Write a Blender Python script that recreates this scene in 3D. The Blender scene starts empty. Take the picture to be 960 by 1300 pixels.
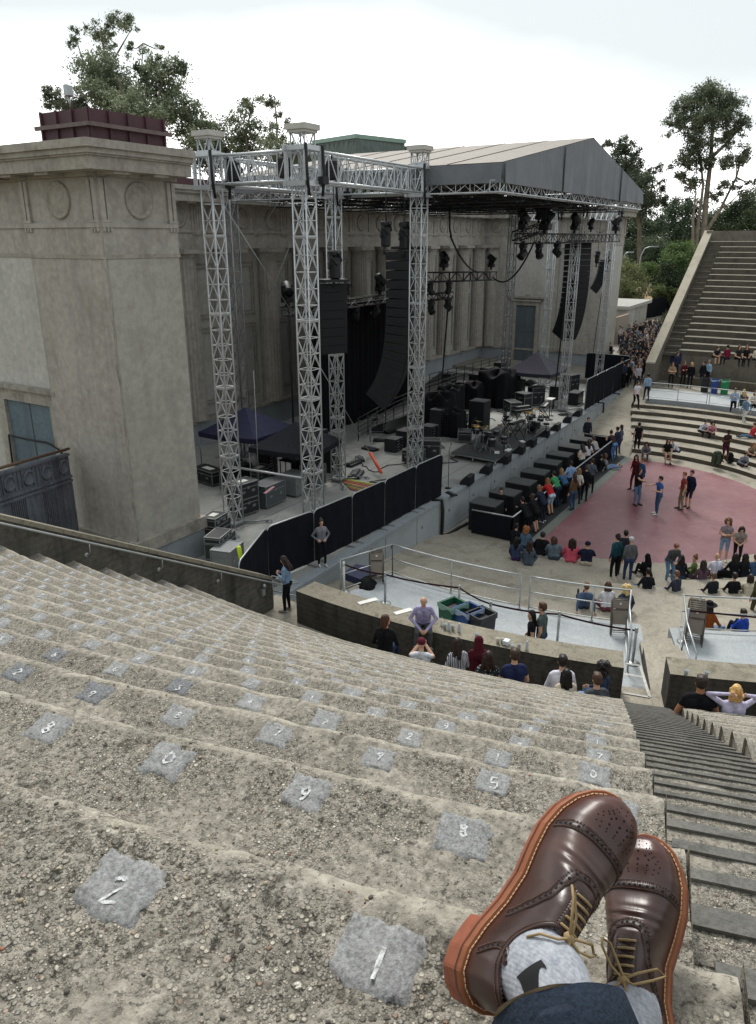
import bpy, bmesh, math, random
import numpy as np
from mathutils import Vector, Matrix, noise
R_ = math.radians
rnd = random.Random(7)
sc = bpy.context.scene
COL = sc.collection

# ------------------------------------------------------------------ camera maths
F_PX = 960.0; PITCH = R_(19.28); YAW = R_(31.76); EYE = 12.0
_fh = np.array([math.cos(YAW), math.sin(YAW), 0.0])
RT = np.array([math.sin(YAW), -math.cos(YAW), 0.0])
FW = _fh*math.cos(PITCH) + np.array([0, 0, -math.sin(PITCH)])
UP = _fh*math.sin(PITCH) + np.array([0, 0, math.cos(PITCH)])
CAM = np.array([0, 0, EYE])
def ray(x, y): return FW*F_PX + RT*(x-480) + UP*(640-y)
def at(x, y, z):
    r = ray(x, y); return Vector(CAM + r*((z-EYE)/r[2]))
def aty(x, y, Y):
    r = ray(x, y); return Vector(CAM + r*(Y/r[1]))
def atx(x, y, X):
    r = ray(x, y); return Vector(CAM + r*(X/r[0]))
def atd(x, y, d): return Vector(CAM + ray(x, y)*(d/F_PX))
CX, CY = 35.9, 9.0          # centre of the bowl

# ------------------------------------------------------------------ materials
def lin(c):
    return tuple((v/12.92 if v <= .04045 else ((v+.055)/1.055)**2.4) for v in c)
def hexc(h):
    h = h.lstrip('#'); return lin(tuple(int(h[i:i+2], 16)/255 for i in (0, 2, 4)))
class NT:
    def __init__(s, name):
        s.m = bpy.data.materials.new(name); s.m.use_nodes = True
        s.t = s.m.node_tree; s.b = s.t.nodes['Principled BSDF']; s._co = {}
    def n(s, typ, **kw):
        nd = s.t.nodes.new(typ)
        for k, v in kw.items(): setattr(nd, k, v)
        return nd
    def l(s, a, b): s.t.links.new(a, b)
    def co(s, scale=(1, 1, 1), kind='Object'):
        key = (tuple(scale), kind)
        if key not in s._co:
            tc = s.n('ShaderNodeTexCoord'); mp = s.n('ShaderNodeMapping')
            mp.inputs['Scale'].default_value = scale
            s.l(tc.outputs[kind], mp.inputs['Vector']); s._co[key] = mp.outputs['Vector']
        return s._co[key]
    def noise(s, scale, detail=4, rough=.55, dist=0, sc3=(1, 1, 1)):
        nd = s.n('ShaderNodeTexNoise'); nd.inputs['Scale'].default_value = scale
        nd.inputs['Detail'].default_value = detail; nd.inputs['Roughness'].default_value = rough
        nd.inputs['Distortion'].default_value = dist; s.l(s.co(sc3), nd.inputs['Vector']); return nd.outputs['Fac']
    def vor(s, scale, out='Distance', sc3=(1, 1, 1), feature='F1'):
        nd = s.n('ShaderNodeTexVoronoi'); nd.feature = feature; nd.inputs['Scale'].default_value = scale
        s.l(s.co(sc3), nd.inputs['Vector']); return nd.outputs[out]
    def ramp(s, fac, stops):
        nd = s.n('ShaderNodeValToRGB'); e = nd.color_ramp.elements
        while len(e) < len(stops): e.new(.5)
        for el, (p, c) in zip(e, stops):
            el.position = p; el.color = (*(c if len(c) == 3 else c[:3]), 1)
        s.l(fac, nd.inputs['Fac']); return nd.outputs['Color']
    def g(s, fac, a, b, va=0., vb=1.):
        nd = s.n('ShaderNodeMapRange'); nd.inputs[1].default_value = a; nd.inputs[2].default_value = b
        nd.inputs[3].default_value = va; nd.inputs[4].default_value = vb; s.l(fac, nd.inputs[0]); return nd.outputs[0]
    def mix(s, fac, a, b, mode='MIX'):
        nd = s.n('ShaderNodeMix', data_type='RGBA', blend_type=mode)
        for sock, v in ((nd.inputs[0], fac), (nd.inputs[6], a), (nd.inputs[7], b)):
            if hasattr(v, 'is_linked') or isinstance(v, bpy.types.NodeSocket): s.l(v, sock)
            elif isinstance(v, (int, float)): sock.default_value = v
            else: sock.default_value = (*v[:3], 1)
        return nd.outputs[2]
    def mul(s, a, b, op='MULTIPLY'):
        nd = s.n('ShaderNodeMath', operation=op)
        for sock, v in zip(nd.inputs, (a, b)):
            if isinstance(v, (int, float)): sock.default_value = v
            else: s.l(v, sock)
        return nd.outputs[0]
    def bump(s, h, strength, dist):
        nd = s.n('ShaderNodeBump'); nd.inputs['Strength'].default_value = strength
        nd.inputs['Distance'].default_value = dist; s.l(h, nd.inputs['Height']); return nd
    def fin(s, color, rough=.8, bump=None, metal=0., spec=.5):
        if isinstance(color, tuple): s.b.inputs['Base Color'].default_value = (*color[:3], 1)
        else: s.l(color, s.b.inputs['Base Color'])
        if isinstance(rough, (int, float)): s.b.inputs['Roughness'].default_value = rough
        else: s.l(rough, s.b.inputs['Roughness'])
        s.b.inputs['Metallic'].default_value = metal
        s.b.inputs['Specular IOR Level'].default_value = spec
        if bump is not None: s.l(bump.outputs[0], s.b.inputs['Normal'])
        return s.m
_M = {}
def simple(name, hx, rough=.6, metal=0., var=.18, sc=6., spec=.4, bump=0.):
    key = (name, hx, rough, metal)
    if key in _M: return _M[key]
    c = hexc(hx); t = NT(name)
    f = t.noise(sc, 5, .6)
    col = t.ramp(f, [(.25, tuple(v*(1-var) for v in c)), (.75, tuple(min(1, v*(1+var)) for v in c))])
    bp = t.bump(t.noise(sc*12, 3), bump, .01) if bump else None
    _M[key] = t.fin(col, rough, bp, metal, spec); return _M[key]
def cloth(hx):
    key = ('cloth', hx)
    if key in _M: return _M[key]
    c = hexc(hx); t = NT('cloth_'+hx.strip('#'))
    f = t.noise(9, 4, .6); w = t.noise(14, 3, .5, .6)
    col = t.ramp(f, [(.3, tuple(v*.72 for v in c)), (.7, tuple(min(1, v*1.2) for v in c))])
    _M[key] = t.fin(col, .9, t.bump(w, .6, .02), 0, .2); return _M[key]
def skin(hx):
    key = ('skin', hx)
    if key in _M: return _M[key]
    c = hexc(hx); t = NT('skin_'+hx.strip('#'))
    col = t.ramp(t.noise(18, 3), [(.3, tuple(v*.85 for v in c)), (.7, tuple(min(1, v*1.1) for v in c))])
    _M[key] = t.fin(col, .55, None, 0, .35); return _M[key]
def hairm(hx):
    key = ('hair', hx)
    if key in _M: return _M[key]
    c = hexc(hx); t = NT('hair_'+hx.strip('#'))
    f = t.noise(28, 4, .6, 0, (1, 1, .15))
    col = t.ramp(f, [(.3, tuple(v*.5 for v in c)), (.7, tuple(min(1, v*1.4) for v in c))])
    _M[key] = t.fin(col, .5, t.bump(f, .5, .01), 0, .35); return _M[key]
def concrete(name, a, b, dark=None, streak=0., scale=.5, grain=30, bumps=.25, rough=.9, speck=0., board=0.):
    if name in _M: return _M[name]
    t = NT(name); a = hexc(a); b = hexc(b)
    f = t.noise(scale, 8, .65, .4)
    col = t.ramp(f, [(.32, a), (.68, b)])
    g1 = t.noise(grain, 4, .6)
    col = t.mix(.35, col, t.ramp(g1, [(.3, tuple(v*.6 for v in a)), (.7, tuple(min(1, v*1.25) for v in b))]))
    if dark:
        d = hexc(dark); blot = t.g(t.noise(scale*2.2, 9, .72, .8), .5, .68)
        col = t.mix(t.mul(blot, .7), col, d)
    if streak:
        st = t.g(t.noise(1.3, 6, .7, .3, (1.4, 1.4, .12)), .48, .7)
        col = t.mix(t.mul(st, streak), col, tuple(v*.42 for v in a))
    if speck:
        sp = t.g(t.vor(grain*2.2), .05, .22, 1., 0.)
        col = t.mix(t.mul(sp, speck), col, tuple(min(1, v*1.7) for v in b))
    h = g1
    if board:
        wv = t.n('ShaderNodeTexWave'); wv.bands_direction = 'Z'; wv.inputs['Scale'].default_value = board
        wv.inputs['Distortion'].default_value = .6; t.l(t.co(), wv.inputs['Vector'])
        h = t.mul(t.mul(wv.outputs['Fac'], .6), g1, 'ADD')
    _M[name] = t.fin(col, rough, t.bump(h, bumps, .02), 0, .25); return _M[name]

# ------------------------------------------------------------------ mesh builder
class MB:
    def __init__(s): s.v = []; s.f = []; s.mi = []; s.M = None; s.k = 0; s.sm = []
    def _p(s, p):
        p = Vector(p)
        return tuple(s.M @ p) if s.M else tuple(p)
    def add(s, vs, fs, smooth=False):
        o = len(s.v); s.v += [s._p(p) for p in vs]
        for f in fs: s.f.append(tuple(i+o for i in f)); s.mi.append(s.k); s.sm.append(smooth)
        return s
    def box(s, c, d, rz=0., taper=1.):
        x, y, z = (q/2 for q in d); ca, sa = math.cos(rz), math.sin(rz); vs = []
        for k in (-1, 1):
            t = 1 if k < 0 else taper
            for i, j in ((-1, -1), (1, -1), (1, 1), (-1, 1)):
                X, Y = i*x*t, j*y*t; vs.append((c[0]+X*ca-Y*sa, c[1]+X*sa+Y*ca, c[2]+k*z))
        return s.add(vs, [(3, 2, 1, 0), (4, 5, 6, 7), (0, 1, 5, 4), (1, 2, 6, 5), (2, 3, 7, 6), (3, 0, 4, 7)])
    def b2(s, p, q):   # box between corners
        return s.box([(a+b)/2 for a, b in zip(p, q)], [abs(a-b) for a, b in zip(p, q)])
    def bev(s, c, d, r=.02, rz=0.):   # box with chamfered edges
        x, y, z = (q/2 for q in d); r = min(r, x*.9, y*.9, z*.9); ca, sa = math.cos(rz), math.sin(rz)
        def ring(xx, yy, rr, zz):
            pts = [(xx, -yy+rr), (xx, yy-rr), (xx-rr, yy), (-xx+rr, yy), (-xx, yy-rr), (-xx, -yy+rr), (-xx+rr, -yy), (xx-rr, -yy)]
            return [(c[0]+X*ca-Y*sa, c[1]+X*sa+Y*ca, c[2]+zz) for X, Y in pts]
        rs = [ring(x-r, y-r, r*.5, -z), ring(x, y, r, -z+r), ring(x, y, r, z-r), ring(x-r, y-r, r*.5, z)]
        vs = sum(rs, []); fs = [tuple(range(7, -1, -1)), tuple(range(24, 32))]
        for k in range(3):
            for i in range(8): j = (i+1) % 8; fs.append((k*8+i, k*8+j, k*8+8+j, k*8+8+i))
        return s.add(vs, fs)
    def prism(s, poly, z0, z1):
        n = len(poly); vs = [(p[0], p[1], z0) for p in poly]+[(p[0], p[1], z1) for p in poly]
        return s.add(vs, [tuple(range(n-1, -1, -1)), tuple(range(n, 2*n))]+[(i, (i+1) % n, n+(i+1) % n, n+i) for i in range(n)])
    def ext(s, pts, d):    # extrude a 3-D polygon by a vector
        n = len(pts); d = Vector(d); vs = [Vector(p) for p in pts]; vs += [p+d for p in vs]
        return s.add(vs, [tuple(range(n-1, -1, -1)), tuple(range(n, 2*n))]+[(i, (i+1) % n, n+(i+1) % n, n+i) for i in range(n)])
    def tube(s, pts, r, n=6, caps=True, smooth=True):
        pts = [Vector(p) for p in pts]; m = len(pts); rr = r if isinstance(r, (list, tuple)) else [r]*m
        vs = []; last = None
        for i, p in enumerate(pts):
            d = (pts[min(i+1, m-1)]-pts[max(i-1, 0)]).normalized()
            if last is None:
                u = d.orthogonal().normalized()
                if abs(d.z) > .9: u = Vector((1, 0, 0)); u = (u-d*u.dot(d)).normalized()
                else: u = d.cross(Vector((0, 0, 1))).normalized()
            else: u = (last-d*last.dot(d)).normalized()
            last = u; w = d.cross(u)
            for k in range(n):
                a = 2*math.pi*(k+.5)/n; vs.append(p+(u*math.cos(a)+w*math.sin(a))*rr[i])
        fs = [(i*n+k, i*n+(k+1) % n, i*n+n+(k+1) % n, i*n+n+k) for i in range(m-1) for k in range(n)]
        if caps: fs += [tuple(range(n-1, -1, -1)), tuple(range((m-1)*n, m*n))]
        return s.add(vs, fs, smooth and n > 4)
    def bar(s, a, b, w, h=None):   # square bar
        return s.tube([a, b], w*.7071, 4)
    def lathe(s, c, prof, n=20, axis=None, smooth=True):
        vs = []; c = Vector(c)
        q = Vector((0, 0, 1)).rotation_difference(Vector(axis).normalized()) if axis else None
        for r, z in prof:
            for k in range(n):
                a = 2*math.pi*k/n; p = Vector((r*math.cos(a), r*math.sin(a), z))
                vs.append(c+(q @ p if q else p))
        m = len(prof)
        fs = [(i*n+k, i*n+(k+1) % n, i*n+n+(k+1) % n, i*n+n+k) for i in range(m-1) for k in range(n)]
        fs += [tuple(range(n-1, -1, -1)), tuple(range((m-1)*n, m*n))]
        return s.add(vs, fs, smooth)
    def ball(s, c, r, nu=10, nv=6, sm=True):
        r = (r, r, r) if isinstance(r, (int, float)) else r; vs = [(c[0], c[1], c[2]-r[2])]
        for i in range(1, nv):
            t = math.pi*i/nv
            for k in range(nu):
                a = 2*math.pi*k/nu; vs.append((c[0]+r[0]*math.sin(t)*math.cos(a), c[1]+r[1]*math.sin(t)*math.sin(a), c[2]-r[2]*math.cos(t)))
        vs.append((c[0], c[1], c[2]+r[2])); L = len(vs)-1
        fs = [(0, 1+(k+1) % nu, 1+k) for k in range(nu)]
        for i in range(nv-2):
            for k in range(nu): a = 1+i*nu; fs.append((a+k, a+(k+1) % nu, a+nu+(k+1) % nu, a+nu+k))
        a = 1+(nv-2)*nu; fs += [(a+k, a+(k+1) % nu, L) for k in range(nu)]
        return s.add(vs, fs, sm)
    def cap(s, a, b, ra, rb, n=10):   # capsule
        a, b = Vector(a), Vector(b); d = b-a
        if d.length < 1e-5: return s.ball(a, ra, n, 6)
        d.normalize(); pts = []; rs = []
        for t in (1., .8, .45): pts.append(a-d*ra*t); rs.append(ra*math.sqrt(max(.02, 1-t*t)))
        pts += [a, b]; rs += [ra, rb]
        for t in (.45, .8, 1.): pts.append(b+d*rb*t); rs.append(rb*math.sqrt(max(.02, 1-t*t)))
        return s.tube(pts, rs, n)
    def grid(s, fn, nu, nv, smooth=True):
        vs = [fn(i/nu, j/nv) for j in range(nv+1) for i in range(nu+1)]; w = nu+1
        return s.add(vs, [(j*w+i, j*w+i+1, j*w+w+i+1, j*w+w+i) for j in range(nv) for i in range(nu)], smooth)
    def build(s, name, mats, parent=None, loc=None, rz=0.):
        me = bpy.data.meshes.new(name); me.from_pydata(s.v, [], s.f)
        mats = mats if isinstance(mats, (list, tuple)) else [mats]
        for m in mats: me.materials.append(m)
        if len(mats) > 1: me.polygons.foreach_set('material_index', s.mi)
        me.polygons.foreach_set('use_smooth', s.sm); me.update()
        o = bpy.data.objects.new(name, me); COL.objects.link(o)
        if parent: o.parent = parent
        if loc is not None: o.location = loc
        o.rotation_euler.z = rz
        return o
def weld(o):
    bm = bmesh.new(); bm.from_mesh(o.data); bmesh.ops.remove_doubles(bm, verts=bm.verts, dist=1e-4)
    bmesh.ops.recalc_face_normals(bm, faces=bm.faces); bm.to_mesh(o.data); bm.free(); return o
def tag(o, label=None, cat=None, group=None, kind=None):
    if label: o['label'] = label
    if cat: o['category'] = cat
    if group: o['group'] = group
    if kind: o['kind'] = kind
    return o
def empty(name, loc, label=None, cat=None, group=None, rz=0.):
    o = bpy.data.objects.new(name, None); COL.objects.link(o); o.location = loc
    o.rotation_euler.z = rz; o.empty_display_size = .2
    return tag(o, label, cat, group)
def copy_tree(o, loc=None, rz=None, label=None, group=None, parent=None, top=True):
    c = o.copy(); COL.objects.link(c)
    if parent: c.parent = parent
    if top:
        if loc is not None: c.location = loc
        if rz is not None: c.rotation_euler.z = rz
        if label: c['label'] = label
        if group: c['group'] = group
    for ch in list(o.children): copy_tree(ch, parent=c, top=False)
    return c
def rp(c, r, a): return (c[0]+r*math.cos(a), c[1]+r*math.sin(a))
def txt(body, size, mat, parent, loc, rot, name='lettering', depth=.002, align='CENTER'):
    cu = bpy.data.curves.new(name, 'FONT'); cu.body = body; cu.size = size; cu.extrude = depth; cu.align_x = align
    o = bpy.data.objects.new(name, cu); COL.objects.link(o)
    dg = bpy.context.evaluated_depsgraph_get(); me = bpy.data.meshes.new_from_object(o.evaluated_get(dg))
    bpy.data.objects.remove(o); bpy.data.curves.remove(cu)
    me.materials.clear(); me.materials.append(mat)
    q = bpy.data.objects.new(name, me); COL.objects.link(q); q.parent = parent; q.location = loc; q.rotation_euler = rot
    return q
# ================================================================== world, sun, camera
def make_world():
    w = bpy.data.worlds.new('World'); sc.world = w; w.use_nodes = True; t = w.node_tree
    bg = t.nodes['Background']; bg.inputs['Strength'].default_value = .1
    sky = t.nodes.new('ShaderNodeTexSky'); sky.sky_type = 'NISHITA'; sky.sun_disc = False
    sky.sun_elevation = R_(50); sky.sun_rotation = SUN_ROT; sky.air_density = 1.; sky.dust_density = 3.
    tc = t.nodes.new('ShaderNodeTexCoord'); mp = t.nodes.new('ShaderNodeMapping')
    mp.inputs['Scale'].default_value = (1, 1, 2.6); mp.inputs['Location'].default_value = (2.35, 1.1, .7)
    t.links.new(tc.outputs['Generated'], mp.inputs['Vector'])
    nz = t.nodes.new('ShaderNodeTexNoise'); nz.inputs['Scale'].default_value = 2.3; nz.inputs['Detail'].default_value = 7
    nz.inputs['Roughness'].default_value = .5; nz.inputs['Distortion'].default_value = .35
    t.links.new(mp.outputs['Vector'], nz.inputs['Vector'])
    # brighter, thinner cloud round the hidden sun
    dot = t.nodes.new('ShaderNodeVectorMath'); dot.operation = 'DOT_PRODUCT'
    dot.inputs[1].default_value = (math.cos(R_(50))*.995, math.sin(R_(50))*.995, .1); t.links.new(tc.outputs['Generated'], dot.inputs[0])
    ad = t.nodes.new('ShaderNodeMath'); ad.operation = 'MULTIPLY_ADD'
    ad.inputs[1].default_value = .9; t.links.new(dot.outputs['Value'], ad.inputs[0])
    na = t.nodes.new('ShaderNodeMath'); na.operation = 'MULTIPLY_ADD'; na.inputs[1].default_value = .75; na.inputs[2].default_value = .125; t.links.new(nz.outputs['Fac'], na.inputs[0]); t.links.new(na.outputs[0], ad.inputs[2])
    # thicker cloud overhead
    sx = t.nodes.new('ShaderNodeSeparateXYZ'); t.links.new(tc.outputs['Generated'], sx.inputs[0])
    zz = t.nodes.new('ShaderNodeMapRange'); zz.inputs[1].default_value = .06; zz.inputs[2].default_value = .27
    zz.inputs[3].default_value = -.40; zz.inputs[4].default_value = -1.28; t.links.new(sx.outputs['Z'], zz.inputs[0])
    a2 = t.nodes.new('ShaderNodeMath'); a2.operation = 'ADD'; t.links.new(ad.outputs[0], a2.inputs[0]); t.links.new(zz.outputs[0], a2.inputs[1])
    cr = t.nodes.new('ShaderNodeValToRGB'); e = cr.color_ramp.elements
    e[0].position = .22; e[0].color = (.315, .338, .341, 1); e[1].position = .80; e[1].color = (1, 1, 1, 1)
    k = e.new(.5); k.color = (.525, .55, .553, 1)
    t.links.new(a2.outputs[0], cr.inputs['Fac'])
    sclr = t.nodes.new('ShaderNodeVectorMath'); sclr.operation = 'SCALE'; sclr.inputs['Scale'].default_value = 12.0
    t.links.new(cr.outputs['Color'], sclr.inputs[0])
    mx = t.nodes.new('ShaderNodeMix'); mx.data_type = 'RGBA'; mx.inputs[0].default_value = .93
    t.links.new(sky.outputs['Color'], mx.inputs[6]); t.links.new(sclr.outputs[0], mx.inputs[7])
    t.links.new(mx.outputs[2], bg.inputs['Color'])
SUN_AZ = R_(36); SUN_EL = R_(50)
SUN_VEC = (math.cos(SUN_AZ)*math.cos(SUN_EL), math.sin(SUN_AZ)*math.cos(SUN_EL), math.sin(SUN_EL))
SUN_ROT = R_(90)-SUN_AZ
make_world()
su = bpy.data.lights.new('sun', 'SUN'); su.energy = 1.5; su.angle = R_(18); su.color = (1, .97, .92)
so = bpy.data.objects.new('sun', su); COL.objects.link(so)
so.rotation_euler = Vector(SUN_VEC).to_track_quat('Z', 'Y').to_euler()
cd = bpy.data.cameras.new('camera'); cam = bpy.data.objects.new('camera', cd); COL.objects.link(cam)
cd.sensor_fit = 'HORIZONTAL'; cd.sensor_width = 36; cd.lens = 36; cd.shift_y = -10/960
cd.clip_start = .05; cd.clip_end = 5000
cam.matrix_world = Matrix(((RT[0], UP[0], -FW[0], 0), (RT[1], UP[1], -FW[1], 0), (RT[2], UP[2], -FW[2], EYE), (0, 0, 0, 1)))
sc.camera = cam
sc.view_settings.view_transform = 'Standard'; sc.view_settings.look = 'None'; sc.view_settings.exposure = 1.12
sc.view_settings.gamma = 1; sc.view_settings.use_curve_mapping = False

# ================================================================== shared materials
M_WALL = concrete('stucco_concrete', '#b0ada7', '#bfbcb6', '#a19e98', .15, .35, 5, .04)
M_WALL2 = concrete('stucco_warm', '#9f9991', '#b0aaa2', '#8b857c', .35, .55, 5, .04)
M_TRIM = concrete('cast_trim', '#979188', '#aba59b', '#6d6860', .4, .6, 7, .1)
M_BLUEGREY = concrete('painted_base', '#8b9197', '#9ba0a5', None, .25, .4, 20, .1, .6)
M_DECK = concrete('stage_deck_paint', '#8e8f8b', '#a1a19d', '#767672', 0, .35, 18, .06, .7)
M_STAGEWALL = concrete('stage_wall_paint', '#989da1', '#a8adb1', '#8b9094', .18, .3, 20, .06, .55)
M_BOWL = concrete('bowl_concrete', '#6d675b', '#857e6f', '#4f4a41', 0, 1.2, 26, .4, .95, .35)
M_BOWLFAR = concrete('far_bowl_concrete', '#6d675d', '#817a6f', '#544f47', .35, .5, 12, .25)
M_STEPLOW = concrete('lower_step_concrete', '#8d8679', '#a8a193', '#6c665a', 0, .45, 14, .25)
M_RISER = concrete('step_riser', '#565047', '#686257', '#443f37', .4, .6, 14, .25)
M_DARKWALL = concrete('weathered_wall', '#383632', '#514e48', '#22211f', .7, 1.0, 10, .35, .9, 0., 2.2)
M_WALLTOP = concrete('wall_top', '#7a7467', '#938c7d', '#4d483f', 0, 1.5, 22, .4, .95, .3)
M_PLAT = concrete('platform_paint', '#9fa4a6', '#aeb2b4', '#8d9294', 0, .4, 18, .05, .6)
M_WHITEP = simple('white_paint', '#d9d8d2', .7, 0, .1, 9)
M_STEEL = simple('galvanised_steel', '#a9adae', .42, .6, .12, 5)
M_ALU = simple('aluminium_truss', '#c2c5c7', .36, .55, .1, 4)
M_ALUD = simple('scuffed_aluminium', '#8f9294', .42, .6, .18, 7)
M_BLACK = simple('black_paint', '#17181b', .55, 0, .25, 5)
M_BLACKC = cloth('#141519')
M_BLACKV = simple('black_scrim', '#1b1c22', .95, 0, .2, 3, .1, .2)
M_RUBBER = simple('black_rubber', '#1c1c1d', .65, 0, .2, 8)
M_GLOSSB = simple('gloss_black', '#101114', .25, 0, .1, 3)
M_RED = None
def m_red():
    t = NT('red_floor_paint'); f = t.noise(.35, 8, .6, .5); a = hexc('#774a4f'); b = hexc('#8c6164')
    c = t.ramp(f, [(.35, a), (.7, b)])
    worn = t.g(t.noise(1.6, 10, .78, 1.6), .54, .70); c = t.mix(t.mul(worn, .35), c, hexc('#b79a96'))
    drk = t.g(t.noise(1.1, 9, .75, .8), .5, .68); c = t.mix(t.mul(drk, .6), c, hexc('#6d3a42'))
    return t.fin(c, t.g(f, .3, .7, .32, .55), t.bump(t.noise(40, 3), .08, .01), 0, .45)
M_RED = m_red()

# ================================================================== ground
g = MB()
g.k = 0
def gnd(u, v):
    x = -300+u*1500; y = -500+v*1300
    d = max(0, x-150)*.05+max(0, y-60)*.01
    return (x, y, -.06+min(d, 13))
GN = 60
g.grid(gnd, GN, GN)
M_GROUND = NT('dry_ground'); _t = M_GROUND
M_GROUND = _t.fin(_t.ramp(_t.noise(.08, 8, .7), [(.3, hexc('#4f4a33')), (.5, hexc('#6e6549')), (.7, hexc('#8b7f60'))]), .95, _t.bump(_t.noise(2, 5), .4, .1))
tag(g.build('ground', M_GROUND), kind='structure')
# plaza behind the right-hand wing (where the crowd queues) and the parodos ramps
pz = MB()
def slab(mb, pts, z0=-.04):
    n = len(pts); vs = list(pts)+[(p[0], p[1], z0) for p in pts]
    mb.add(vs, [tuple(range(n))]+[((i+1) % n, i, n+i, n+(i+1) % n) for i in range(n)])
slab(pz, [(57, 10.5, 1.9), (75, 12.9, 1.9), (135, 12, 2.0), (135, 45, 2.0), (60, 45, 1.9), (57, 13.7, 1.9)])
tag(pz.build('plaza', concrete('plaza_concrete', '#77726a', '#8d887e', '#5f5b54', 0, .2, 10, .1)), kind='structure')
rm = MB()
slab(rm, [(43.5, 13.595, .004), (43.5, 9.9, .004), (46, 10.2, .2), (57, 12.0, 1.894), (57, 13.595, 1.894)])
slab(rm, [(27.9, 9.6, .008), (27.9, 13.595, .008), (16.2, 13.595, 1.35), (16.2, 12.2, 1.35), (20, 11.2, 1.0)])
tag(rm.build('ramp', M_STEPLOW), kind='structure')

# orchestra floor
of = MB(); N = 96
of.prism([rp((CX, CY), 9.35, 2*math.pi*i/N) for i in range(N)], -.05, .0)
tag(of.build('concrete_floor', M_STEPLOW), kind='structure')
rf = MB(); pts = []
RC = (35.95, 8.7); RR = 7.85
for i in range(N+1):
    a = 2*math.pi*i/N; p = rp(RC, RR, a); pts.append((p[0], min(p[1], 9.9)))
rf.prism(pts, .001, .005)
tag(rf.build('painted_floor', M_RED), kind='structure')

# ================================================================== the bowl
R0, TR, Z0, RI = 24.6, .718, 4.25, .424      # first row radius, tread, first row height, riser
NROW = 19
def row_r(k): return R0+TR*k
def row_z(k): return Z0+RI*k
# straight aisle: left edge through SP with direction SD (uphill)
SP = Vector((15.02, 2.98)); SD = Vector((-.9780, -.2087)); SW = 1.02
SN = Vector((-SD.y, SD.x))           # pointing to the right-hand side (-y)
if SN.y > 0: SN = -SN
def line_angle(off, r):              # angle (at the centre, from -x, + towards +y) where circle r meets the aisle edge
    p = SP+SN*off-Vector((CX, CY)); b = p.dot(SD); c = p.dot(p)-r*r
    t = -b+math.sqrt(b*b-c); q = p+SD*t
    return math.atan2(q.y, -q.x)
def wall_angle(r, y=12.5): return math.asin((y-CY)/r)
def bp(r, th, z): return (CX-r*math.cos(th), CY+r*math.sin(th), z)

def ntex(x, y, z, s, o=4): return noise.fractal(Vector((x*s, y*s, z*s)), .8, 2.1, o)
def m_rough():
    t = NT('worn_aggregate')
    at_ = t.n('ShaderNodeAttribute'); at_.attribute_name = 'edge'; edge = at_.outputs['Fac']
    big = t.noise(1.1, 8, .65, .5); col = t.ramp(big, [(.3, hexc('#78736b')), (.5, hexc('#8f8a80')), (.7, hexc('#a49e93'))])
    mid = t.noise(30, 6, .7); col = t.mix(.55, col, t.ramp(mid, [(.34, hexc('#47433c')), (.5, hexc('#8e887c')), (.66, hexc('#bdb6a9'))]))
    # how far the cement skin has worn off the aggregate
    ex = t.mul(t.noise(2.3, 7, .7, .6), t.mul(edge, .2), 'SUBTRACT'); exm = t.g(ex, .36, .52)
    hs = None
    for sc_, r0, r1, keep, amt, hh in ((210, .30, .52, .30, .75, .30), (105, .30, .50, .42, .9, .6), (52, .24, .38, .80, .9, .8)):
        v = t.n('ShaderNodeTexVoronoi'); v.inputs['Scale'].default_value = sc_; t.l(t.co(), v.inputs['Vector'])
        sp = t.n('ShaderNodeSeparateColor'); t.l(v.outputs['Color'], sp.inputs[0])
        m = t.mul(t.mul(t.g(v.outputs['Distance'], r0, r1, 1., 0.), t.g(sp.outputs[1], keep, keep+.05)), exm)
        rim = t.mul(t.mul(t.g(v.outputs['Distance'], r1, r1+.22, 1., 0.), t.g(sp.outputs[1], keep, keep+.05)), exm)
        pc = t.ramp(sp.outputs[0], [(0, hexc('#57534c')), (.22, hexc('#89857b')), (.45, hexc('#aaa498')), (.62, hexc('#97958f')), (.8, hexc('#bfb5a2')), (.93, hexc('#dcd6c8')), (1, hexc('#96735f'))])
        col = t.mix(t.mul(rim, .55), col, hexc('#3d3931')); col = t.mix(t.mul(m, amt), col, pc)
        h = t.mul(m, hh); hs = h if hs is None else t.mul(hs, h, 'ADD')
    pit = t.g(t.noise(55, 5, .75), .57, .66); pit = t.mul(pit, t.g(exm, 0, 1, .35, 1.)); col = t.mix(t.mul(pit, .75), col, hexc('#2f2b25'))
    crack = t.g(t.noise(11, 9, .75, .8), .60, .70); col = t.mix(t.mul(crack, .5), col, hexc('#3f3b33'))
    sand = t.mul(t.g(edge, .55, 1.), t.g(t.noise(8, 5, .65), .36, .62)); col = t.mix(t.mul(sand, .42), col, hexc('#c2bbab'))
    h = t.mul(hs, t.mul(mid, 1.6), 'ADD'); h = t.mul(h, t.mul(pit, 1.2), 'SUBTRACT'); h = t.mul(h, t.mul(crack, .9), 'SUBTRACT')
    return t.fin(col, .95, t.bump(h, 1., .0048), 0, .2)
M_ROUGH = m_rough()
stand = empty('grandstand', (0, 0, 0), 'near left block of rough weathered concrete seating rows in the foreground with painted seat numbers', 'grandstand')
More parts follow.
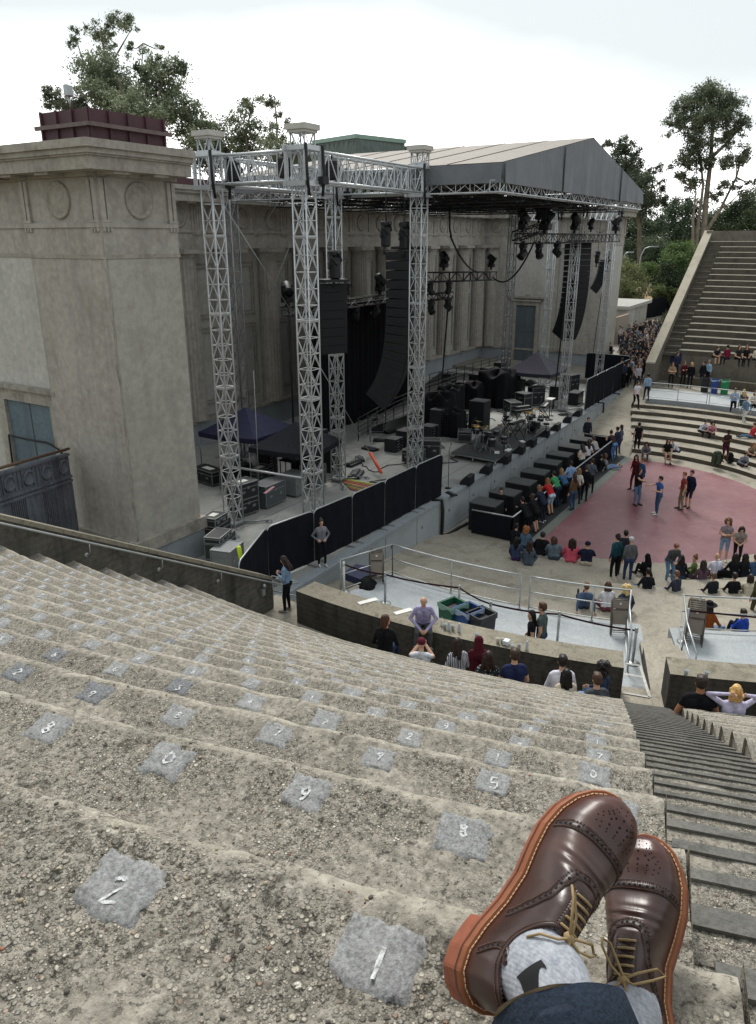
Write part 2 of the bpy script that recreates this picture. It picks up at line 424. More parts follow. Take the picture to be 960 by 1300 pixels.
# near block, left of the aisle: every row a displaced sheet (tread with a worn rounded nosing, then its riser)
def rough(p, th, dr, e):
    n1 = ntex(p[0], p[1], p[2]*.5, 1.3, 3)*.0025; n2 = ntex(p[0], p[1], p[2]*.5, 9, 4)*.0045
    edge = max(0, 1-abs(dr-.02)/.10)
    chip = min(0, ntex(p[0]+7, p[1], 0, 4.5, 4)-.2)*.018*edge
    n3 = ntex(p[0], p[1]+3, p[2], 38, 2)*.0035
    wear = -.012*math.exp(-((dr-.30)/.16)**2); lip = .009*math.exp(-((dr-.05)/.05)**2)
    return (p[0]+.25*math.cos(th)*n2*e*edge, p[1], p[2]+(n1+n2*(1-.85*edge)+n3+chip+wear+lip)*e)
def surf(k, th, dr):
    return rough(bp(row_r(k)+dr, th, row_z(k)), th, dr, 1.)
def set_edge(o, mb):
    a = o.data.attributes.new('edge', 'FLOAT', 'POINT'); a.data.foreach_set('value', mb.edge)
def near_row(mb, k, tha, thb, res, rres, amp):
    """tread of row k from its nosing back to the next row's riser, plus its own riser below the nosing"""
    r, z = row_r(k), row_z(k)
    L = abs(thb-tha)*r; nu = max(2, int(L/res)); back = TR+.02
    prof = [(-.001, -RI-.02, 0), (0, -RI*.6, .3), (0, -RI*.25, .6), (.0, -.075, .8), (.012, -.03, 1.), (.035, -.008, 1.), (.07, 0, 1)]
    nb = max(3, int(back/rres))
    prof += [(.07+(back-.07)*(i+1)/nb, 0, 1) for i in range(nb)]
    m = len(prof); vs = []
    for i in range(nu+1):
        th = tha+(thb-tha)*i/nu
        for dr, dz, w in prof:
            p = bp(r+dr, th, z+dz)
            if amp: p = rough(p, th, dr, amp*w)
            vs.append(p)
    fs = []
    for i in range(nu):
        for j in range(m-1): a = i*m+j; fs.append((a, a+m, a+m+1, a+1))
    mb.add(vs, fs, True); mb.edge = getattr(mb, 'edge', [])+[math.exp(-((q[0]-.03)/.055)**2)*(1 if q[0] > -.0005 else .5) for _ in range(nu+1) for q in prof]
for k in range(NROW):
    mb = MB(); ra = row_r(k)
    tha = wall_angle(ra+.3, 12.51); thb = line_angle(0, ra+.3)
    if k >= 15: parts = [(tha, R_(-9.0), .12, .12), (R_(-9.0), thb, .011 if k < 18 else .03, .011)]
    elif k >= 11: parts = [(tha, thb, .03, .03)]
    else: parts = [(tha, thb, .07, .06)]
    for a, b, rs, rr in parts: near_row(mb, k, a, b, rs, rr, 1.)
    # end faces towards the aisle
    rr0, zz0 = ra, row_z(k)
    e0 = [bp(rr0, line_angle(0, rr0), zz0-RI-.3), bp(rr0, line_angle(0, rr0), zz0), bp(rr0+TR, line_angle(0, rr0+TR), zz0), bp(rr0+TR, line_angle(0, rr0+TR), zz0-RI-.3)]
    set_edge(mb.build('seating_row', M_ROUGH, stand), mb)
# solid filling under the rows and the wall below row 0
fl = MB(); n = 60; r = R0
for i in range(n):
    a = wall_angle(r, 12.5); b = line_angle(0, r); t0 = a+(b-a)*i/n; t1 = a+(b-a)*(i+1)/n
    fl.add([bp(r, t0, 2.2), bp(r, t1, 2.2), bp(r, t1, Z0-.05), bp(r, t0, Z0-.05)], [(0, 1, 2, 3)])
fl.build('front_wall', M_DARKWALL, stand)
sd = MB(); st = []          # aisle side of the near block: stepped profile, worn ends
def side_profile(off, up):
    pr = []
    for k in range(NROW):
        a = row_r(k); b = row_r(k+1)
        pr += [(a, row_z(k)), (b, row_z(k))]
    return pr
def side_wall(mb, off, thick=.0):
    for k in range(NROW):
        for i in range(4):
            a = row_r(k)+TR*i/4; b = row_r(k)+TR*(i+1)/4; z = row_z(k)
            ta, tb = line_angle(off, a), line_angle(off, b)
            mb.add([bp(a, ta, z-1.3), bp(b, tb, z-1.3+RI*.25), bp(b, tb, z-.004), bp(a, ta, z-.004)], [(0, 1, 2, 3)])
side_wall(sd, 0); sd.build('aisle_side', M_ROUGH, stand)

# right block across the aisle, then the middle of the bowl and the far side, coarser
def coarse_block(mb, kk, th0f, th1f, n, k0=0, k1=NROW):
    for k in range(k0, k1):
        r, z = row_r(k), row_z(k); a, b = th0f(r), th1f(r); a2, b2 = th0f(r+TR), th1f(r+TR)
        for i in range(n):
            s0, s1 = i/n, (i+1)/n
            p0, p1 = a+(b-a)*s0, a+(b-a)*s1; q0, q1 = a2+(b2-a2)*s0, a2+(b2-a2)*s1
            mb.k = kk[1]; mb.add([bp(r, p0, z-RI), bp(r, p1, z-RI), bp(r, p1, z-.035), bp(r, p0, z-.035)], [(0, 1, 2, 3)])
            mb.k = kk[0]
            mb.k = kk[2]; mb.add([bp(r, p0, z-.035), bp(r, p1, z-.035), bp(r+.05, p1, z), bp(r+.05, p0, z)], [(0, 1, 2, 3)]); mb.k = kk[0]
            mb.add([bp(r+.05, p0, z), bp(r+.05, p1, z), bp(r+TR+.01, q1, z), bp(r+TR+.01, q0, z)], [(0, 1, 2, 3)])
rb = empty('grandstand', (0, 0, 0), 'concrete seating rows to the right of the narrow aisle stair with stepped jagged edge', 'grandstand')
for k in range(0, NROW):
    mb = MB(); ra = row_r(k)
    near_row(mb, k, line_angle(SW, ra+.3), R_(-19 if k > 12 else -24), .05, .05, 1.)
    set_edge(mb.build('seating_row', M_ROUGH, rb), mb)
sd = MB(); side_wall(sd, SW); sd.build('aisle_side', M_ROUGH, rb)
fl = MB()
for i in range(20):
    t0 = line_angle(SW, R0)+(R_(-24)-line_angle(SW, R0))*i/20; t1 = line_angle(SW, R0)+(R_(-24)-line_angle(SW, R0))*(i+1)/20
    fl.add([bp(R0, t0, 2.2), bp(R0, t1, 2.2), bp(R0, t1, Z0-.05), bp(R0, t0, Z0-.05)], [(0, 1, 2, 3)])
fl.build('front_wall', M_DARKWALL, rb)
far = empty('grandstand', (0, 0, 0), 'far bank of dark concrete seating rows rising on the right beyond the red floor', 'grandstand')
FARA = math.pi-math.asin(3.0/30)
mb = MB(); coarse_block(mb, (0, 1, 2), lambda r: R_(-24), lambda r: R_(-180)-math.asin(3.4/r), 110)
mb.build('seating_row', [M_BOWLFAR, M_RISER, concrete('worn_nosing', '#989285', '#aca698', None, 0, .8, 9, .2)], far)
rw = MB(); n = 120
for i in range(n):
    t0 = R_(-24)+(R_(-180)-math.asin(3.4/R0)-R_(-24))*i/n; t1 = R_(-24)+(R_(-180)-math.asin(3.4/R0)-R_(-24))*(i+1)/n
    rw.add([bp(R0, t0, 1.8), bp(R0, t1, 1.8), bp(R0, t1, Z0-RI+.02), bp(R0, t0, Z0-RI+.02)], [(0, 1, 2, 3)])
rw.build('front_wall', M_BOWLFAR, far)
# wall round the top of the bowl
tw = MB(); n = 130; rt = row_r(NROW); ta, tb = wall_angle(rt), R_(-180)-math.asin(3.4/rt)
for i in range(n):
    t0 = ta+(tb-ta)*i/n; t1 = ta+(tb-ta)*(i+1)/n; zt = 12.72; zb = row_z(NROW-1)-.1
    tw.add([bp(rt, t0, zb), bp(rt, t1, zb), bp(rt, t1, zt), bp(rt, t0, zt), bp(rt+.5, t0, zt), bp(rt+.5, t1, zt), bp(rt+.5, t1, 6), bp(rt+.5, t0, 6)], [(0, 1, 2, 3), (3, 2, 5, 4), (4, 5, 6, 7)])
tw.build('rim_wall', M_BOWLFAR, far)
# narrow flight of half steps up the far bank beside its end wall
fs_ = MB()
for k in range(NROW-1):
    for h in (0, 1):
        r = row_r(k)+TR*.5*h; z = row_z(k)-RI*.5+RI*.5*h+.0
        a0 = R_(-180)-math.asin(3.38/r); a1 = R_(-180)-math.asin(1.95/r)
        fs_.k = 1; fs_.add([bp(r-.36, a0, z-RI*.5), bp(r-.36, a1, z-RI*.5), bp(r-.36, a1, z), bp(r-.36, a0, z)], [(0, 1, 2, 3)])
        fs_.k = 0; fs_.add([bp(r-.36, a0, z), bp(r-.36, a1, z), bp(r, a1, z), bp(r, a0, z)], [(0, 1, 2, 3)])
        fs_.k = 1; fs_.add([bp(r-.36, a1, z-RI), bp(r, a1, z-RI), bp(r, a1, z), bp(r-.36, a1, z)], [(0, 1, 2, 3)])
fs_.build('stair', [M_BOWLFAR, M_RISER], far)
# end walls
def end_wall(name, label, x_of, y0, y1, mat, topmat, ext, r_lo, r_hi, parent=None):
    w = empty(name, (0, 0, 0), label, 'wall')
    m = MB(); m2 = MB(); n = 40
    prev = None
    for i in range(n+1):
        r = r_lo+(r_hi-r_lo)*i/n; x = x_of(r)
        zt = 3.22+ext+max(0, (r-r_lo))*(12.75-3.22-ext)/(r_hi-r_lo)
        q = (x, zt)
        if prev:
            (xa, za), (xb, zb) = prev, q
            for yy in (y0, y1): m.add([(xa, yy, min(za, zb)-3.4 if True else 0), (xb, yy, min(za, zb)-3.4), (xb, yy, zb-.1), (xa, yy, za-.1)], [(0, 1, 2, 3)])
            m2.add([(xa, y0-.03, za-.1), (xb, y0-.03, zb-.1), (xb, y0-.03, zb), (xa, y0-.03, za), (xa, y1+.03, za-.1), (xb, y1+.03, zb-.1), (xb, y1+.03, zb), (xa, y1+.03, za)],
                   [(0, 1, 2, 3), (7, 6, 5, 4), (3, 2, 6, 7), (0, 4, 5, 1)])
        else:
            m.add([(x, y0, 0), (x, y1, 0), (x, y1, zt-.1), (x, y0, zt-.1)], [(0, 1, 2, 3)])
            m2.add([(x, y0-.03, zt-.1), (x, y1+.03, zt-.1), (x, y1+.03, zt), (x, y0-.03, zt)], [(0, 1, 2, 3)])
        prev = q
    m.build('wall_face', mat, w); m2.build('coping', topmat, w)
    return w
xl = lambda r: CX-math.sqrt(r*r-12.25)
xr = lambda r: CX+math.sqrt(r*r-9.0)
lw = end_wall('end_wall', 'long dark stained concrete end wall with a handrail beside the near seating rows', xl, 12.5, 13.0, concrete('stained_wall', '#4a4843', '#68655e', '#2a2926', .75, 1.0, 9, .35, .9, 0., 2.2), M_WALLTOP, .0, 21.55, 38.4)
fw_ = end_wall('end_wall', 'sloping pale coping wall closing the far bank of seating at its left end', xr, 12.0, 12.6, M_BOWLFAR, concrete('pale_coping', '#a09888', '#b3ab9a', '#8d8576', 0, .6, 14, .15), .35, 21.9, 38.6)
# handrail along the near end wall
hr = empty('handrail', (0, 0, 0), 'thin grey steel handrail fixed along the dark concrete end wall on the left', 'handrail')
pts = []
for i in range(30):
    r = 20.6+(38-20.6)*i/29; pts.append((xl(max(r, 3.6)), 12.36, 3.05+max(-.6, (r-21.55))*(12.75-3.22)/(38.4-21.55)))
m = MB(); m.tube(pts, .024, 8); m.build('rail', M_STEEL, hr)
for r in (23.6, 25.4, 27.2, 29.0, 30.8, 32.6, 34.5):
    x = xl(r); z = 3.05+(r-21.55)*(12.75-3.22)/(38.4-21.55)
    m = MB(); m.tube([(x, 12.36, z), (x, 12.37, z-.2), (x, 12.44, z-.30), (x, 12.5, z-.30)], .013, 6); m.lathe((x, 12.5, z-.30), [(.055, 0), (.055, .012), (.02, .02)], 12, (0, -1, 0)); m.build('bracket', M_STEEL, hr)
# metal box and post at the low end of the wall
x = xl(22.0); m = MB(); m.box((x, 12.46, 2.95), (.12, .08, .2)); m.lathe((x+.02, 12.42, 3.1), [(.05, 0), (.06, .05), (.03, .1)], 10)
tag(m.build('lamp_fitting', M_STEEL), 'small grey light fitting on the low end of the stained end wall', 'lamp')

# aisle floor, parapet, platforms
ai = MB(); n = 90
def ring(mb, r0, r1, z0, z1, a, b, n, top=0, side=1, inner=True, outer=True, ends=True):
    for i in range(n):
        t0 = a+(b-a)*i/n; t1 = a+(b-a)*(i+1)/n
        mb.k = top; mb.add([bp(r0, t0, z1), bp(r0, t1, z1), bp(r1, t1, z1), bp(r1, t0, z1)], [(0, 1, 2, 3)])
        mb.k = side
        if inner: mb.add([bp(r0, t0, z0), bp(r0, t1, z0), bp(r0, t1, z1), bp(r0, t0, z1)], [(0, 1, 2, 3)])
        if outer: mb.add([bp(r1, t0, z0), bp(r1, t1, z0), bp(r1, t1, z1), bp(r1, t0, z1)], [(0, 1, 2, 3)])
    if ends:
        for t in (a, b): mb.add([bp(r0, t, z0), bp(r1, t, z0), bp(r1, t, z1), bp(r0, t, z1)], [(0, 1, 2, 3)])
ENDA = R_(-180)
AW = math.asin(3.5/21.7)
ring(ai, 20.9, R0+.2, 1.0, 2.25, R_(11), R_(-40), 60)
def gap_angle(off, r): return line_angle(off, r) if True else 0
ga = math.atan2(3.0-CY, CX-15.02); gb = math.atan2(2.06-CY, CX-15.2)
pw = MB()
_a = at(376, 750, 3.2); gl = math.atan2(_a.y-CY, CX-_a.x)
ring(pw, 20.98, 21.72, 1.0, 3.2, gl, ga, 50)
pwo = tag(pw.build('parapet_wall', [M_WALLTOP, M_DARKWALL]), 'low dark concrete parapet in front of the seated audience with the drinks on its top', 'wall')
pw = MB(); ring(pw, 20.98, 21.72, 1.0, 3.2, gb, R_(-45), 40)
tag(pw.build('parapet_wall', [M_WALLTOP, M_DARKWALL]), 'low dark concrete parapet right of the aisle gap behind the blonde in the lilac jumper', 'wall')
fp = MB(); ring(fp, 23.5, 24.1, 1.0, 2.4, R_(-100), R_(-185), 60)
tag(fp.build('parapet_wall', [M_BOWLFAR, M_RISER]), 'low bench-height concrete wall behind the far platform with people standing before it', 'wall')
pl = MB(); ring(pl, 16.9, 20.96, 1.0, 1.85, R_(8.4), math.atan2(3.35-CY, CX-18.6)-.005, 44)
tag(pl.build('seating_platform', [M_PLAT, M_BLUEGREY]), 'pale grey platform with railing and bins left of the aisle gap', 'platform')
pl = MB(); ring(pl, 16.9, 20.96, 1.0, 1.85, math.atan2(2.5-CY, CX-18.9), R_(-60), 40)
tag(pl.build('seating_platform', [M_PLAT, M_BLUEGREY]), 'pale grey painted platform right of the aisle gap with stacked folding chairs', 'platform')
pl = MB(); _a = at(822, 502, 1.85); FE = math.atan2(_a.y-CY, CX-_a.x)-2*math.pi
ring(pl, 16.9, 20.96, 1.0, 1.85, R_(-110), FE, 60)
ring(ai, 20.9, R0+.2, 1.0, 1.84, R_(-40), R_(-188), 60)
tag(pl.build('seating_platform', [M_PLAT, M_BLUEGREY]), 'far pale grey platform with railing and bins at the foot of the far bank', 'platform')
tag(ai.build('walkway', [M_STEPLOW, M_RISER]), kind='structure')
# lower steps round the orchestra
ls = MB()
for i in range(7):
    r = 9.3+1.15*i; z = .22*(i+1)
    hi = 12.15-(r-9.3)*.0
    # ends follow the ramps beside the stage
    ya = min(11.9, 10.1+(r-9.3)*.28); aa = math.asin((ya-CY)/r)
    ring(ls, r, r+1.16 if i < 6 else 19.0, z-.5, z, aa, R_(-180)-aa, 110, inner=True, outer=False)
tag(ls.build('step_terrace', [M_STEPLOW, M_RISER]), 'ring of seven shallow concrete steps round the red orchestra floor', 'steps')
# steps in the aisle gap and the narrow stair itself
asx = empty('aisle_stair', (0, 0, 0), 'narrow worn concrete aisle stair with dark tread strips leading to the parapet gap', 'stairs')
for k in range(-4, NROW):
    for h in (0, 1):
        r = row_r(k)+TR*.5*h; z = row_z(k)-RI*.5+RI*.5*h
        if z < 2.3: continue
        mb = MB(); mb.k = 0
        n = 10 if k > 8 else 4; depth = TR*.5+.015; m = 6 if k > 8 else 2
        def tre(u, v, r=r, z=z):
            rr = r-TR*.0+depth*v; a0, a1 = line_angle(.0, rr), line_angle(SW, rr); p = bp(rr, a0+(a1-a0)*u, z)
            return (p[0], p[1], p[2]+ntex(p[0], p[1], 0, 9, 3)*.008)
        mb.grid(tre, n, m)
        a0, a1 = line_angle(0., r), line_angle(SW, r)
        mb.add([bp(r, a0, z-RI*.5-.02), bp(r, a1, z-RI*.5-.02), bp(r, a1, z+.004), bp(r, a0, z+.004)], [(0, 1, 2, 3)])
        s = mb.build('step', M_ROUGH, asx)
        m2 = MB(); q0 = a0+(a1-a0)*(.02+.03*rnd.random()); q1 = a0+(a1-a0)*.985
        w = .06 if k > 14 else .036 if k > 12 else .018 if k > 8 else .010
        m2.add([bp(r-.008, q0, z-.02), bp(r-.008, q1, z-.02), bp(r-.008, q1, z+.013), bp(r-.008, q0, z+.013), bp(r+w, q0+(line_angle(0, r+w)-a0), z+.013), bp(r+w, q1+(line_angle(SW, r+w)-a1), z+.013),
                bp(r+w, q0+(line_angle(0, r+w)-a0), z-.02), bp(r+w, q1+(line_angle(SW, r+w)-a1), z-.02)],
               [(0, 1, 2, 3), (3, 2, 5, 4), (4, 5, 7, 6), (0, 3, 4, 6), (1, 7, 5, 2)])
        m2.build('tread_strip', concrete('tread_strip', '#5d5c58', '#73716c', '#484743', 0, 4, 60, .4, .9), s)
nb = MB(); nb.b2((15.0, 1.98, 2.2), (15.14, 3.0, 2.262)); nb.v = [(x-.25+ (y-2.5)*-.05, y, z) for x, y, z in nb.v]
nb.build('white_nosing', M_WHITEP, asx)
gs = MB()
gp = [Vector((15.2, 2.02)), Vector((15.05, 3.0))]
for i, (rr, z) in enumerate(((17.4, 1.78), (18.2, 2.02), (18.9, 2.26))):
    a0 = math.atan2(3.4-CY, CX-18.6); a1 = math.atan2(2.5-CY, CX-18.9)
    gs.k = 0; ring(gs, rr, rr+.9 if i < 2 else 21.8, z-.4, z, a0, a1, 4)
tag(gs.build('gap_steps', [M_STEPLOW, M_RISER]), 'short flight of concrete steps through the gap between the two platforms', 'steps')
# white painted outline on the landing
wp = MB(); zz = 2.268
def stripe(p, q, w=.065):
    a = at(*p, zz); b = at(*q, zz); d = (b-a).normalized(); nn = Vector((-d.y, d.x, 0))*w/2
    wp.add([a+nn, b+nn, b-nn, a-nn], [(0, 1, 2, 3)])
for p, q in (((813, 845), (825, 885)), ((825, 885), (790, 879)), ((815, 859), (792, 855)), ((813, 845), (795, 842))): stripe(p, q)
tag(wp.build('painted_marking', simple('worn_white_line', '#b5b3ac', .85, 0, .25, 9)), kind='structure')

# ------------------------------------------------------------------ painted seat numbers
def m_patch(name, a, b, c):
    t = NT(name); f = t.noise(22, 7, .7, .4); col = t.ramp(f, [(.3, hexc(a)), (.5, hexc(b)), (.72, hexc(c))])
    v = t.noise(130, 4, .7); col = t.mix(.55, col, t.ramp(v, [(.3, hexc('#3c3c3c')), (.7, hexc('#b9bbbd'))]))
    return t.fin(col, .9, t.bump(t.noise(70, 6, .7), .9, .006), 0, .25)
M_PATCH = m_patch('cement_patch', '#626160', '#898885', '#b3b1ac'); M_PATCHD = m_patch('dark_cement_patch', '#2c2d30', '#3c3d41', '#595b5e')
def m_digit():
    t = NT('chalky_white'); f = t.g(t.noise(60, 7, .85), .43, .55)
    return t.fin(t.mix(f, hexc('#8a8a8b'), hexc('#d3d4d4')), .85, None, 0, .2)
M_DIGIT = m_digit()
DIG = {'1': [[(.5, 1), (.5, 0)]], '2': [[(.05, .8), (.3, 1), (.75, .95), (.85, .7), (.1, 0), (.95, 0)]], '3': [[(.1, 1), (.9, 1), (.45, .6), (.85, .4), (.7, .05), (.1, .08)]],
       '4': [[(.7, 0), (.7, 1), (.05, .35), (.95, .35)]], '5': [[(.9, 1), (.2, 1), (.15, .55), (.7, .6), (.9, .3), (.6, 0), (.1, .08)]], '6': [[(.8, 1), (.3, .65), (.1, .3), (.4, 0), (.8, .15), (.75, .45), (.25, .45)]],
       '7': [[(.05, 1), (.95, 1), (.35, 0)]], '8': [[(.5, .5), (.15, .75), (.5, 1), (.85, .75), (.5, .5), (.1, .22), (.5, 0), (.9, .22), (.5, .5)]], '9': [[(.85, .6), (.3, .5), (.2, .85), (.6, 1), (.85, .8), (.7, .3), (.4, 0)]],
       '0': [[(.5, 1), (.12, .7), (.15, .25), (.5, 0), (.88, .3), (.85, .75), (.5, 1)]]}
def patch_mesh(mb, k, th, dr, sx, sy, seed):
    q = random.Random(seed); n = 10; r = row_r(k)+dr
    jit = [q.uniform(-.22, .12) for _ in range(24)]
    def fn(u, v):
        a = (u-.5)*2; b = (v-.5)*2; m = max(abs(a), abs(b)); ang = math.atan2(b, a)
        i = int((ang+math.pi)/(2*math.pi)*23.99); sc_ = 1+jit[i]*(m**3)
        p = surf(k, th-(a*sx*.5*sc_)/r, dr+b*sy*.5*sc_+a*.006)
        return (p[0], p[1], p[2]+(.006 if m < .9 else -.012)+q.uniform(-.003, .0012)*(2 if m > .6 else 1))
    mb.grid(fn, n, n)
def digit_mesh(mb, ch, k, th, dr, h, lift, w=.0075, seed=0):
    q = random.Random(seed); r = row_r(k)+dr
    tot = len(ch)
    for ci, c in enumerate(ch):
        for st in DIG[c]:
            P = []
            for x, y in st:
                X = (x-.5)*h*.62+(ci-(tot-1)/2)*h*.8+q.uniform(-.003, .003); Y = (y-.5)*h+q.uniform(-.003, .003)
                P.append((X, Y))
            S = []
            for i in range(len(P)-1):
                for t in range(4): S.append((P[i][0]+(P[i+1][0]-P[i][0])*t/4, P[i][1]+(P[i+1][1]-P[i][1])*t/4))
            S.append(P[-1]); vs = []
            for i, (X, Y) in enumerate(S):
                a = S[max(0, i-1)]; b = S[min(len(S)-1, i+1)]; d = Vector((b[0]-a[0], b[1]-a[1]))
                d = d.normalized() if d.length > 1e-6 else Vector((1, 0)); nn = Vector((-d.y, d.x))*w*.5*q.uniform(.65, 1.25)
                for sgn in (1, -1):
                    XX, YY = X+nn.x*sgn, Y+nn.y*sgn
                    p = surf(k, th-XX/r, dr-YY); vs.append((p[0], p[1], p[2]+lift))      # digits read upright looking downhill
            mb.add(vs, [(2*i, 2*i+1, 2*i+3, 2*i+2) for i in range(len(S)-1)])
def in_view(p, m=30):
    q = np.array(p)-CAM; d = q @ FW
    if d < .3: return None
    x = 480+F_PX*(q @ RT)/d; y = 640-F_PX*(q @ UP)/d
    return (x, y, d) if -m < x < 960+m and -m < y < 1300+m else None
ANCH = {16: (470, 1240), 15: (583, 1075), 14: (622, 1008)}
far_p, far_d, spots = MB(), MB(), []
for k in range(1, 17):
    if k in ANCH:
        a = at(*ANCH[k], row_z(k)); th0 = math.atan2(a.y-CY, CX-a.x); th0 -= .425*2/row_r(k)
    else: th0 = line_angle(0, row_r(k))+(.24+.05*rnd.random())/row_r(k)
    j = 0
    while True:
        th = th0+.425*j/row_r(k); j += 1
        if th > wall_angle(row_r(k))-.006: break
        if th < line_angle(0, row_r(k))+.07/row_r(k): continue
        dr = .15+rnd.uniform(-.015, .02); v = in_view(surf(k, th, dr))
        if v: spots.append((v[2], k, th, dr, j, v))
spots.sort()
darks = ((148, 892), (266, 888), (58, 868), (43, 828), (211, 828))
dk = {min(range(len(spots)), key=lambda i: abs(spots[i][5][0]-a)+abs(spots[i][5][1]-b)) for a, b in darks}
for i, (d, k, th, dr, j, v) in enumerate(spots):
    dark = i in dk
    s = rnd.uniform(.9, 1.12); ch = str((j+k*3) % 10 if rnd.random() < .8 else rnd.randint(1, 9))
    if i < 96:
        m = MB(); patch_mesh(m, k, th, dr, .150*s, .135*s, i); po = m.build('seat_number_patch', M_PATCHD if dark else M_PATCH, stand)
        if dark: po['label'] = 'dark repainted patch'
        m = MB(); digit_mesh(m, ch, k, th+rnd.uniform(-.006, .006)/row_r(k), dr+rnd.uniform(-.01, .02), rnd.uniform(.036, .048), .0070, .0075, i); m.build('seat_number', M_DIGIT, po)
    else:
        patch_mesh(far_p, k, th, dr, .150*s, .135*s, i); digit_mesh(far_d, ch, k, th, dr, .06, .010, .014, i)
tag(far_p.build('seat_number_patch', M_PATCH, stand), kind='stuff'); tag(far_d.build('seat_number', M_DIGIT, stand), kind='stuff')
# loose pebbles standing proud of the worn surface
ico = [(0, 0, 1), (.89, 0, .45), (.28, .85, .45), (-.72, .53, .45), (-.72, -.53, .45), (.28, -.85, .45), (.72, .53, -.45), (-.28, .85, -.45), (-.89, 0, -.45), (-.28, -.85, -.45), (.72, -.53, -.45), (0, 0, -1)]
icf = [(0, 1, 2), (0, 2, 3), (0, 3, 4), (0, 4, 5), (0, 5, 1), (1, 6, 2), (2, 7, 3), (3, 8, 4), (4, 9, 5), (5, 10, 1), (2, 6, 7), (3, 7, 8), (4, 8, 9), (5, 9, 10), (1, 10, 6), (6, 11, 7), (7, 11, 8), (8, 11, 9), (9, 11, 10), (10, 11, 6)]
pb = MB(); q = random.Random(3)
for k, cnt, lo in ((16, 1500, .75), (15, 1500, .75), (14, 1100, .8), (13, 700, 1.)):
    a0 = line_angle(0, row_r(k)+.3); a1 = R_(-9.5) if k > 13 else R_(-6)
    for _ in range(cnt):
        th = a0+(a1-a0)*q.random(); dr = q.uniform(.05, TR)
        if ntex(dr*3, th*60, k, 1.7, 2) < -.12+q.uniform(-.3, .3): continue
        p = surf(k, th, dr)
        r = lo*(.0016+.0058*q.random()**3.2); sx, sy, sz = (r*q.uniform(.7, 1.35) for _ in range(3)); an = q.random()*6.28; ca, sa = math.cos(an), math.sin(an)
        pb.k = q.choices((0, 1, 2, 3, 4), (5, 4, 4, .5, 1))[0]
        pb.add([(p[0]+(v[0]*ca-v[1]*sa)*sx, p[1]+(v[0]*sa+v[1]*ca)*sy, p[2]+r*.1+v[2]*sz*.65) for v in ico], icf, True)
tag(pb.build('gravel', [simple('pebble_grey', '#77746c', .8), simple('pebble_tan', '#9b8e76', .8), simple('pebble_dark', '#55524c', .8), simple('pebble_rust', '#9c6450', .8), simple('pebble_pale', '#c4bfb2', .8)], stand), kind='stuff')
# ================================================================== stage building (the classical backdrop)
bld = empty('stage_building', (0, 0, 0), 'grey classical concrete stage building with fluted columns, round medallions and a maroon roof parapet', 'building')
SX0, SX1, SY, BY = 14.8, 64.0, 18.1, 28.7       # left corner, right wing inner face, wing fronts, back wall
LX = 17.6                                        # inner edge of the left wing front
ZB, ZA, ZT, ZC, ZR = 3.0, 11.55, 12.42, 13.62, 14.42
def part(mb, name, mat): return mb.build(name, mat, bld)
# --- left wing: corner pilaster, recessed end wall, base ledge
m = MB(); m.b2((SX0, SY, ZB), (LX, 21.4, ZA)); part(m, 'corner_pilaster', M_WALL2); m = MB(); m.b2((SX0+.09, SY-.006, ZB), (LX-.004, SY-.001, ZA-.07)); part(m, 'lit_repair_face', concrete('lit_repair_coat', '#a6a198', '#b4afa6', '#969087', .2, .35, 5, .04))  # replastered front, paler also to paint in the brighter light on this side
m = MB(); m.b2((SX0+.28, 21.4, ZB-2), (LX+.2, 34, ZA)); part(m, 'end_wall', M_WALL)
m = MB(); m.b2((SX0-.14, SY-.16, ZB-.42), (LX+.14, 21.5, ZB)); m.b2((SX0-.06, SY-.08, 0), (LX+.06, 21.45, ZB-.42)); part(m, 'plinth', [M_TRIM])
m = MB(); m.b2((SX0-.005, SY-.085, 0), (LX+.064, SY-.08, ZB-.43)); part(m, 'painted_plinth', M_BLUEGREY)
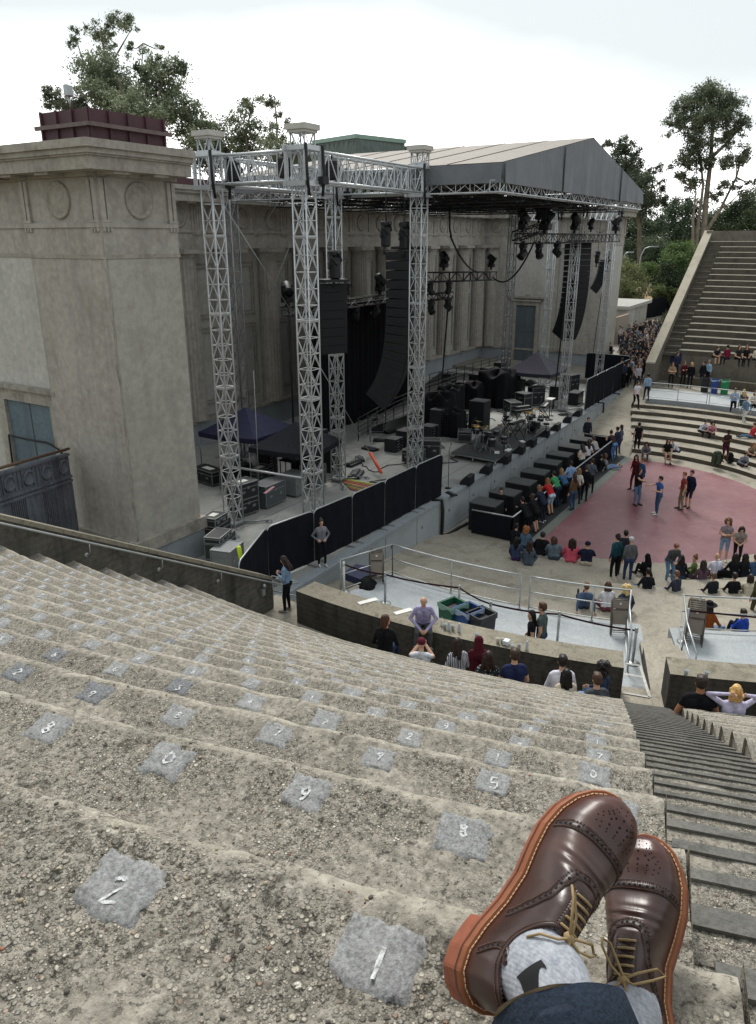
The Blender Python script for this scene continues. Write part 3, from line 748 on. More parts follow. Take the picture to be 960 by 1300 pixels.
# raised repair seam running down the corner
m = MB(); z = ZB+.02; pts = []
while z < ZA: pts.append((SX0+.03+.05*math.sin(z*3.1)*math.sin(z*1.3), SY-.0, z)); z += .12
m.tube(pts, .035, 6); part(m, 'corner_seam', M_TRIM)
RUN = 0
def entab_run(p, q, out, plain=False):
    """entablature along the edge p->q (2-D), out = outward normal: architrave, triglyph frieze with medallions, cornice"""
    global RUN; RUN += 1; e_ = .0031*RUN
    p, q, out = Vector(p), Vector(q), Vector(out); p += out*e_; q += out*e_; L = (q-p).length; d = (q-p)/L
    def blk(mb, s0, s1, o0, o1, z0, z1):
        a = p+d*s0+out*o0; b = p+d*s1+out*o0; c = p+d*s1+out*o1; e = p+d*s0+out*o1
        mb.prism([(a.x, a.y), (b.x, b.y), (c.x, c.y), (e.x, e.y)], z0+e_*.5, z1+e_*.5)
    m = MB(); blk(m, 0, L, -.6, .02, ZA, ZT-.1); blk(m, 0, L, -.6, .075, ZT-.1, ZT+.03); part(m, 'architrave', M_WALL2)
    n = max(1, round(L/2.35)); st = L/n
    t = MB(); blk(t, 0, L, -.6, 0, ZT+.03, ZC); n = 0 if plain else n
    for i in range(n+1 if n else 0):
        c = i*st; w = .36
        for k in range(4):
            s0 = c-w+k*(2*w/4)+.02; s1 = s0+2*w/4-.05
            if s0 < 0 or s1 > L: continue
            blk(t, s0, s1, .0, .075, ZT+.06, ZC-.05)
        for k in range(6):
            s0 = c-w+.03+k*.115
            if s0 < 0 or s0+.07 > L: continue
            blk(t, s0, s0+.07, .02, .085, ZT-.21, ZT-.105)
        s0, s1 = max(0, c-w), min(L, c+w)
        if s1-s0 > .1: blk(t, s0, s1, .0, .09, ZT+.032, ZT+.10)
    part(t, 'frieze', M_WALL2)
    for i in range(n):
        c = p+d*((i+.5)*st); m = MB(); rr = min(.5, st*.25)
        m.lathe((c.x, c.y, (ZT+ZC)/2+.03), [(rr, -.02), (rr, .06), (rr*.86, .075), (rr*.80, .03), (rr*.74, .03), (rr*.68, .055), (0.01, .06)], 28, (out.x, out.y, 0)); part(m, 'medallion', M_TRIM)
    # cornice: stepped bed mould, corona, crowning mould; mutules under the corona
    m = MB()
    for o, z0, z1 in ((.16, ZC, ZC+.10), (.78, ZC+.10, ZC+.42), (.84, ZC+.42, ZC+.47), (.90, ZC+.47, ZC+.60), (.98, ZC+.60, ZR)):
        blk(m, 0 if o < .2 else -o*corner[0], L if o < .2 else L+o*corner[1], -.6, o, z0, z1)
    s = .3
    while s < L: blk(m, s-.28, s+.28, .16, .70, ZC+.03, ZC+.098); s += st/2
    part(m, 'cornice', M_TRIM)
corner = (0, 1); entab_run((SX0, 21.4), (SX0, SY), (-1, 0))
corner = (0, 0); entab_run((SX0, SY), (LX, SY), (0, -1))
corner = (0, 0); entab_run((SX0+.28, 34), (SX0+.28, 21.4), (-1, 0), True)
corner = (0, 0); entab_run((LX, BY), (SX1, BY), (0, -1))
corner = (0, 0); entab_run((SX1, SY-.5), (SX1, BY), (-1, 0))
corner = (1, 0); entab_run((SX1, SY-.5), (SX1+3.2, SY-.5), (0, -1))
# string course on the pilaster and end wall
m = MB(); m.b2((SX0-.03, SY-.03, ZA-.06), (LX+.03, 21.42, ZA+.05)); m.b2((SX0+.25, 21.4, ZA-.06), (SX0+.4, 34, ZA+.05)); m.b2((SX0+.22, 21.4, ZT-.1), (SX0+.4, 34, ZT)); part(m, 'string_course', M_TRIM)
# maroon metal parapet panels on the roofs
M_MAROON = simple('maroon_metal', '#4f3338', .55, .1, .2, 3)
def parapet(x0, y0, x1, y1, z0, z1, name='roof_parapet'):
    m = MB(); m.b2((x0, y0, z0), (x1, y1, z1))
    for x in np.arange(x0, x1+.01, (x1-x0)/max(1, round((x1-x0)/.62))):
        for y in (y0-.03, y1+.03): m.b2((x-.03, y-.03, z0), (x+.03, y+.03, z1+.02))
    for y in np.arange(y0, y1+.01, (y1-y0)/max(1, round((y1-y0)/.62))):
        for x in (x0-.03, x1+.03): m.b2((x-.03, y-.03, z0), (x+.03, y+.03, z1+.02))
    o = part(m, name, M_MAROON)
    m = MB(); zc = (z0+z1)/2
    m.b2((x0-.2, y0-.17, zc-.05), (x1+.17, y0-.10, zc+.05)); m.b2((x0-.17, y0-.1, zc-.05), (x0-.10, y1+.15, zc+.05)); m.build('rail', simple('rusty_rail', '#6d5f5c', .6, .2, .25, 6), o)
parapet(SX0-.25, SY-.3, LX-.5, 19.7, ZR+.02, ZR+.8)
m = MB(); m.b2((SX0-.8, SY-.8, ZR), (LX, 34, ZR+.03)); part(m, 'roof_flashing', M_MAROON)
m = MB(); m.b2((LX+.01, BY-.6, ZR+.01), (SX1+3, BY+2.5, ZR+.34)); part(m, 'roof_parapet', M_MAROON)
# small loudspeaker box up on the left roof
# --- back wall with fluted columns between recessed panels
m = MB(); m.b2((LX-.3, BY+.5, 1.6), (SX1+.5, BY+3.2, ZA)); m.b2((LX, BY+.02, 1.6), (SX1, BY+.51, ZB-.02)); part(m, 'back_wall', M_WALL)
m = MB(); m.b2((LX, BY-.16, ZB-.16), (SX1, BY+.5, ZB)); part(m, 'plinth_ledge', M_TRIM)
m = MB(); m.b2((LX, BY-.01, 1.6), (SX1, BY+.02, ZB-.16)); part(m, 'painted_plinth', M_BLUEGREY)
def fluted(cx, cy, r0=.62, r1=.52, z0=ZB, z1=ZA-.42):
    m = MB(); n = 20; sub = 4; N_ = n*sub; rings = []
    for z, r in ((z0, r0), (z0+(z1-z0)*.5, (r0*.98+r1)*.5+.02), (z1, r1)):
        rings.append([(cx+r*(1-.055*(math.sin(math.pi*(i % sub)/sub)))*math.cos(2*math.pi*i/N_), cy+r*(1-.055*(math.sin(math.pi*(i % sub)/sub)))*math.sin(2*math.pi*i/N_), z) for i in range(N_)])
    vs = sum(rings, []); fs = [(a*N_+i, a*N_+(i+1) % N_, a*N_+N_+(i+1) % N_, a*N_+N_+i) for a in range(2) for i in range(N_)]
    m.add(vs, fs)
    m.lathe((cx, cy, z1), [(r1, 0), (r1+.04, .03), (r1+.02, .06), (r1+.18, .22)], 28); m.box((cx, cy, z1+.32), (2*(r1+.22), 2*(r1+.22), .2))
    return part(m, 'column', M_WALL2)
x = LX+1.3; bay = 3.16; first = True
while x < SX1-.6:
    fluted(x, BY+.12)
    # recessed panel frames between columns
    if x+bay < SX1:
        c = x+bay/2; m = MB()
        for zz0, zz1 in ((ZB+.5, 7.6), (8.0, ZA-.7)):
            for o, t in ((0., .10), (.22, .06)):
                m.b2((c-.75+o, BY+.44, zz0+o), (c-.75+o+t, BY+.52, zz1-o)); m.b2((c+.75-o-t, BY+.44, zz0+o), (c+.75-o, BY+.52, zz1-o))
                m.b2((c-.75+o+t, BY+.44, zz0+o), (c+.75-o-t, BY+.52, zz0+o+t)); m.b2((c-.75+o+t, BY+.44, zz1-o-t), (c+.75-o-t, BY+.52, zz1-o))
        part(m, 'panel_frame', M_TRIM)
    x += bay
m = MB(); m.b2((21.6, BY-.02, 1.6), (22.6, BY-.012, 4.6)); part(m, 'doorway', M_BLACK)
# --- right wing inner face, with pilasters and the tall blue-grey door
m = MB(); m.b2((SX1, SY-.5, ZB), (SX1+3.2, BY+.5, ZA)); part(m, 'right_wing', M_WALL)
m = MB(); m.b2((SX1-.12, SY-.62, ZB-.16), (SX1+3.3, BY, ZB)); m2 = MB(); m2.b2((SX1-.03, SY-.53, .8), (SX1+3.2, BY-.02, ZB-.16)); part(m, 'plinth_ledge', M_TRIM); part(m2, 'painted_plinth', M_BLUEGREY)
for y0, y1 in ((SY-.5, SY+1.9), (21.9, 22.35), (26.6, 27.2)):
    m = MB(); m.b2((SX1-.12, y0-.05, ZB), (SX1, y1, ZA-.01)); part(m, 'pilaster', M_WALL2)
fluted(SX1-.02, 21.0, .5, .42); fluted(SX1+.05, 27.9, .5, .42)
def door_at(side, xw, y0, y1, z0, z1, mat, name='door', fr=.34):
    m = MB(); sg = side
    for a, b, c, d in ((y0-fr, y0, z0, z1+fr), (y1, y1+fr, z0, z1+fr), (y0, y1, z1, z1+fr)): m.b2((xw, a, c), (xw+sg*.16, b, d))
    m.b2((xw, y0-fr-.12, z1+fr), (xw+sg*.3, y1+fr+.12, z1+fr+.14))
    f = part(m, 'door_frame', M_TRIM)
    m = MB(); m.b2((xw+sg*.004, y0, z0), (xw+sg*.04, y1, z1)); o = part(m, name, mat)
    m = MB(); ym = (y0+y1)/2; m.b2((xw+sg*.04, ym-.02, z0), (xw+sg*.055, ym+.02, z1)); m.b2((xw+sg*.04, y0, z0+(z1-z0)*.55), (xw+sg*.058, y1, z0+(z1-z0)*.55+.05)); m.build('door_seam', simple('door_seam', '#4c5459', .6), o)
    return o
M_DOOR = concrete('blue_grey_door', '#5b6a74', '#6c7c86', '#4e5b63', .35, .5, 12, .08, .55)
door_at(-1, SX1-.03, 23.6, 25.4, 1.62, 6.65, concrete('slate_door', '#555d64', '#656d74', None, .3, .5, 12, .05, .6))
m = MB(); m.b2((SX1-.3, 22.6, 7.25), (SX1-.02, 26.4, 7.4)); m.box((SX1-.2, 24.4, 7.5), (.2, .25, .2)); part(m, 'door_hood', M_TRIM)
# blue sheet-metal door in the left end wall
door_at(-1, SX0+.28, 21.75, 24.2, 3.9, 6.9, M_DOOR, 'blue_door', .42)

# theatre-scenery flat leaning by the left door: a painted panel with the building's own columns
fl_ = empty('scenery_panel', (0, 0, 0), 'weathered grey scenery panel with moulded roundels and fluting behind the end wall at left', 'panel')
p0 = at(-45, 612, 4.4); p1 = at(88, 577, 4.4)
A0 = aty(-40, 611, 19.4); A1 = aty(86, 575, 20.6)
def fp_(s, z, o=0.):
    v = A0.lerp(A1, s); d = (A1-A0); nn = Vector((d.y, -d.x, 0)).normalized(); return Vector((v.x, v.y, 0))+nn*o+Vector((0, 0, z))
zt0, zt1 = A0.z, A1.z
def fz(s, t): return (zt0+(zt1-zt0)*s)-t
m = MB(); m.ext([fp_(0, fz(0, 3.4)), fp_(1, fz(1, 3.4)), fp_(1, fz(1, 0)), fp_(0, fz(0, 0))], (fp_(0, 0, -.09)-fp_(0, 0, 0))); M_SCN = concrete('grey_scenery', '#62656e', '#747780', '#50535b', .9, .9, 14, .2)
m.build('backing', M_SCN, fl_)
m = MB()
for t in (.0, .72, .86): m.ext([fp_(0, fz(0, t+.08)), fp_(1, fz(1, t+.08)), fp_(1, fz(1, t)), fp_(0, fz(0, t))], fp_(0, 0, .06)-fp_(0, 0, 0))
for i in range(52):
    s = i/52
    if (i % 10) < 6: m.ext([fp_(s+.004, fz(s, .66)), fp_(s+.012, fz(s, .66)), fp_(s+.012, fz(s, .14)), fp_(s+.004, fz(s, .14))], fp_(0, 0, .04)-fp_(0, 0, 0)) if i % 2 == 0 else None
    if (i % 17) < 8: m.ext([fp_(s+.004, fz(s, 3.2)), fp_(s+.010, fz(s, 3.2)), fp_(s+.010, fz(s, 1.0)), fp_(s+.004, fz(s, 1.0))], fp_(0, 0, .05)-fp_(0, 0, 0))
m.build('moulding', M_SCN, fl_)
dd = fp_(0, 0, 1)-fp_(0, 0, 0)
for i in (8, 18, 28, 38, 48):
    s = i/52; c = fp_(s, fz(s, .4), 0); m = MB(); m.lathe(c, [(.24, 0), (.24, .04), (.19, .06), (.18, .02), (.01, .03)], 20, dd); m.build('roundel', M_SCN, fl_)
m = MB(); m.tube([fp_(0, fz(0, -.12)), fp_(1.02, fz(1, -.12))], .045, 8); m.build('top_pipe', simple('rusty_pipe', '#6a5446', .7, .3, .3, 8), fl_)
# black cable drooping over the blue door
c0 = aty(13, 551, 21.6); m = MB()
pp = [atx(x, y, SX0-.1) for x, y in ((11, 552), (18, 554), (35, 558), (60, 562), (78, 573), (80, 600), (90, 625))]
m.tube(pp, .035, 6); m.tube([atx(11, 552, SX0-.1), atx(16, 588, SX0-.1)], .03, 6)
tag(m.build('cable', M_RUBBER), 'black cable draped across the blue metal door at left', 'cable')

# ================================================================== the stage
stg = empty('concert_stage', (0, 0, 0), 'wide grey painted concert stage with a low front wall facing the red floor', 'stage')
FY = 13.6; ZS = 1.6
m = MB(); m.b2((LX+.0, FY+.30, 0), (SX1+2, BY, ZS-.0)); m.b2((15.9, FY+.3, 0), (LX, SY-.1, ZS)); m.b2((SX1+2-.01, FY+.3, 0), (SX1+3.0, SY-.6, ZS)); m.build('deck', M_DECK, stg)
m = MB(); m.b2((15.9, FY, 0), (66, FY+.30, ZS-.12)); m.build('front_wall', M_STAGEWALL, stg)
m = MB(); m.b2((15.9, FY-.04, ZS-.12), (66, FY+.36, ZS+.03)); m.build('edge_coping', M_BLUEGREY, stg)
m = MB()
for x in np.arange(22.5, 60, 2.44): m.b2((x-.012, FY-.006, .1), (x+.012, FY, ZS-.12)); m.b2((x+.4, FY-.03, .9), (x+.45, FY, 1.0))
m.build('panel_seam', simple('seam_grey', '#5d6266', .7), stg)
m = MB(); m.b2((28.0, FY-.03, .0), (60, FY, .12)); m.build('skirting', M_BLUEGREY, stg)
# long floorboard seams
m = MB()
for y in (15.0, 16.6, 18.6, 21, 23.5): m.b2((17, y-.012, ZS-.001), (63, y+.012, ZS+.002))
m.build('floor_seam', simple('deck_seam', '#585954', .8), stg)
# ================================================================== trusses, towers, roof, hanging gear
def box_truss(mb, p, q, w, nb, r=.03, rd=.016, style='X', up=None, h=None, sides=(0, 1, 2, 3)):
    p, q = Vector(p), Vector(q); d = (q-p).normalized(); h = h or w
    u = Vector(up) if up else (Vector((1, 0, 0)) if abs(d.z) > .9 else Vector((0, 0, 1)))
    u = (u-d*u.dot(d)).normalized(); v = d.cross(u)
    cs = [(-.5, -.5), (.5, -.5), (.5, .5), (-.5, .5)]
    def pt(c, t): return p+(q-p)*t+u*cs[c][0]*h+v*cs[c][1]*w
    for c in range(4): mb.tube([pt(c, 0), pt(c, 1)], r, 6)
    for i in range(nb+1):
        t = i/nb
        for s in sides: mb.tube([pt(s, t), pt((s+1) % 4, t)], rd, 4, False)
        if i < nb:
            t2 = (i+1)/nb
            for s in sides:
                a, b = s, (s+1) % 4
                if style == 'K':
                    mid = (pt(a, (t+t2)/2)+pt(b, (t+t2)/2))/2
                    mm = (pt(a, t2)+pt(b, t2))/2 if i % 2 == 0 else (pt(a, t)+pt(b, t))/2
                    e0, e1 = (pt(a, t), pt(b, t)) if i % 2 == 0 else (pt(a, t2), pt(b, t2))
                    mb.tube([e0, mm], rd, 4, False); mb.tube([e1, mm], rd, 4, False)
                elif style == 'X': mb.tube([pt(a, t), pt(b, t2)], rd, 4, False); mb.tube([pt(b, t), pt(a, t2)], rd, 4, False)
                else:
                    if i % 2: mb.tube([pt(a, t), pt(b, t2)], rd, 4, False)
                    else: mb.tube([pt(b, t), pt(a, t2)], rd, 4, False)
    return mb
ZTR0, ZTR1 = 13.68, 14.6
WX0, WX1, WY0, WY1 = 20.35, 27.95, 15.3, 19.1      # left wing rectangle
def tower(x, y, zt, w, label, mat=None, cap=True, z0=ZS, nb=None, sleeve=True):
    t = empty('truss_tower', (x, y, z0), label, 'truss tower', 'truss towers round the stage roof')
    mat = mat or M_ALU; H = zt-z0; nb = nb or max(4, int(H/.52)//2*2)
    m = MB(); box_truss(m, (0, 0, .12), (0, 0, H), w, nb, .030, .017, 'K')
    for i in range(0, nb, 5):
        z = .12+(H-.12)*i/nb
        for s in (-1, 1): m.bar((-w/2, s*w/2, z+.05), (w/2, s*w/2, z+.05), .045); m.bar((s*w/2, -w/2, z+.05), (s*w/2, w/2, z+.05), .045)
    m.build('mast', mat, t)
    m = MB()
    for a, b in ((-1, -1), (1, -1), (1, 1), (-1, 1)): m.tube([(a*w/2, b*w/2, .08), (a*.95, b*.95, .08)], .035, 6); m.lathe((a*.95, b*.95, 0), [(.13, 0), (.13, .03), (.04, .05), (.03, .12)], 10)
    m.box((0, 0, .09), (w+.1, w+.1, .06)); m.build('base', M_ALUD, t)
    if cap:
        m = MB(); m.box((0, 0, H+.06), (w+.26, w+.26, .16)); m.box((0, 0, H-.06), (w+.14, w+.14, .08)); m.build('head_block', simple('pale_head_block', '#b9b6ad', .6, .2, .12, 6), t)
    if sleeve:
        zs = ZTR0-z0; m = MB(); k = w+.22
        for z in (zs-.05, zs+.95):
            for s in (-1, 1): m.box((0, s*k/2, z), (k+.25, .09, .14)); m.box((s*k/2, 0, z), (.09, k-.1, .14))
        for a, b in ((-1, -1), (1, -1), (1, 1), (-1, 1)): m.box((a*k/2, b*k/2, zs+.45), (.095, .095, .95))
        m.build('sleeve_block', M_ALU, t)
        m = MB()
        for a, b in ((1, -1), (-1, -1)): m.tube([(a*(k/2+.06), b*(k/2+.07), zs+1.05), (a*(k/2+.07), b*(k/2+.1), zs+.2), (a*(k/2-.02), b*(k/2+.09), zs-.4)], .05, 6)
        m.box((k/2, -k/2-.12, zs+.05), (.3, .2, .22)); m.build('ratchet_strap', M_BLACK, t)
    return t
CAPZ = 15.15
tower(WX0, WY0, CAPZ, .52, 'tall silver truss tower nearest the camera, front left corner of the stage rig')
tower(WX0-.05, WY1, CAPZ+.05, .5, 'silver truss tower beside the corner pilaster with road cases at its foot')
tower(WX1, WY0+.1, CAPZ+.1, .5, 'silver truss tower right of the big black hanging speaker array')
tower(WX1-.85, WY1-.2, CAPZ-.1, .46, 'silver truss tower partly hidden behind the smaller hanging speaker array')
tower(28.0, 25.3, 13.9, .5, 'dull grey truss tower standing in the shade behind the blue canopy', M_ALUD, False, sleeve=False)
tower(47.0, 15.15, 13.9, .46, 'silver truss tower in front of the right hanging speaker array by the wedge monitors', None, False)
tower(47.5, 19.4, 13.9, .44, 'silver truss tower beside the covered gear at the rear of the stage', M_ALUD, False)
tower(54.8, 15.2, 13.8, .46, 'bright silver truss tower at the far right edge of the stage', None, False)
tower(54.6, 19.3, 13.8, .44, 'silver truss tower right of the tall grey door behind the small dark canopy', None, False)
def truss(label, p, q, w, nb, mat=None, h=None, style='Z', r=.032, name='box_truss', grp='horizontal trusses of the stage rig'):
    m = MB(); box_truss(m, p, q, w, nb, r, .018, style, None, h); return tag(m.build(name, mat or M_ALU), label, 'truss', grp)
zm = (ZTR0+ZTR1)/2
truss('deep silver truss joining the two left front towers above the hanging arrays', (WX0+.4, WY0, zm), (WX1-.4, WY0+.1, zm), .62, 13, None, .85, 'Z', .042)
truss('deep silver truss from the nearest tower back to the pilaster tower', (WX0, WY0+.4, zm), (WX0, WY1-.4, zm), .6, 8, None, .85, 'Z', .042)
truss('silver truss along the back of the left speaker wing', (WX0+.4, WY1, zm), (WX1-.8, WY1-.2, zm), .6, 12, None, .85, 'Z', .042)
truss('silver truss on the inner side of the left speaker wing', (WX1-.2, WY0+.4, zm), (WX1-.4, WY1-.5, zm), .6, 7, None, .85, 'Z', .042)
truss('silver truss across the front of the right speaker wing under the roof', (47.3, 15.2, 13.5), (54.5, 15.2, 13.5), .5, 12, None, .6)
truss('silver truss across the back of the right speaker wing', (47.7, 19.4, 13.5), (54.4, 19.3, 13.5), .5, 12, None, .6)
# black motors in the truss corners
for lab, x, y in (('black chain motor in the truss corner near the pilaster tower', WX0+.35, WY1-.7), ('black chain motor in the truss beside the nearest tower', WX0+.1, WY0+.85), ('black chain motor inside the front left truss', WX0+1.6, WY0+.05)):
    m = MB(); m.bev((0, 0, 0), (.32, .4, .62), .06); m.tube([(0, 0, .3), (0, 0, .5)], .03, 6); m.lathe((.18, 0, .05), [(.12, 0), (.12, .12), (.05, .14)], 12, (1, 0, 0))
    tag(m.build('chain_motor', M_BLACK, None, (x, y, zm)), lab, 'chain motor')
# --------- roof canopy
RX0, RX1, RY0, RY1 = 28.0, 48.95, 12.0, 25.4; RZ0, RZ1, RZA = 13.98, 14.66, 16.5; RXM = 38.6
roof = empty('stage_roof', (RX0, RY0, 0), 'big gabled fabric stage roof with tan top and grey front skirt', 'stage roof')
def ro(m, n, mat): m.v = [(x-RX0, y-RY0, z) for x, y, z in m.v]; return m.build(n, mat, roof)
def m_fabric(name, a, b, sm=.5):
    t = NT(name); f = t.noise(.8, 5, .6, .3); col = t.ramp(f, [(.3, hexc(a)), (.7, hexc(b))])
    w = t.noise(1.2, 4, .6, 1.2, (1, 1, .35)); return t.fin(col, .6, t.bump(w, .5, .12), 0, .3)
M_SKIRT = m_fabric('grey_skirt', '#63666b', '#74777c'); M_TAN = m_fabric('tan_canvas', '#61574b', '#6f6558')
m = MB(); th = .03
def gz(x): return RZ1+(RZA-RZ1)*(1-abs(x-RXM)/((RXM-RX0) if x < RXM else (RX1-RXM)))
n = 34
for i in range(n):
    x0, x1 = RX0+(RX1-RX0)*i/n, RX0+(RX1-RX0)*(i+1)/n
    w0, w1 = .02*math.sin(x0*2.3)+.015*math.sin(x0*5.1), .02*math.sin(x1*2.3)+.015*math.sin(x1*5.1)
    m.add([(x0, RY0-.05+w0, RZ0), (x1, RY0-.05+w1, RZ0), (x1, RY0, gz(x1)), (x0, RY0, gz(x0))], [(0, 1, 2, 3)])
ro(m, 'front_skirt', M_SKIRT)
for x in (RX0+.1, RX0+6.6, RXM+5.2):
    m = MB(); m.tube([(x, RY0-.08, RZ0), (x+.05, RY0-.05, gz(x))], .035, 6); ro(m, 'skirt_seam', simple('seam_dark', '#4b4d50', .7))
for xx, nm in ((RX0, 'side_skirt'), (RX1, 'side_skirt')):
    m = MB()
    for i in range(24):
        y0, y1 = RY0+(RY1-RY0)*i/24, RY0+(RY1-RY0)*(i+1)/24
        m.add([(xx+.02*math.sin(y0*3), y0, RZ0), (xx+.02*math.sin(y1*3), y1, RZ0), (xx, y1, RZ1), (xx, y0, RZ1)], [(0, 1, 2, 3)])
    ro(m, nm, M_SKIRT)
m = MB(); NN = 30
for a, b in ((RX0, RXM), (RXM, RX1)):
    m.grid(lambda u, v: (a+(b-a)*u, RY0+(RY1-RY0)*v, gz(a+(b-a)*u)+.02-.012*math.sin(math.pi*u)*math.sin(math.pi*((v*5) % 1))), 8, NN)
ro(m, 'canvas_top', M_TAN)
m = MB()
for i in range(1, 6):
    y = RY0+(RY1-RY0)*i/6; m.tube([(RX0, y, RZ1+.03), (RXM, y, RZA+.03), (RX1, y, RZ1+.03)], .014, 6)
ro(m, 'canvas_seam', simple('canvas_seam', '#6f6558', .8))
m = MB()
for x in (RX0+.3, RX1-.3): box_truss(m, (x, RY0+.1, RZ0-.1), (x, RY1, RZ0-.1), .4, 22, .03, .016, 'Z')
for y in (RY0+.25, RY1-.2): box_truss(m, (RX0, y, RZ0-.1), (RX1, y, RZ0-.1), .4, 34, .03, .016, 'Z')
ro(m, 'edge_truss', M_ALU)
m = MB()
for i in range(1, 6): y = RY0+(RY1-RY0)*i/6; box_truss(m, (RX0+.3, y, RZ0-.1), (RX1-.3, y, RZ0-.1), .36, 22, .028, .014, 'Z')
for i in range(1, 7): x = RX0+(RX1-RX0)*i/7; box_truss(m, (x, RY0+.3, RZ0-.35), (x, RY1, RZ0-.35), .3, 18, .026, .014, 'Z')
m.tube([(RXM, RY0+.2, RZA-.15), (RXM, RY1-.1, RZA-.15)], .05, 6)
for i in range(7):
    y = RY0+.2+(RY1-RY0-.4)*i/6
    for x in (RX0+.2, RX1-.2): m.tube([(x, y, RZ1-.1), (RXM, y, RZA-.15)], .04, 6)
ro(m, 'grid_truss', M_BLACK)
# --------- hanging line arrays
def line_array(label, x, y, ztop, n, cw, ch, cd_, face, curve, bumper=True, sag0=0.):
    """column of curved cabinets; face = heading of the fronts"""
    a = empty('line_array', (x, y, ztop), label, 'speakers', None, face)
    px, pz, tilt = 0., 0., sag0
    if bumper:
        m = MB(); m.box((-.15, 0, .10), (cd_*1.25, cw*.9, .10)); m.tube([(-.1, 0, .1), (-.1, 0, .7)], .02, 6); m.build('bumper_frame', M_BLACK, a)
    for i in range(n):
        tilt += curve(i/max(1, n-1)); c, s = math.cos(tilt), math.sin(tilt)
        m = MB(); m.M = Matrix.Translation((px, 0, pz)) @ Matrix.Rotation(tilt, 4, Vector((0, 1, 0)))
        hw, hd = cw/2, cd_
        m.add([(0, -hw, 0), (0, hw, 0), (-hd, hw*.86, -.02), (-hd, -hw*.86, -.02), (0, -hw, -ch+.012), (0, hw, -ch+.012), (-hd, hw*.86, -ch+.05), (-hd, -hw*.86, -ch+.05)],
              [(0, 1, 2, 3), (7, 6, 5, 4), (0, 4, 5, 1), (1, 5, 6, 2), (2, 6, 7, 3), (3, 7, 4, 0)])
        for sy in (-1, 1): m.b2((-hd*.62, sy*hw*.95, -ch*.62), (-hd*.30, sy*(hw*.95+.012), -ch*.38))
        cb = m.build('speaker_cabinet', M_SPK, a); m2 = MB(); m2.M = m.M; m2.b2((.004, -hw*.94, -ch+.03), (.016, hw*.94, -.018)); m2.build('grille', M_GRILLE, cb)
        # next cabinet pivots about the lower front edge
        v = m.M @ Vector((0, 0, -ch)); px, pz = v.x, v.z
    return a
M_SPK = simple('speaker_black', '#15171b', .6, 0, .2, 4); M_GRILLE = simple('speaker_grille', '#101216', .75, 0, .2, 30)
q = aty(525, 318, 15.9)
line_array('tall curved black line array of stacked speakers hanging at stage left', q.x, q.y, q.z, 18, 1.5, .375, 1.05, R_(-70), lambda t: .004+.10*t**2, sag0=-.04)
q = aty(424, 360, 16.0)
line_array('smaller straight black speaker array hanging in front of a truss tower', q.x, q.y, q.z, 8, 1.05, .31, .62, R_(-118), lambda t: .004, sag0=.0)
q = aty(743, 308, 15.6)
line_array('tall curved black line array hanging at the right side of the stage', q.x, q.y, q.z, 18, 1.35, .35, 1.15, R_(-110), lambda t: .006+.062*t*t, sag0=-.06)
q = aty(772, 332, 16.2)
line_array('short curved black speaker array at the far right below two hoists', q.x, q.y, q.z, 8, 1.2, .30, .62, R_(-70), lambda t: .035+.09*t, sag0=0.)
# hoists and cable bundles above the arrays
def hoist(px, py, y, label, s=1.):
    c = aty(px, py, y); m = MB(); m.bev((0, 0, -.35*s), (.34*s, .3*s, .75*s), .06); m.bev((.02, 0, .12*s), (.5*s, .26*s, .2*s), .05);
    for k in range(7): a = k*2.4; m.cap((.22*s*math.cos(a), .16*s*math.sin(a), .2*s-.05*k*s), (.26*s*math.cos(a+.9), .2*s*math.sin(a+.9), -.06*k*s), .05*s, .045*s, 6)
    m.tube([(0, 0, .1), (0, 0, max(.3, 13.7-c.z))], .018, 5)
    m.tube([(-.1, 0, -.7*s), (-.1, 0, -1.0*s)], .05, 6)
    tag(m.build('chain_hoist', M_BLACK, None, c), label, 'hoist')
hoist(490, 288, 15.9, 'black chain hoist with cable bundle above the left end of the tall array')
hoist(514, 290, 15.9, 'black chain hoist hanging beside the silver tower above the tall array', 1.1)
hoist(425, 326, 16.0, 'tangle of black cable and hoist above the smaller array', 1.05)
hoist(759, 322, 16.2, 'left of two black hoists above the short right array', .9); hoist(772, 322, 16.2, 'right of two black hoists above the short right array', .9)
# --------- black lighting trusses with moving heads
def moving_head(mb_body, mb_head, c, s=1., tilt=.6):
    mb_body.bev((c[0], c[1], c[2]), (.34*s, .3*s, .16*s), .03)
    for k in (-1, 1): mb_body.box((c[0]+k*.17*s, c[1], c[2]-.25*s), (.05*s, .14*s, .36*s))
def mhead(label, c, s=1., az=-2., up=False, grp='moving head lights on the black trusses'):
    t = empty('stage_light', c, label, 'stage light', grp); sg = 1 if up else -1
    m = MB(); m.bev((0, 0, 0), (.36*s, .34*s, .2*s), .04); m.box((0, 0, -sg*.16*s), (.12*s, .1*s, .16*s)); m.build('base', M_BLACK, t)
    m = MB()
    for k in (-1, 1): m.box((k*.2*s, 0, sg*.28*s), (.06*s, .16*s, .44*s))
    m.box((0, 0, sg*.13*s), (.46*s, .18*s, .07*s)); m.build('yoke', M_BLACK, t)
    d = Vector((math.cos(az)*.7, math.sin(az)*.7, -.6)).normalized(); m = MB()
    m.lathe(Vector((0, 0, sg*.38*s))-d*.26*s, [(.10*s, 0), (.17*s, .06*s), (.17*s, .32*s), (.2*s, .42*s), (.2*s, .5*s)], 14, d); h = m.build('lamp_head', M_BLACK, t)
    m = MB(); m.lathe(Vector((0, 0, sg*.38*s))+d*.235*s, [(.175*s, 0), (.16*s, .02*s), (.01, .03*s)], 14, d); m.build('lens', M_GLOSSB, h)
    return t
lights = []
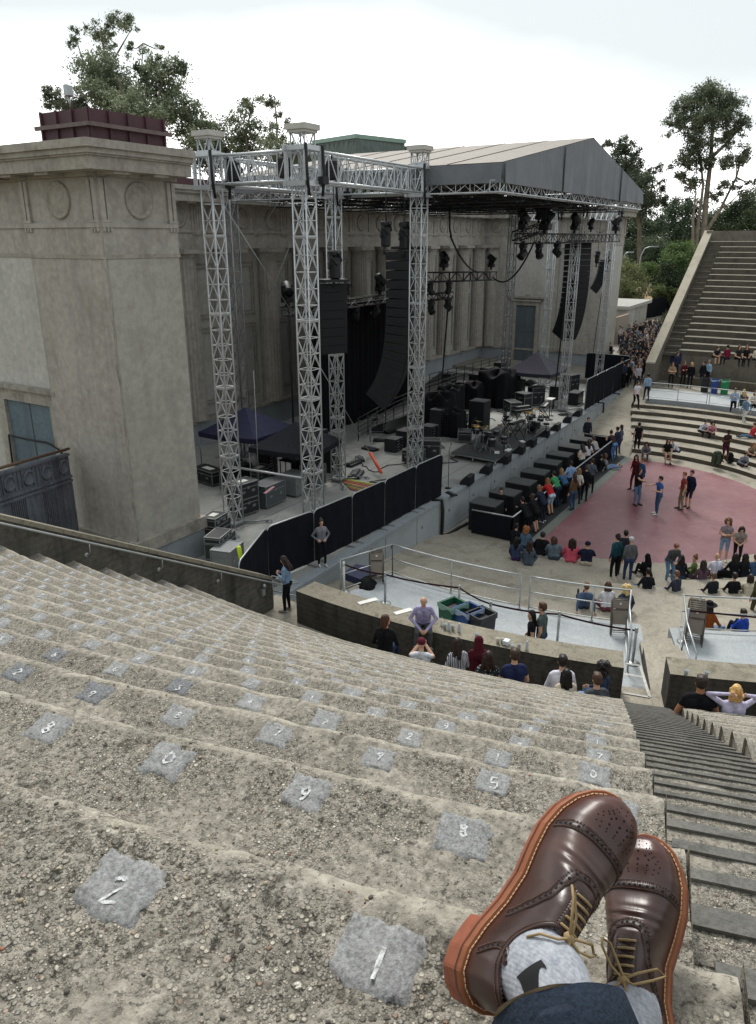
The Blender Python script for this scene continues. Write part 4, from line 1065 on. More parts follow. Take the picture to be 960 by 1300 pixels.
def black_truss(label, pa, pb, nb, lab2, offs, w=.45):
    m = MB(); box_truss(m, pa, pb, w, nb, .035, .018, 'Z'); tag(m.build('lighting_truss', M_BLACK), label, 'lighting truss', 'black lighting trusses')
    pa, pb = Vector(pa), Vector(pb)
    for i, (t, up, s) in enumerate(offs):
        c = pa.lerp(pb, t)+Vector((0, 0, (w*.5+.35) if up else -(w*.5+.12)))
        mhead(f'black moving head light {lab2[i]}', c, s, -2.2+i, up)
ya = 18.5
a, b = aty(545, 352, ya), aty(626, 350, ya)
black_truss('short black lighting truss right of the tall silver tower', a, b, 9, ('standing on the left half of the short truss', 'standing on the right end of the short truss', 'hanging under the left end of the short truss', 'hanging under the short truss beside the cable loop'), ((.2, True, 1.1), (.96, True, 1.), (.02, False, .8), (.28, False, .8)))
a, b = aty(545, 378, ya+.3), aty(572, 374, ya+.3)
black_truss('small lower black truss with lamps beside the silver tower', a, b, 4, ('at the near end of the small lower truss', 'at the far end of the small lower truss'), ((.1, False, .9), (.9, False, .9)), .3)
yb = 14.6
a, b = aty(660, 303, yb), aty(783, 302, yb)
black_truss('long black lighting truss under the right part of the roof', a, b, 20, ('standing at the left end of the long truss', 'standing tall on the long truss near its left end', 'standing by the silver tower on the long truss', 'with a bright lens on the long truss', 'standing at the right end of the long truss', 'hanging at the left end under the long truss', 'hanging second from left under the long truss', 'hanging third from left under the long truss'),
            ((.02, True, 1.2), (.2, True, 1.6), (.48, True, 1.25), (.66, True, .9), (.98, True, 1.3), (.03, False, 1.), (.16, False, 1.), (.32, False, 1.)))
a, b = aty(655, 300, yb+1.8), aty(690, 288, yb+1.8)
black_truss('black truss end section with a fan of lamps at its tip', a, b, 5, ('low on the angled truss end', 'high on the angled truss end'), ((.2, True, 1.), (.8, True, 1.1)))
a, b = aty(362, 396, 24), aty(500, 377, 24)
black_truss('black lighting truss hanging in the shade behind the arrays', a, b, 12, ('upright at the left end of the shaded truss', 'upright in the middle of the shaded truss', 'upright near the right end of the shaded truss', 'hanging in the middle of the shaded truss', 'hanging on the right of the shaded truss'), ((.02, True, 1.4), (.5, True, 1.2), (.85, True, 1.4), (.6, False, 1.1), (.8, False, 1.1)))
# thin black stand for that truss and hanging cables
def cable(label, pts, r=.03, name='cable', mat=None):
    m = MB(); m.tube(pts, r, 6); return tag(m.build(name, mat or M_RUBBER), label, 'cable')
def sagc(a, b, s, n=10): return [a.lerp(b, i/n)+Vector((0, 0, -s*4*(i/n)*(1-i/n))) for i in range(n+1)]
m = MB()
for dx in (-.3, .3): m.tube([(0+dx, 0, 0), (dx, 0, aty(372, 400, 24).z-ZS)], .05, 6)
c = aty(372, 400, 24); tag(m.build('upright_support', M_BLACK, None, (c.x, c.y, ZS)), 'pair of black upright legs carrying the shaded truss', 'support')
p1 = aty(571, 290, 17); cable('black cable bundle hanging down from the roof to the short truss', [aty(571, 262, 17), p1, aty(573, 300, 17.2)], .05)
cable('black cable looping from the roof to the middle of the short truss', sagc(aty(572, 300, 17.2), aty(612, 345, ya), .5), .045)
cable('black cable sagging between the short truss and the long truss', sagc(aty(626, 352, ya), aty(678, 308, yb), .9), .045)
cable('long black cable dropping from the short truss to the stage', [aty(571, 345, 17.6), aty(568, 400, 17.6), at(560, 500, ZS)], .045)
cable('black cable running down beside the right array to the stage', [aty(735, 310, 15.7), aty(716, 400, 15.4), at(702, 520, ZS)], .045)
cable('thin black cable hanging below the short right array', [aty(764, 372, 16.2), aty(757, 420, 16.2), at(748, 488, ZS)], .025)
# guy wires
for lab, a, b in (('thin steel guy wire crossing from the near truss down to the right', aty(285, 262, WY1), aty(370, 395, WY0+3)), ('thin steel guy wire crossing from the near truss down to the left', aty(366, 235, WY1), aty(327, 300, WY1+4)),
                  ('thin steel guy wire running from the nearest tower to the canopy', aty(368, 312, WY0+2.5), at(306, 470, 4)), ('thin black guy wire from the nearest tower to the deck', aty(400, 455, WY0+.3), at(470, 575, 2.2)), ('thin guy line beside the pilaster tower', aty(322, 470, WY1+1), at(330, 640, ZS))):
    m = MB(); m.tube([a, b], .014, 5); tag(m.build('guy_wire', M_STEEL), lab, 'wire')
# ================================================================== things on and round the stage
def road_case(label, c, d, rz=0., top=None, mat=None, wheels=True, z=0., grp='road cases at the left of the stage'):
    t = empty('road_case', c, label, 'road case', grp, rz); w, dd, h = d; zb = .1 if wheels else 0
    m = MB(); m.bev((0, 0, zb+h/2), (w, dd, h), .015); m.build('body', mat or M_CASE, t)
    m = MB()
    for i in (-1, 1):
        for j in (-1, 1): m.bar((i*w/2, j*dd/2, zb), (i*w/2, j*dd/2, zb+h), .035)
        for zz in (zb, zb+h*.72, zb+h): m.bar((-w/2, i*dd/2, zz), (w/2, i*dd/2, zz), .03); m.bar((i*w/2, -dd/2, zz), (i*w/2, dd/2, zz), .03)
    for j in (-1, 1):
        for i in (-.25, .25): m.box((i*w, j*(dd/2+.006), zb+h*.45), (.16, .02, .1))
        m.box((0, j*(dd/2+.008), zb+h*.7), (.09, .025, .1))
    m.build('metal_edging', M_ALUD, t)
    if wheels:
        for i in (-1, 1):
            for j in (-1, 1): q = MB(); q.lathe((i*(w/2-.12), j*(dd/2-.12)-.02, .05), [(.05, 0), (.05, .04)], 10, (0, 1, 0)); q.build('wheel', M_RUBBER, t)
    if top:
        m = MB(); m.box((0, 0, zb+h+.012), (w*.42, dd*.4, .012)); m.build('paper', M_WHITEP, t)
    return t
M_CASE = simple('case_black', '#25272a', .55, 0, .2, 4); M_CASEG = simple('case_grey', '#55595c', .5, .1, .15, 4); M_CASEGR = simple('case_green', '#37403a', .5, 0, .15, 4); M_GREYC = simple('case_light_grey', '#7d8183', .5, .2, .12, 4)
ZD = ZS+.0
def dz(x, y, h=0.): v = at(x, y, ZS+h); return (v.x, v.y, ZS)
def dzz(x, y, z): v = at(x, y, z); return (v.x, v.y, z)
A_ = R_(4)
road_case('long black road case with red cable coils on its lid beside the pilaster', dz(266, 612), (1.5, .75, .55), R_(80), True)
a = dz(272, 588, .0); m = MB(); 
for i in range(5): m.tube([(math.cos(t/10*6.283)*(.22+.02*i), math.sin(t/10*6.283)*(.22+.02*i), .03*i) for t in range(11)], .022, 5)
road_case('black road case stacked under another beside the pilaster tower', dz(310, 652), (1.0, .7, .62), R_(-8), None)
road_case('black road case stacked on top beside the pilaster tower', (dz(310, 652)[0], dz(310, 652)[1], ZS+.74), (1.0, .7, .62), R_(-8), True, None, False)
road_case('dark grey long case with a pink strap on its lid', dz(342, 640), (1.25, .75, .86), R_(0), None, M_CASEG)
road_case('light grey case with a loop of black cable on its front', (dz(374, 628)[0], dz(374, 628)[1], ZS), (.75, .75, .9), R_(0), None, M_GREYC)
road_case('mid grey flat-fronted case nearest the tall tower', dz(398, 617), (.9, .75, .9), R_(0), None, M_CASEG)
road_case('dark green case at the near left corner of the stage', dz(281, 707), (1.0, .7, .75), R_(20), None, M_CASEGR)
road_case('grey case with round latch in the near left corner of the stage', dz(290, 722), (.95, .7, .72), R_(15), None, M_GREYC)
road_case('small black case on top of the pile beside the plinth', dzz(272, 664, ZS+1.0), (.75, .6, .3), R_(10), True, None, False)
road_case('tall black case under the small one beside the plinth', dz(276, 692), (.8, .7, .9), R_(10), None)
road_case('black open-topped case full of cable beside the plinth', dzz(277, 684, ZS+.86), (.9, .55, .2), R_(18), None, None, False)
road_case('green lidded case left of the grey long cases', dz(330, 612), (1.1, .7, .6), R_(0), True, M_CASEGR)
# pink and green straps
m = MB(); c = dzz(342, 622, ZS+.975); m.box((0, 0, 0), (.9, .12, .02), .3); tag(m.build('strap', cloth('#c99aa0'), None, c), 'pink strap lying on the dark grey long case', 'strap')
for lab, a, b, col in (('yellow safety sleeve round a guy line by the fence', at(303, 694, 3.0), at(312, 738, 1.75), '#c8e020'), ('orange safety sleeve round a guy wire over the deck', at(470, 575, 2.4), at(484, 600, 1.9), '#e0502a')):
    m = MB(); m.tube([a, b], .07, 8); tag(m.build('safety_sleeve', simple('hi_vis_'+col[1:3], col, .5, 0, .05)), lab, 'safety sleeve')
# stabilising pole between the towers
m = MB(); a, b = at(290, 592, 3.3), at(385, 607, 3.1); m.tube([a, b], .045, 8); tag(m.build('brace_pole', M_ALU), 'horizontal silver pole clamped between the two left towers', 'pole')
# coloured cable runs on the deck
cols = ['#b8bf3a', '#9c6a3a', '#b0524a', '#c58a52', '#6a5a4a', '#8a9a3a', '#a85a3c', '#705048']
for i, hx in enumerate(cols):
    a = at(430+2*i, 606+3.0*i*.7, ZS+.03); b = at(492-3*i, 618+1.4*i, ZS+.03); m = MB(); m.tube(sagc(a, b, 0.02), .035, 5)
    tag(m.build('stage_cable', simple('cable_'+hx[1:], hx, .6)), 'one of the bundle of coloured cables lying across the deck', 'cable', 'coloured cables taped across the deck')
# pop-up canopies
def canopy(label, c, w, d, zh, za, mat, rz=0., legs=True):
    t = empty('popup_canopy', c, label, 'canopy', None, rz); m = MB(); n = 6
    for s in range(4):
        ca, sa = math.cos(s*math.pi/2), math.sin(s*math.pi/2); aa, bb = (w/2, d/2) if s % 2 == 0 else (d/2, w/2)
        def fn(u, v):
            y = (u*2-1)*bb*(1-v); x = aa*(1-v); z = zh+(za-zh)*(v**1.12)-.05*math.sin(math.pi*u)*(1-v); return (x*ca-y*sa, x*sa+y*ca, z)
        m.grid(fn, n, n)
    m.build('canopy_top', mat, t); m = MB()
    for s in range(4):
        ca, sa = math.cos(s*math.pi/2), math.sin(s*math.pi/2); aa, bb = (w/2, d/2) if s % 2 == 0 else (d/2, w/2)
        m.grid(lambda u, v: ((aa*ca-(u*2-1)*bb*sa), (aa*sa+(u*2-1)*bb*ca), zh-.22*v-.05*math.sin(math.pi*u)), 8, 1)
    m.build('valance', mat, t)
    for i in (-1, 1):
        for j in (-1, 1): m = MB(); m.tube([(i*(w/2-.03), j*(d/2-.03), 0), (i*(w/2-.03), j*(d/2-.03), zh)], .03, 6); m.build('leg', M_ALUD, t)
    return t
M_CANB = cloth('#2b2c45'); M_CANK = cloth('#24252c'); M_CANG = cloth('#3f3f4a')
c = at(313, 545, ZS+2.1); canopy('navy blue pop-up canopy beside the pilaster tower', (c.x, c.y, ZS), 3.1, 3.1, 2.15, 3.15, M_CANB, R_(5))
c = at(376, 562, ZS+2.0); canopy('black pop-up canopy behind the nearest truss tower', (c.x, c.y, ZS), 3.0, 3.0, 2.0, 2.95, M_CANK, R_(8))
c = at(681, 469, ZS+2.1); canopy('small dark grey pop-up canopy at the far side of the stage', (c.x, c.y, ZS), 3.2, 3.2, 2.1, 3.3, M_CANG, R_(0))
def table_gear(label, c, w, d, h, rz=0., skirt=True, cat='desk'):
    t = empty('gear_table', c, label, cat, None, rz); m = MB(); m.bev((0, 0, h), (w, d, .05), .01); m.build('table_top', M_BLACK, t)
    for i in (-1, 1):
        for j in (-1, 1): q = MB(); q.bar((i*(w/2-.06), j*(d/2-.06), 0), (i*(w/2-.06), j*(d/2-.06), h), .04); q.build('leg', M_ALUD, t)
    m = MB(); m.add([(-w*.4, -d*.35, h+.03), (w*.4, -d*.35, h+.03), (w*.4, d*.3, h+.2), (-w*.4, d*.3, h+.2), (-w*.4, d*.4, h+.03), (w*.4, d*.4, h+.03)], [(0, 1, 2, 3), (3, 2, 5, 4), (0, 3, 4), (1, 5, 2)])
    cs = m.build('mixing_console', M_CASE, t); m = MB()
    for i in range(14): m.box((-w*.37+i*w*.057, -.02, h+.125), (.012, d*.4, .012))
    m.build('fader_strip', M_ALUD, cs)
    if skirt: m = MB(); m.grid(lambda u, v: ((u-.5)*w, -d/2-.02+.03*math.sin(u*40), h*(1-v)), 40, 1); m.build('table_skirt', M_BLACKC, t)
    return t
table_gear('mixing desk in the shade under the navy canopy', dz(300, 618), 1.5, .7, .95, R_(0))
table_gear('mixing desk in the shade under the black canopy', dz(378, 605), 1.8, .75, .95, R_(0))
table_gear('mixing desk under the small far canopy', dz(672, 505), 1.8, .7, 1.0, R_(0), False)
def rack(label, c, w, d, h, rz=0., name='equipment_rack'):
    t = empty(name, c, label, 'equipment rack', 'black equipment racks', rz); m = MB(); m.bev((0, 0, h/2), (w, d, h), .015); m.build('cabinet', M_CASE, t)
    n = max(3, int(h/.14)); m = MB()
    for i in range(n): m.box((0, -d/2-.008, .06+(h-.1)*(i+.5)/n), (w*.86, .02, (h-.1)/n*.8))
    f = m.build('rack_unit', M_GLOSSB, t); m = MB()
    for i in range(n):
        m.lathe((w*.32, -d/2-.02, .06+(h-.1)*(i+.5)/n), [(.018, 0), (.016, .02)], 8, (0, -1, 0)); m.box((-w*.2, -d/2-.02, .06+(h-.1)*(i+.5)/n), (w*.3, .012, .02))
    m.build('knob', M_ALUD, f); return t
for i, (px, py, w, h, lab) in enumerate(((420, 598, .7, 1.3, 'black rack beside the nearest tower under the edge of the black canopy'), (405, 585, .7, 1.6, 'tall black rack inside the black canopy'), (340, 600, .7, 1.5, 'tall black rack between the two left canopies'), (545, 565, .8, 1.1, 'black rack right of the silver tower by the riser'), (556, 552, .8, 1.5, 'taller black rack behind the one by the riser'), (533, 560, .7, .8, 'low black rack just left of the silver tower foot'),
        (617, 492, .9, 1.5, 'black rack at the rear centre of the stage'), (634, 488, .9, 1.7, 'tallest black rack at the rear centre of the stage'), (603, 497, .8, 1.3, 'black rack left of the rear centre pair'), (657, 510, .8, 1.5, 'black rack under the left edge of the small far canopy'), (706, 506, 1.0, .9, 'black rack right of the small far canopy'), (730, 512, 1.3, .8, 'grey topped rack beside the right end fence'), (500, 572, .8, .7, 'small black rack at the edge of the deck walkway'), (515, 566, .9, .9, 'black rack with shelves left of the silver tower'), (586, 506, .8, 1.2, 'black rack beside the railing of the rear riser'))):
    rack(lab, dz(px, py), w, .7, h, R_(0))
# draped gear under black cloth
def drape(label, c, w, d, h, rz=0., seed=1):
    q = random.Random(seed); m = MB(); ph = [q.uniform(0, 6) for _ in range(4)]
    def fn(u, v):
        a = u*2*math.pi; t = min(1, v*1.6); k = 1 if v > .62 else 1
        r = 1/max(abs(math.cos(a)), abs(math.sin(a))); r = 1+(r-1)*.75
        z = h*(1 if v > .6 else v/.6); sh = (1-.10*min(1, v/.6)) if v < .6 else (.9*(1-(v-.6)/.4))
        fold = .07*(1-min(1, v/.6))*math.sin(a*7+ph[0])+.04*math.sin(a*13+ph[1])*(1-min(1, v/.6))
        hh = z*(1-.16*math.sin(a*2+ph[2])**2 if v > .3 else 1)+.05*math.sin(a*3+ph[3])*min(1, v*2)
        return (math.cos(a)*r*(w/2)*(sh+fold), math.sin(a)*r*(d/2)*(sh+fold), max(0.01, hh))
    m.grid(fn, 64, 14); return tag(m.build('draped_gear', M_BLACKC, None, c, rz), label, 'covered gear', 'gear under black cloths on the stage')
drape('large heap of gear under a black cloth at the centre rear of the stage', dz(632, 512), 3.2, 2.2, 2.3, 0, 1)
drape('black cloth covered gear left of the centre heap behind the riser', dz(600, 517), 1.6, 1.4, 1.7, 0, 2)
drape('tall black cloth covered gear beside the silver tower', dz(557, 545), 1.8, 1.6, 2.2, 0, 3)
drape('black cloth covered box on the riser edge', dz(575, 552), 1.4, 1.2, 1.5, 0, 4)
drape('black cloth covered gear at the riser corner by the silver tower', dz(572, 527), 1.8, 1.4, 1.9, 0, 5)
# grey-topped amplifier box
t = empty('amplifier', dz(608, 545), 'black box amplifier with a pale grey lid on the stage riser', 'amplifier', None, R_(0)); m = MB(); m.bev((0, 0, .85), (.95, .95, 1.7), .02); m.build('cabinet', M_SPK, t); m = MB(); m.box((0, 0, 1.708), (.93, .93, .02)); m.build('lid', simple('lid_grey', '#4a4c4f', .7), t)
# drum riser and the rear black risers
def riser(label, pts, z1, mat, name='stage_riser', z0=ZS, rail=None):
    t = empty(name, (0, 0, 0), label, 'riser'); m = MB(); m.prism([(p.x, p.y) for p in pts], z1-.12, z1); m.build('deck', mat, t)
    n = len(pts); m = MB()
    for i in range(n):
        a, b = pts[i], pts[(i+1) % n]; m.tube([(a.x, a.y, z1-.06), (b.x, b.y, z1-.06)], .05, 4)
    m.build('frame', M_ALUD, t)
    for i in range(n):
        a, b = pts[i], pts[(i+1) % n]
        for s in (0, .5): p = a.lerp(b, s); m = MB(); m.tube([(p.x, p.y, z0), (p.x, p.y, z1-.1)], .035, 6); m.build('leg', M_ALUD, t)
    return t
Q = lambda z, *pp: [at(x, y, z) for x, y in pp]
zr_ = ZS+.32
riser('low grey drum riser near the front of the stage', Q(zr_, (573, 574), (629, 584), (697, 541), (645, 533)), zr_, simple('riser_top', '#3c3e40', .75, 0, .15, 2))
RA = Q(ZS+.9, (470, 540), (560, 512), (650, 476), (560, 472))
rr_ = riser('black raised platform with railings along the rear of the stage', [RA[0], RA[1], RA[2], RA[3]], ZS+.9, M_BLACK)
def railing(mb, pts, h, nr, r=.022, post=1.2):
    for k in range(nr):
        z = h*(k+1)/nr; mb.tube([p+Vector((0, 0, z)) for p in pts], r, 5)
    for a, b in zip(pts, pts[1:]):
        L = (b-a).length; n = max(1, round(L/post))
        for i in range(n+1): p = a.lerp(b, i/n); mb.tube([p, p+Vector((0, 0, h))], r*1.2, 5)
m = MB(); railing(m, [at(455, 560, ZS+.9), at(500, 532, ZS+.9), at(545, 512, ZS+.9), at(588, 496, ZS+.9)], 1.15, 5); m.build('railing', M_BLACK, rr_)
m = MB(); railing(m, [at(545, 496, ZS+.9), at(600, 480, ZS+.9), at(640, 468, ZS+.9)], 1.1, 4); m.build('railing', M_BLACK, rr_)
# black backdrop behind the band
bd = empty('backdrop_curtain', (0, 0, 0), 'tall black pleated backdrop curtain hanging behind the speaker arrays', 'curtain')
xa, xb = aty(393, 450, 24.6).x, aty(526, 450, 24.6).x; zt = aty(450, 385, 24.6).z; m = MB(); m.grid(lambda u, v: (xa+(xb-xa)*u, 24.6+.08*math.sin(u*150)+.05*math.sin(u*47), ZS+.02+(zt-ZS)*v), 220, 6); m.build('cloth', M_BLACKC, bd)
m = MB(); m.tube([(xa-.2, 24.6, zt), (xb+.2, 24.6, zt)], .05, 6); m.build('pipe', M_BLACK, bd)
# wedge monitors along the front edge
wm = empty('monitor_wedge', (0, 0, 0), 'black wedge monitor', 'monitor')
m = MB(); m.ext([(-.36, -.24, 0), (-.36, .24, 0), (-.36, .22, .16), (-.36, -.06, .42), (-.36, -.24, .40)], (.72, 0, 0)); m.build('cabinet', M_SPK, wm)
m = MB(); m.ext([(-.33, .215, .175), (-.33, -.045, .43), (-.33, -.035, .44), (-.33, .225, .185)], (.66, 0, 0)); m.build('grille', M_GRILLE, wm)
WP = ((593, 614, 'nearest the left fence, beside a mic stand'), (617, 600, 'second from the left fence'), (641, 587, 'at the near corner of the low drum riser'), (660, 575, 'second along the drum riser'), (674, 566, 'third along the drum riser'), (692, 554, 'at the far corner of the drum riser'), (705, 546, 'just past the drum riser'), (720, 536, 'second from the right fence'), (733, 528, 'farthest along, by the right fence'))
for i, (x, y, lab) in enumerate(WP):
    c = dz(x, y); o = wm if i == 0 else copy_tree(wm)
    o.location = c; o.rotation_euler.z = R_(8+4*math.sin(i*3)); tag(o, 'black wedge monitor speaker '+lab, None, 'wedge monitors along the stage edge')
# microphone stands, drums, keyboards
def mic(label, c, h=1.5, boom=.5, az=0.):
    t = empty('microphone_stand', c, label, 'microphone stand', 'microphone stands on the stage', az); m = MB(); m.lathe((0, 0, 0), [(.15, 0), (.15, .02), (.03, .04)], 14); m.build('base', M_RUBBER, t)
    m = MB(); m.tube([(0, 0, .02), (0, 0, h)], .014, 6); m.tube([(-boom*.3, 0, h-.1), (boom, 0, h+.15)], .011, 6); m.build('pole', M_BLACK, t)
    m = MB(); m.cap((boom, 0, h+.15), (boom+.14, 0, h+.17), .018, .03, 8); m.build('microphone', M_RUBBER, t)
    return t
mic('tall microphone stand alone between the fence and the drum riser', dz(569, 620), 1.75, .35, .3)
for i, (x, y, z, lab) in enumerate(((598, 563, zr_, 'beside the nearest drum kit'), (616, 570, zr_, 'in front of the nearest drum kit'), (640, 556, zr_, 'in the middle of the drum riser'), (655, 547, zr_, 'between the keyboards on the riser'), (666, 560, zr_, 'at the front edge of the drum riser'), (684, 540, zr_, 'beside the bass drum'), (700, 528, ZS, 'behind the far wedge monitors'), (688, 522, ZS, 'near the small far canopy'), (648, 522, ZS, 'behind the drum riser'), (712, 520, ZS, 'by the right front tower'))):
    mic('black microphone stand '+lab, dzz(x, y, z), 1.1+.12*(i % 4), .4, i*1.3)
def drum(mb, c, r, h, ax=(0, 0, 1)): mb.lathe(c, [(r, 0), (r*1.03, .02), (r, .04), (r, h-.04), (r*1.03, h-.02), (r, h), (.01, h+.003)], 22, ax)
def drumkit(label, c, rz, big=True, cy='#b99a5a'):
    t = empty('drum_kit', c, label, 'drum kit', None, rz); sh = simple('drum_shell', '#2a2b30', .3, .2, .1); hd = simple('drum_head', '#8e908e', .5); brass = simple('cymbal_brass', cy, .3, .8, .1)
    if big: m = MB(); drum(m, (0, -.25, .3), .3, .45, (0, 1, 0)); m.build('bass_drum', sh, t)
    for x, y, z, r, h in ((-.28, -.1, .72, .15, .2), (.28, -.1, .72, .16, .22), (.5, .35, .35, .2, .36), (-.42, .3, .55, .18, .14)):
        m = MB(); drum(m, (x, y, z), r, h); d_ = m.build('drum', sh, t); m = MB(); m.lathe((x, y, z+h+.004), [(r*.97, 0), (.01, .003)], 20); m.build('drum_head', hd, d_)
        m = MB()
        for a in range(3): m.tube([(x, y, z-.02), (x+.22*math.cos(a*2.1+x), y+.22*math.sin(a*2.1+x), -.0)], .012, 5)
        m.build('stand', M_STEEL, t)
    for x, y, z, r in ((-.65, -.1, 1.15, .22), (.65, -.1, 1.2, .25), (-.7, .35, .9, .18)):
        m = MB(); m.lathe((x, y, z), [(r, 0), (r*.35, .02), (.04, .045), (.01, .05)], 24, (.15*x, .1, 1)); m.build('cymbal', brass, t)
        m = MB(); m.tube([(x, y, .25), (x, y, z+.05)], .012, 5)
        for a in range(3): m.tube([(x, y, .3), (x+.25*math.cos(a*2.1), y+.25*math.sin(a*2.1), 0)], .01, 5)
        m.build('stand', M_STEEL, t)
    m = MB(); m.lathe((0, .75, .48), [(.17, 0), (.17, .07), (.15, .09)], 16); m.tube([(0, .75, 0), (0, .75, .48)], .025, 6); m.build('stool', M_RUBBER, t); return t
drumkit('drum kit with a pale brass cymbal at the near end of the drum riser', dzz(607, 566, zr_), R_(200), False)
drumkit('small percussion kit in front of the nearest drum kit', dzz(626, 571, zr_), R_(160), False, '#7d705a')
drumkit('drum kit with a white headed bass drum at the far end of the riser', dzz(676, 548, zr_), R_(185), True)
def keys(label, c, rz, n=2):
    t = empty('keyboard', c, label, 'keyboard', 'keyboards on the drum riser', rz)
    m = MB()
    for s in (-.35, .35): m.bar((s, -.3, 0), (s*.9, .3, .85), .035); m.bar((s, .3, 0), (s*.9, -.3, .85), .035)
    m.build('stand', M_BLACK, t)
    for k in range(n):
        z = .88+.2*k; m = MB(); m.bev((0, .05*k, z), (1.25-.2*k, .34, .1), .012); b = m.build('keyboard_body', M_BLACK, t); m = MB(); m.box((0, -.09+.05*k, z+.055), (1.1-.2*k, .13, .012)); m.build('keys', simple('ivory_keys', '#c9c8c2', .4), b)
    return t
keys('two tier keyboard in the middle of the drum riser', dzz(643, 551, zr_), R_(20)); keys('keyboard nearer the front edge of the riser', dzz(655, 556, zr_), R_(170), 1); keys('two tier keyboard by the far drum kit', dzz(662, 540, zr_), R_(-30)); keys('keyboard behind the far drum kit', dzz(690, 533, zr_), R_(10), 1)
# pedals and small stage clutter
for i, (x, y, z, lab) in enumerate(((645, 572, zr_, 'white set list sheet on the front of the drum riser'), (631, 575, zr_, 'white towel folded on the near part of the drum riser'), (663, 561, zr_, 'small white box on the riser by the keyboard'))):
    m = MB(); m.bev((0, 0, .03), (.5-.1*i, .25, .05), .01, .4*i); tag(m.build(('paper', 'towel', 'box')[i], M_WHITEP, None, dzz(x, y, z)), lab, ('paper', 'towel', 'box')[i])
def pedal(label, c, s=1., rz=0.):
    t = empty('pedal_board', c, label, 'pedal board', 'pedal boards and stage boxes on the deck', rz); m = MB(); m.bev((0, 0, .05*s), (.8*s, .4*s, .1*s), .01); m.build('board', M_BLACK, t); m = MB()
    for k in range(5): m.bev((-.3*s+.15*k*s, 0, .13*s), (.1*s, .16*s, .07*s), .01)
    m.build('pedal', M_CASEG, t)
for i, (x, y, s, lab) in enumerate(((448, 590, 1.2, 'near the cable bundle'), (457, 584, 1., 'under the curved array'), (470, 571, 1.1, 'on the walkway behind the orange sleeve'), (483, 560, 1., 'midway along the walkway'), (497, 549, 1.2, 'far along the walkway by the riser'), (452, 604, 1.4, 'beside the coloured cables'), (573, 628, .7, 'at the foot of the lone mic stand'), (690, 530, .8, 'behind the far wedges'), (716, 527, .8, 'beside the right front tower'))):
    pedal('black stage box '+lab, dz(x, y), s, i*.7)
# white-topped stand by the right tower
t = empty('stand_table', dz(697, 533), 'small white topped stand by the far end of the drum riser', 'stand'); m = MB(); m.box((0, 0, 1.3), (.7, .4, .04)); m.build('top', M_WHITEP, t); m = MB(); m.tube([(0, 0, 0), (0, 0, 1.3)], .03, 6); m.lathe((0, 0, 0), [(.25, 0), (.25, .02), (.03, .05)], 12); m.build('pole', M_BLACK, t)
m = MB(); m.box((0, 0, 1.1), (.5, .3, .75)); m.tube([(-.2, 0, 0), (-.2, 0, .8)], .03, 6); m.tube([(.2, 0, 0), (.2, 0, .8)], .03, 6)
tag(m.build('screen', M_GLOSSB, None, dz(577, 520)), 'dark monitor screen on legs by the riser railing', 'screen')

# ------------------------------------------------------------------ black scrim fences
def fence_panel(label, a, b, h, grp):
    a, b = Vector(a), Vector(b); L = (b-a).length; an = math.atan2(b.y-a.y, b.x-a.x)
    t = empty('scrim_barrier', a, label, 'fence', grp, an); r = .18; m = MB()
    pts = [(0.03, 0, .03), (0.03, 0, h-r), (.03+r*.3, 0, h-r*.3), (r+.03, 0, h), (L-r-.03, 0, h), (L-.03-r*.3, 0, h-r*.3), (L-.03, 0, h-r), (L-.03, 0, .03)]
    m.tube(pts, .026, 6); m.tube([(0.03, 0, .1), (L-.03, 0, .1)], .02, 6); m.tube([(.03, 0, h*.5), (L-.03, 0, h*.5)], .02, 6); FR = m; m = MB()
    n = 14
    def fn(u, v):
        x = .02+(L-.04)*u; top = h-.01-(r*(1-math.sqrt(max(0, 1-((r-min(x, L-x))/r)**2))) if min(x, L-x) < r else 0)
        return (x, -.035-.012*math.sin(u*17+v*3)-.006*math.sin(u*41), .05+(top-.05)*v)
    m.grid(fn, 28, 8); m.grid(lambda u, v: (fn(u, v)[0], .03, fn(u, v)[2]), 28, 8); m.build('scrim', M_BLACKV, t)
    for x in (.25, L-.25): FR.box((x, 0, .015), (.06, .7, .03))
    FR.build('frame', M_STEEL, t); return t
FP = [(16.95, 14.62), (18.98, 14.30), (21.05, 14.14), (23.1, 14.02), (25.42, 13.98), (27.52, 13.86)]
q = at(303, 722, ZS+1.7); FP = [(q.x, q.y)]+FP
nm = ('angled end panel at the left corner', 'panel behind the woman in denim', 'panel behind the woman in the grey top', 'middle panel right of the woman in the grey top', 'panel in front of the silver tower', 'right end panel beside the lone mic stand')
for i in range(6): fence_panel('black cloth fence '+nm[i], (*FP[i], ZS+.03), (*FP[i+1], ZS+.03), 1.86, 'black cloth fence panels at the left stage edge')
nr = ('nearest the last wedge monitor', 'second from the last wedge monitor', 'third from the last wedge monitor', 'fourth from the last wedge monitor', 'at the far end where the crowd passes', 'turning back at the far corner')
FQ = [(47.6, 13.9), (49.7, 13.9), (51.8, 13.9), (53.9, 13.9), (56.0, 13.88), (58.1, 13.86), (58.2, 17.2)]
for i in range(6): fence_panel('black cloth fence panel at right '+nr[i], (*FQ[i], ZS+.03), (*FQ[i+1], ZS+.03), 2.0 if i < 5 else 2.2, 'black cloth fence panels at the right stage edge')
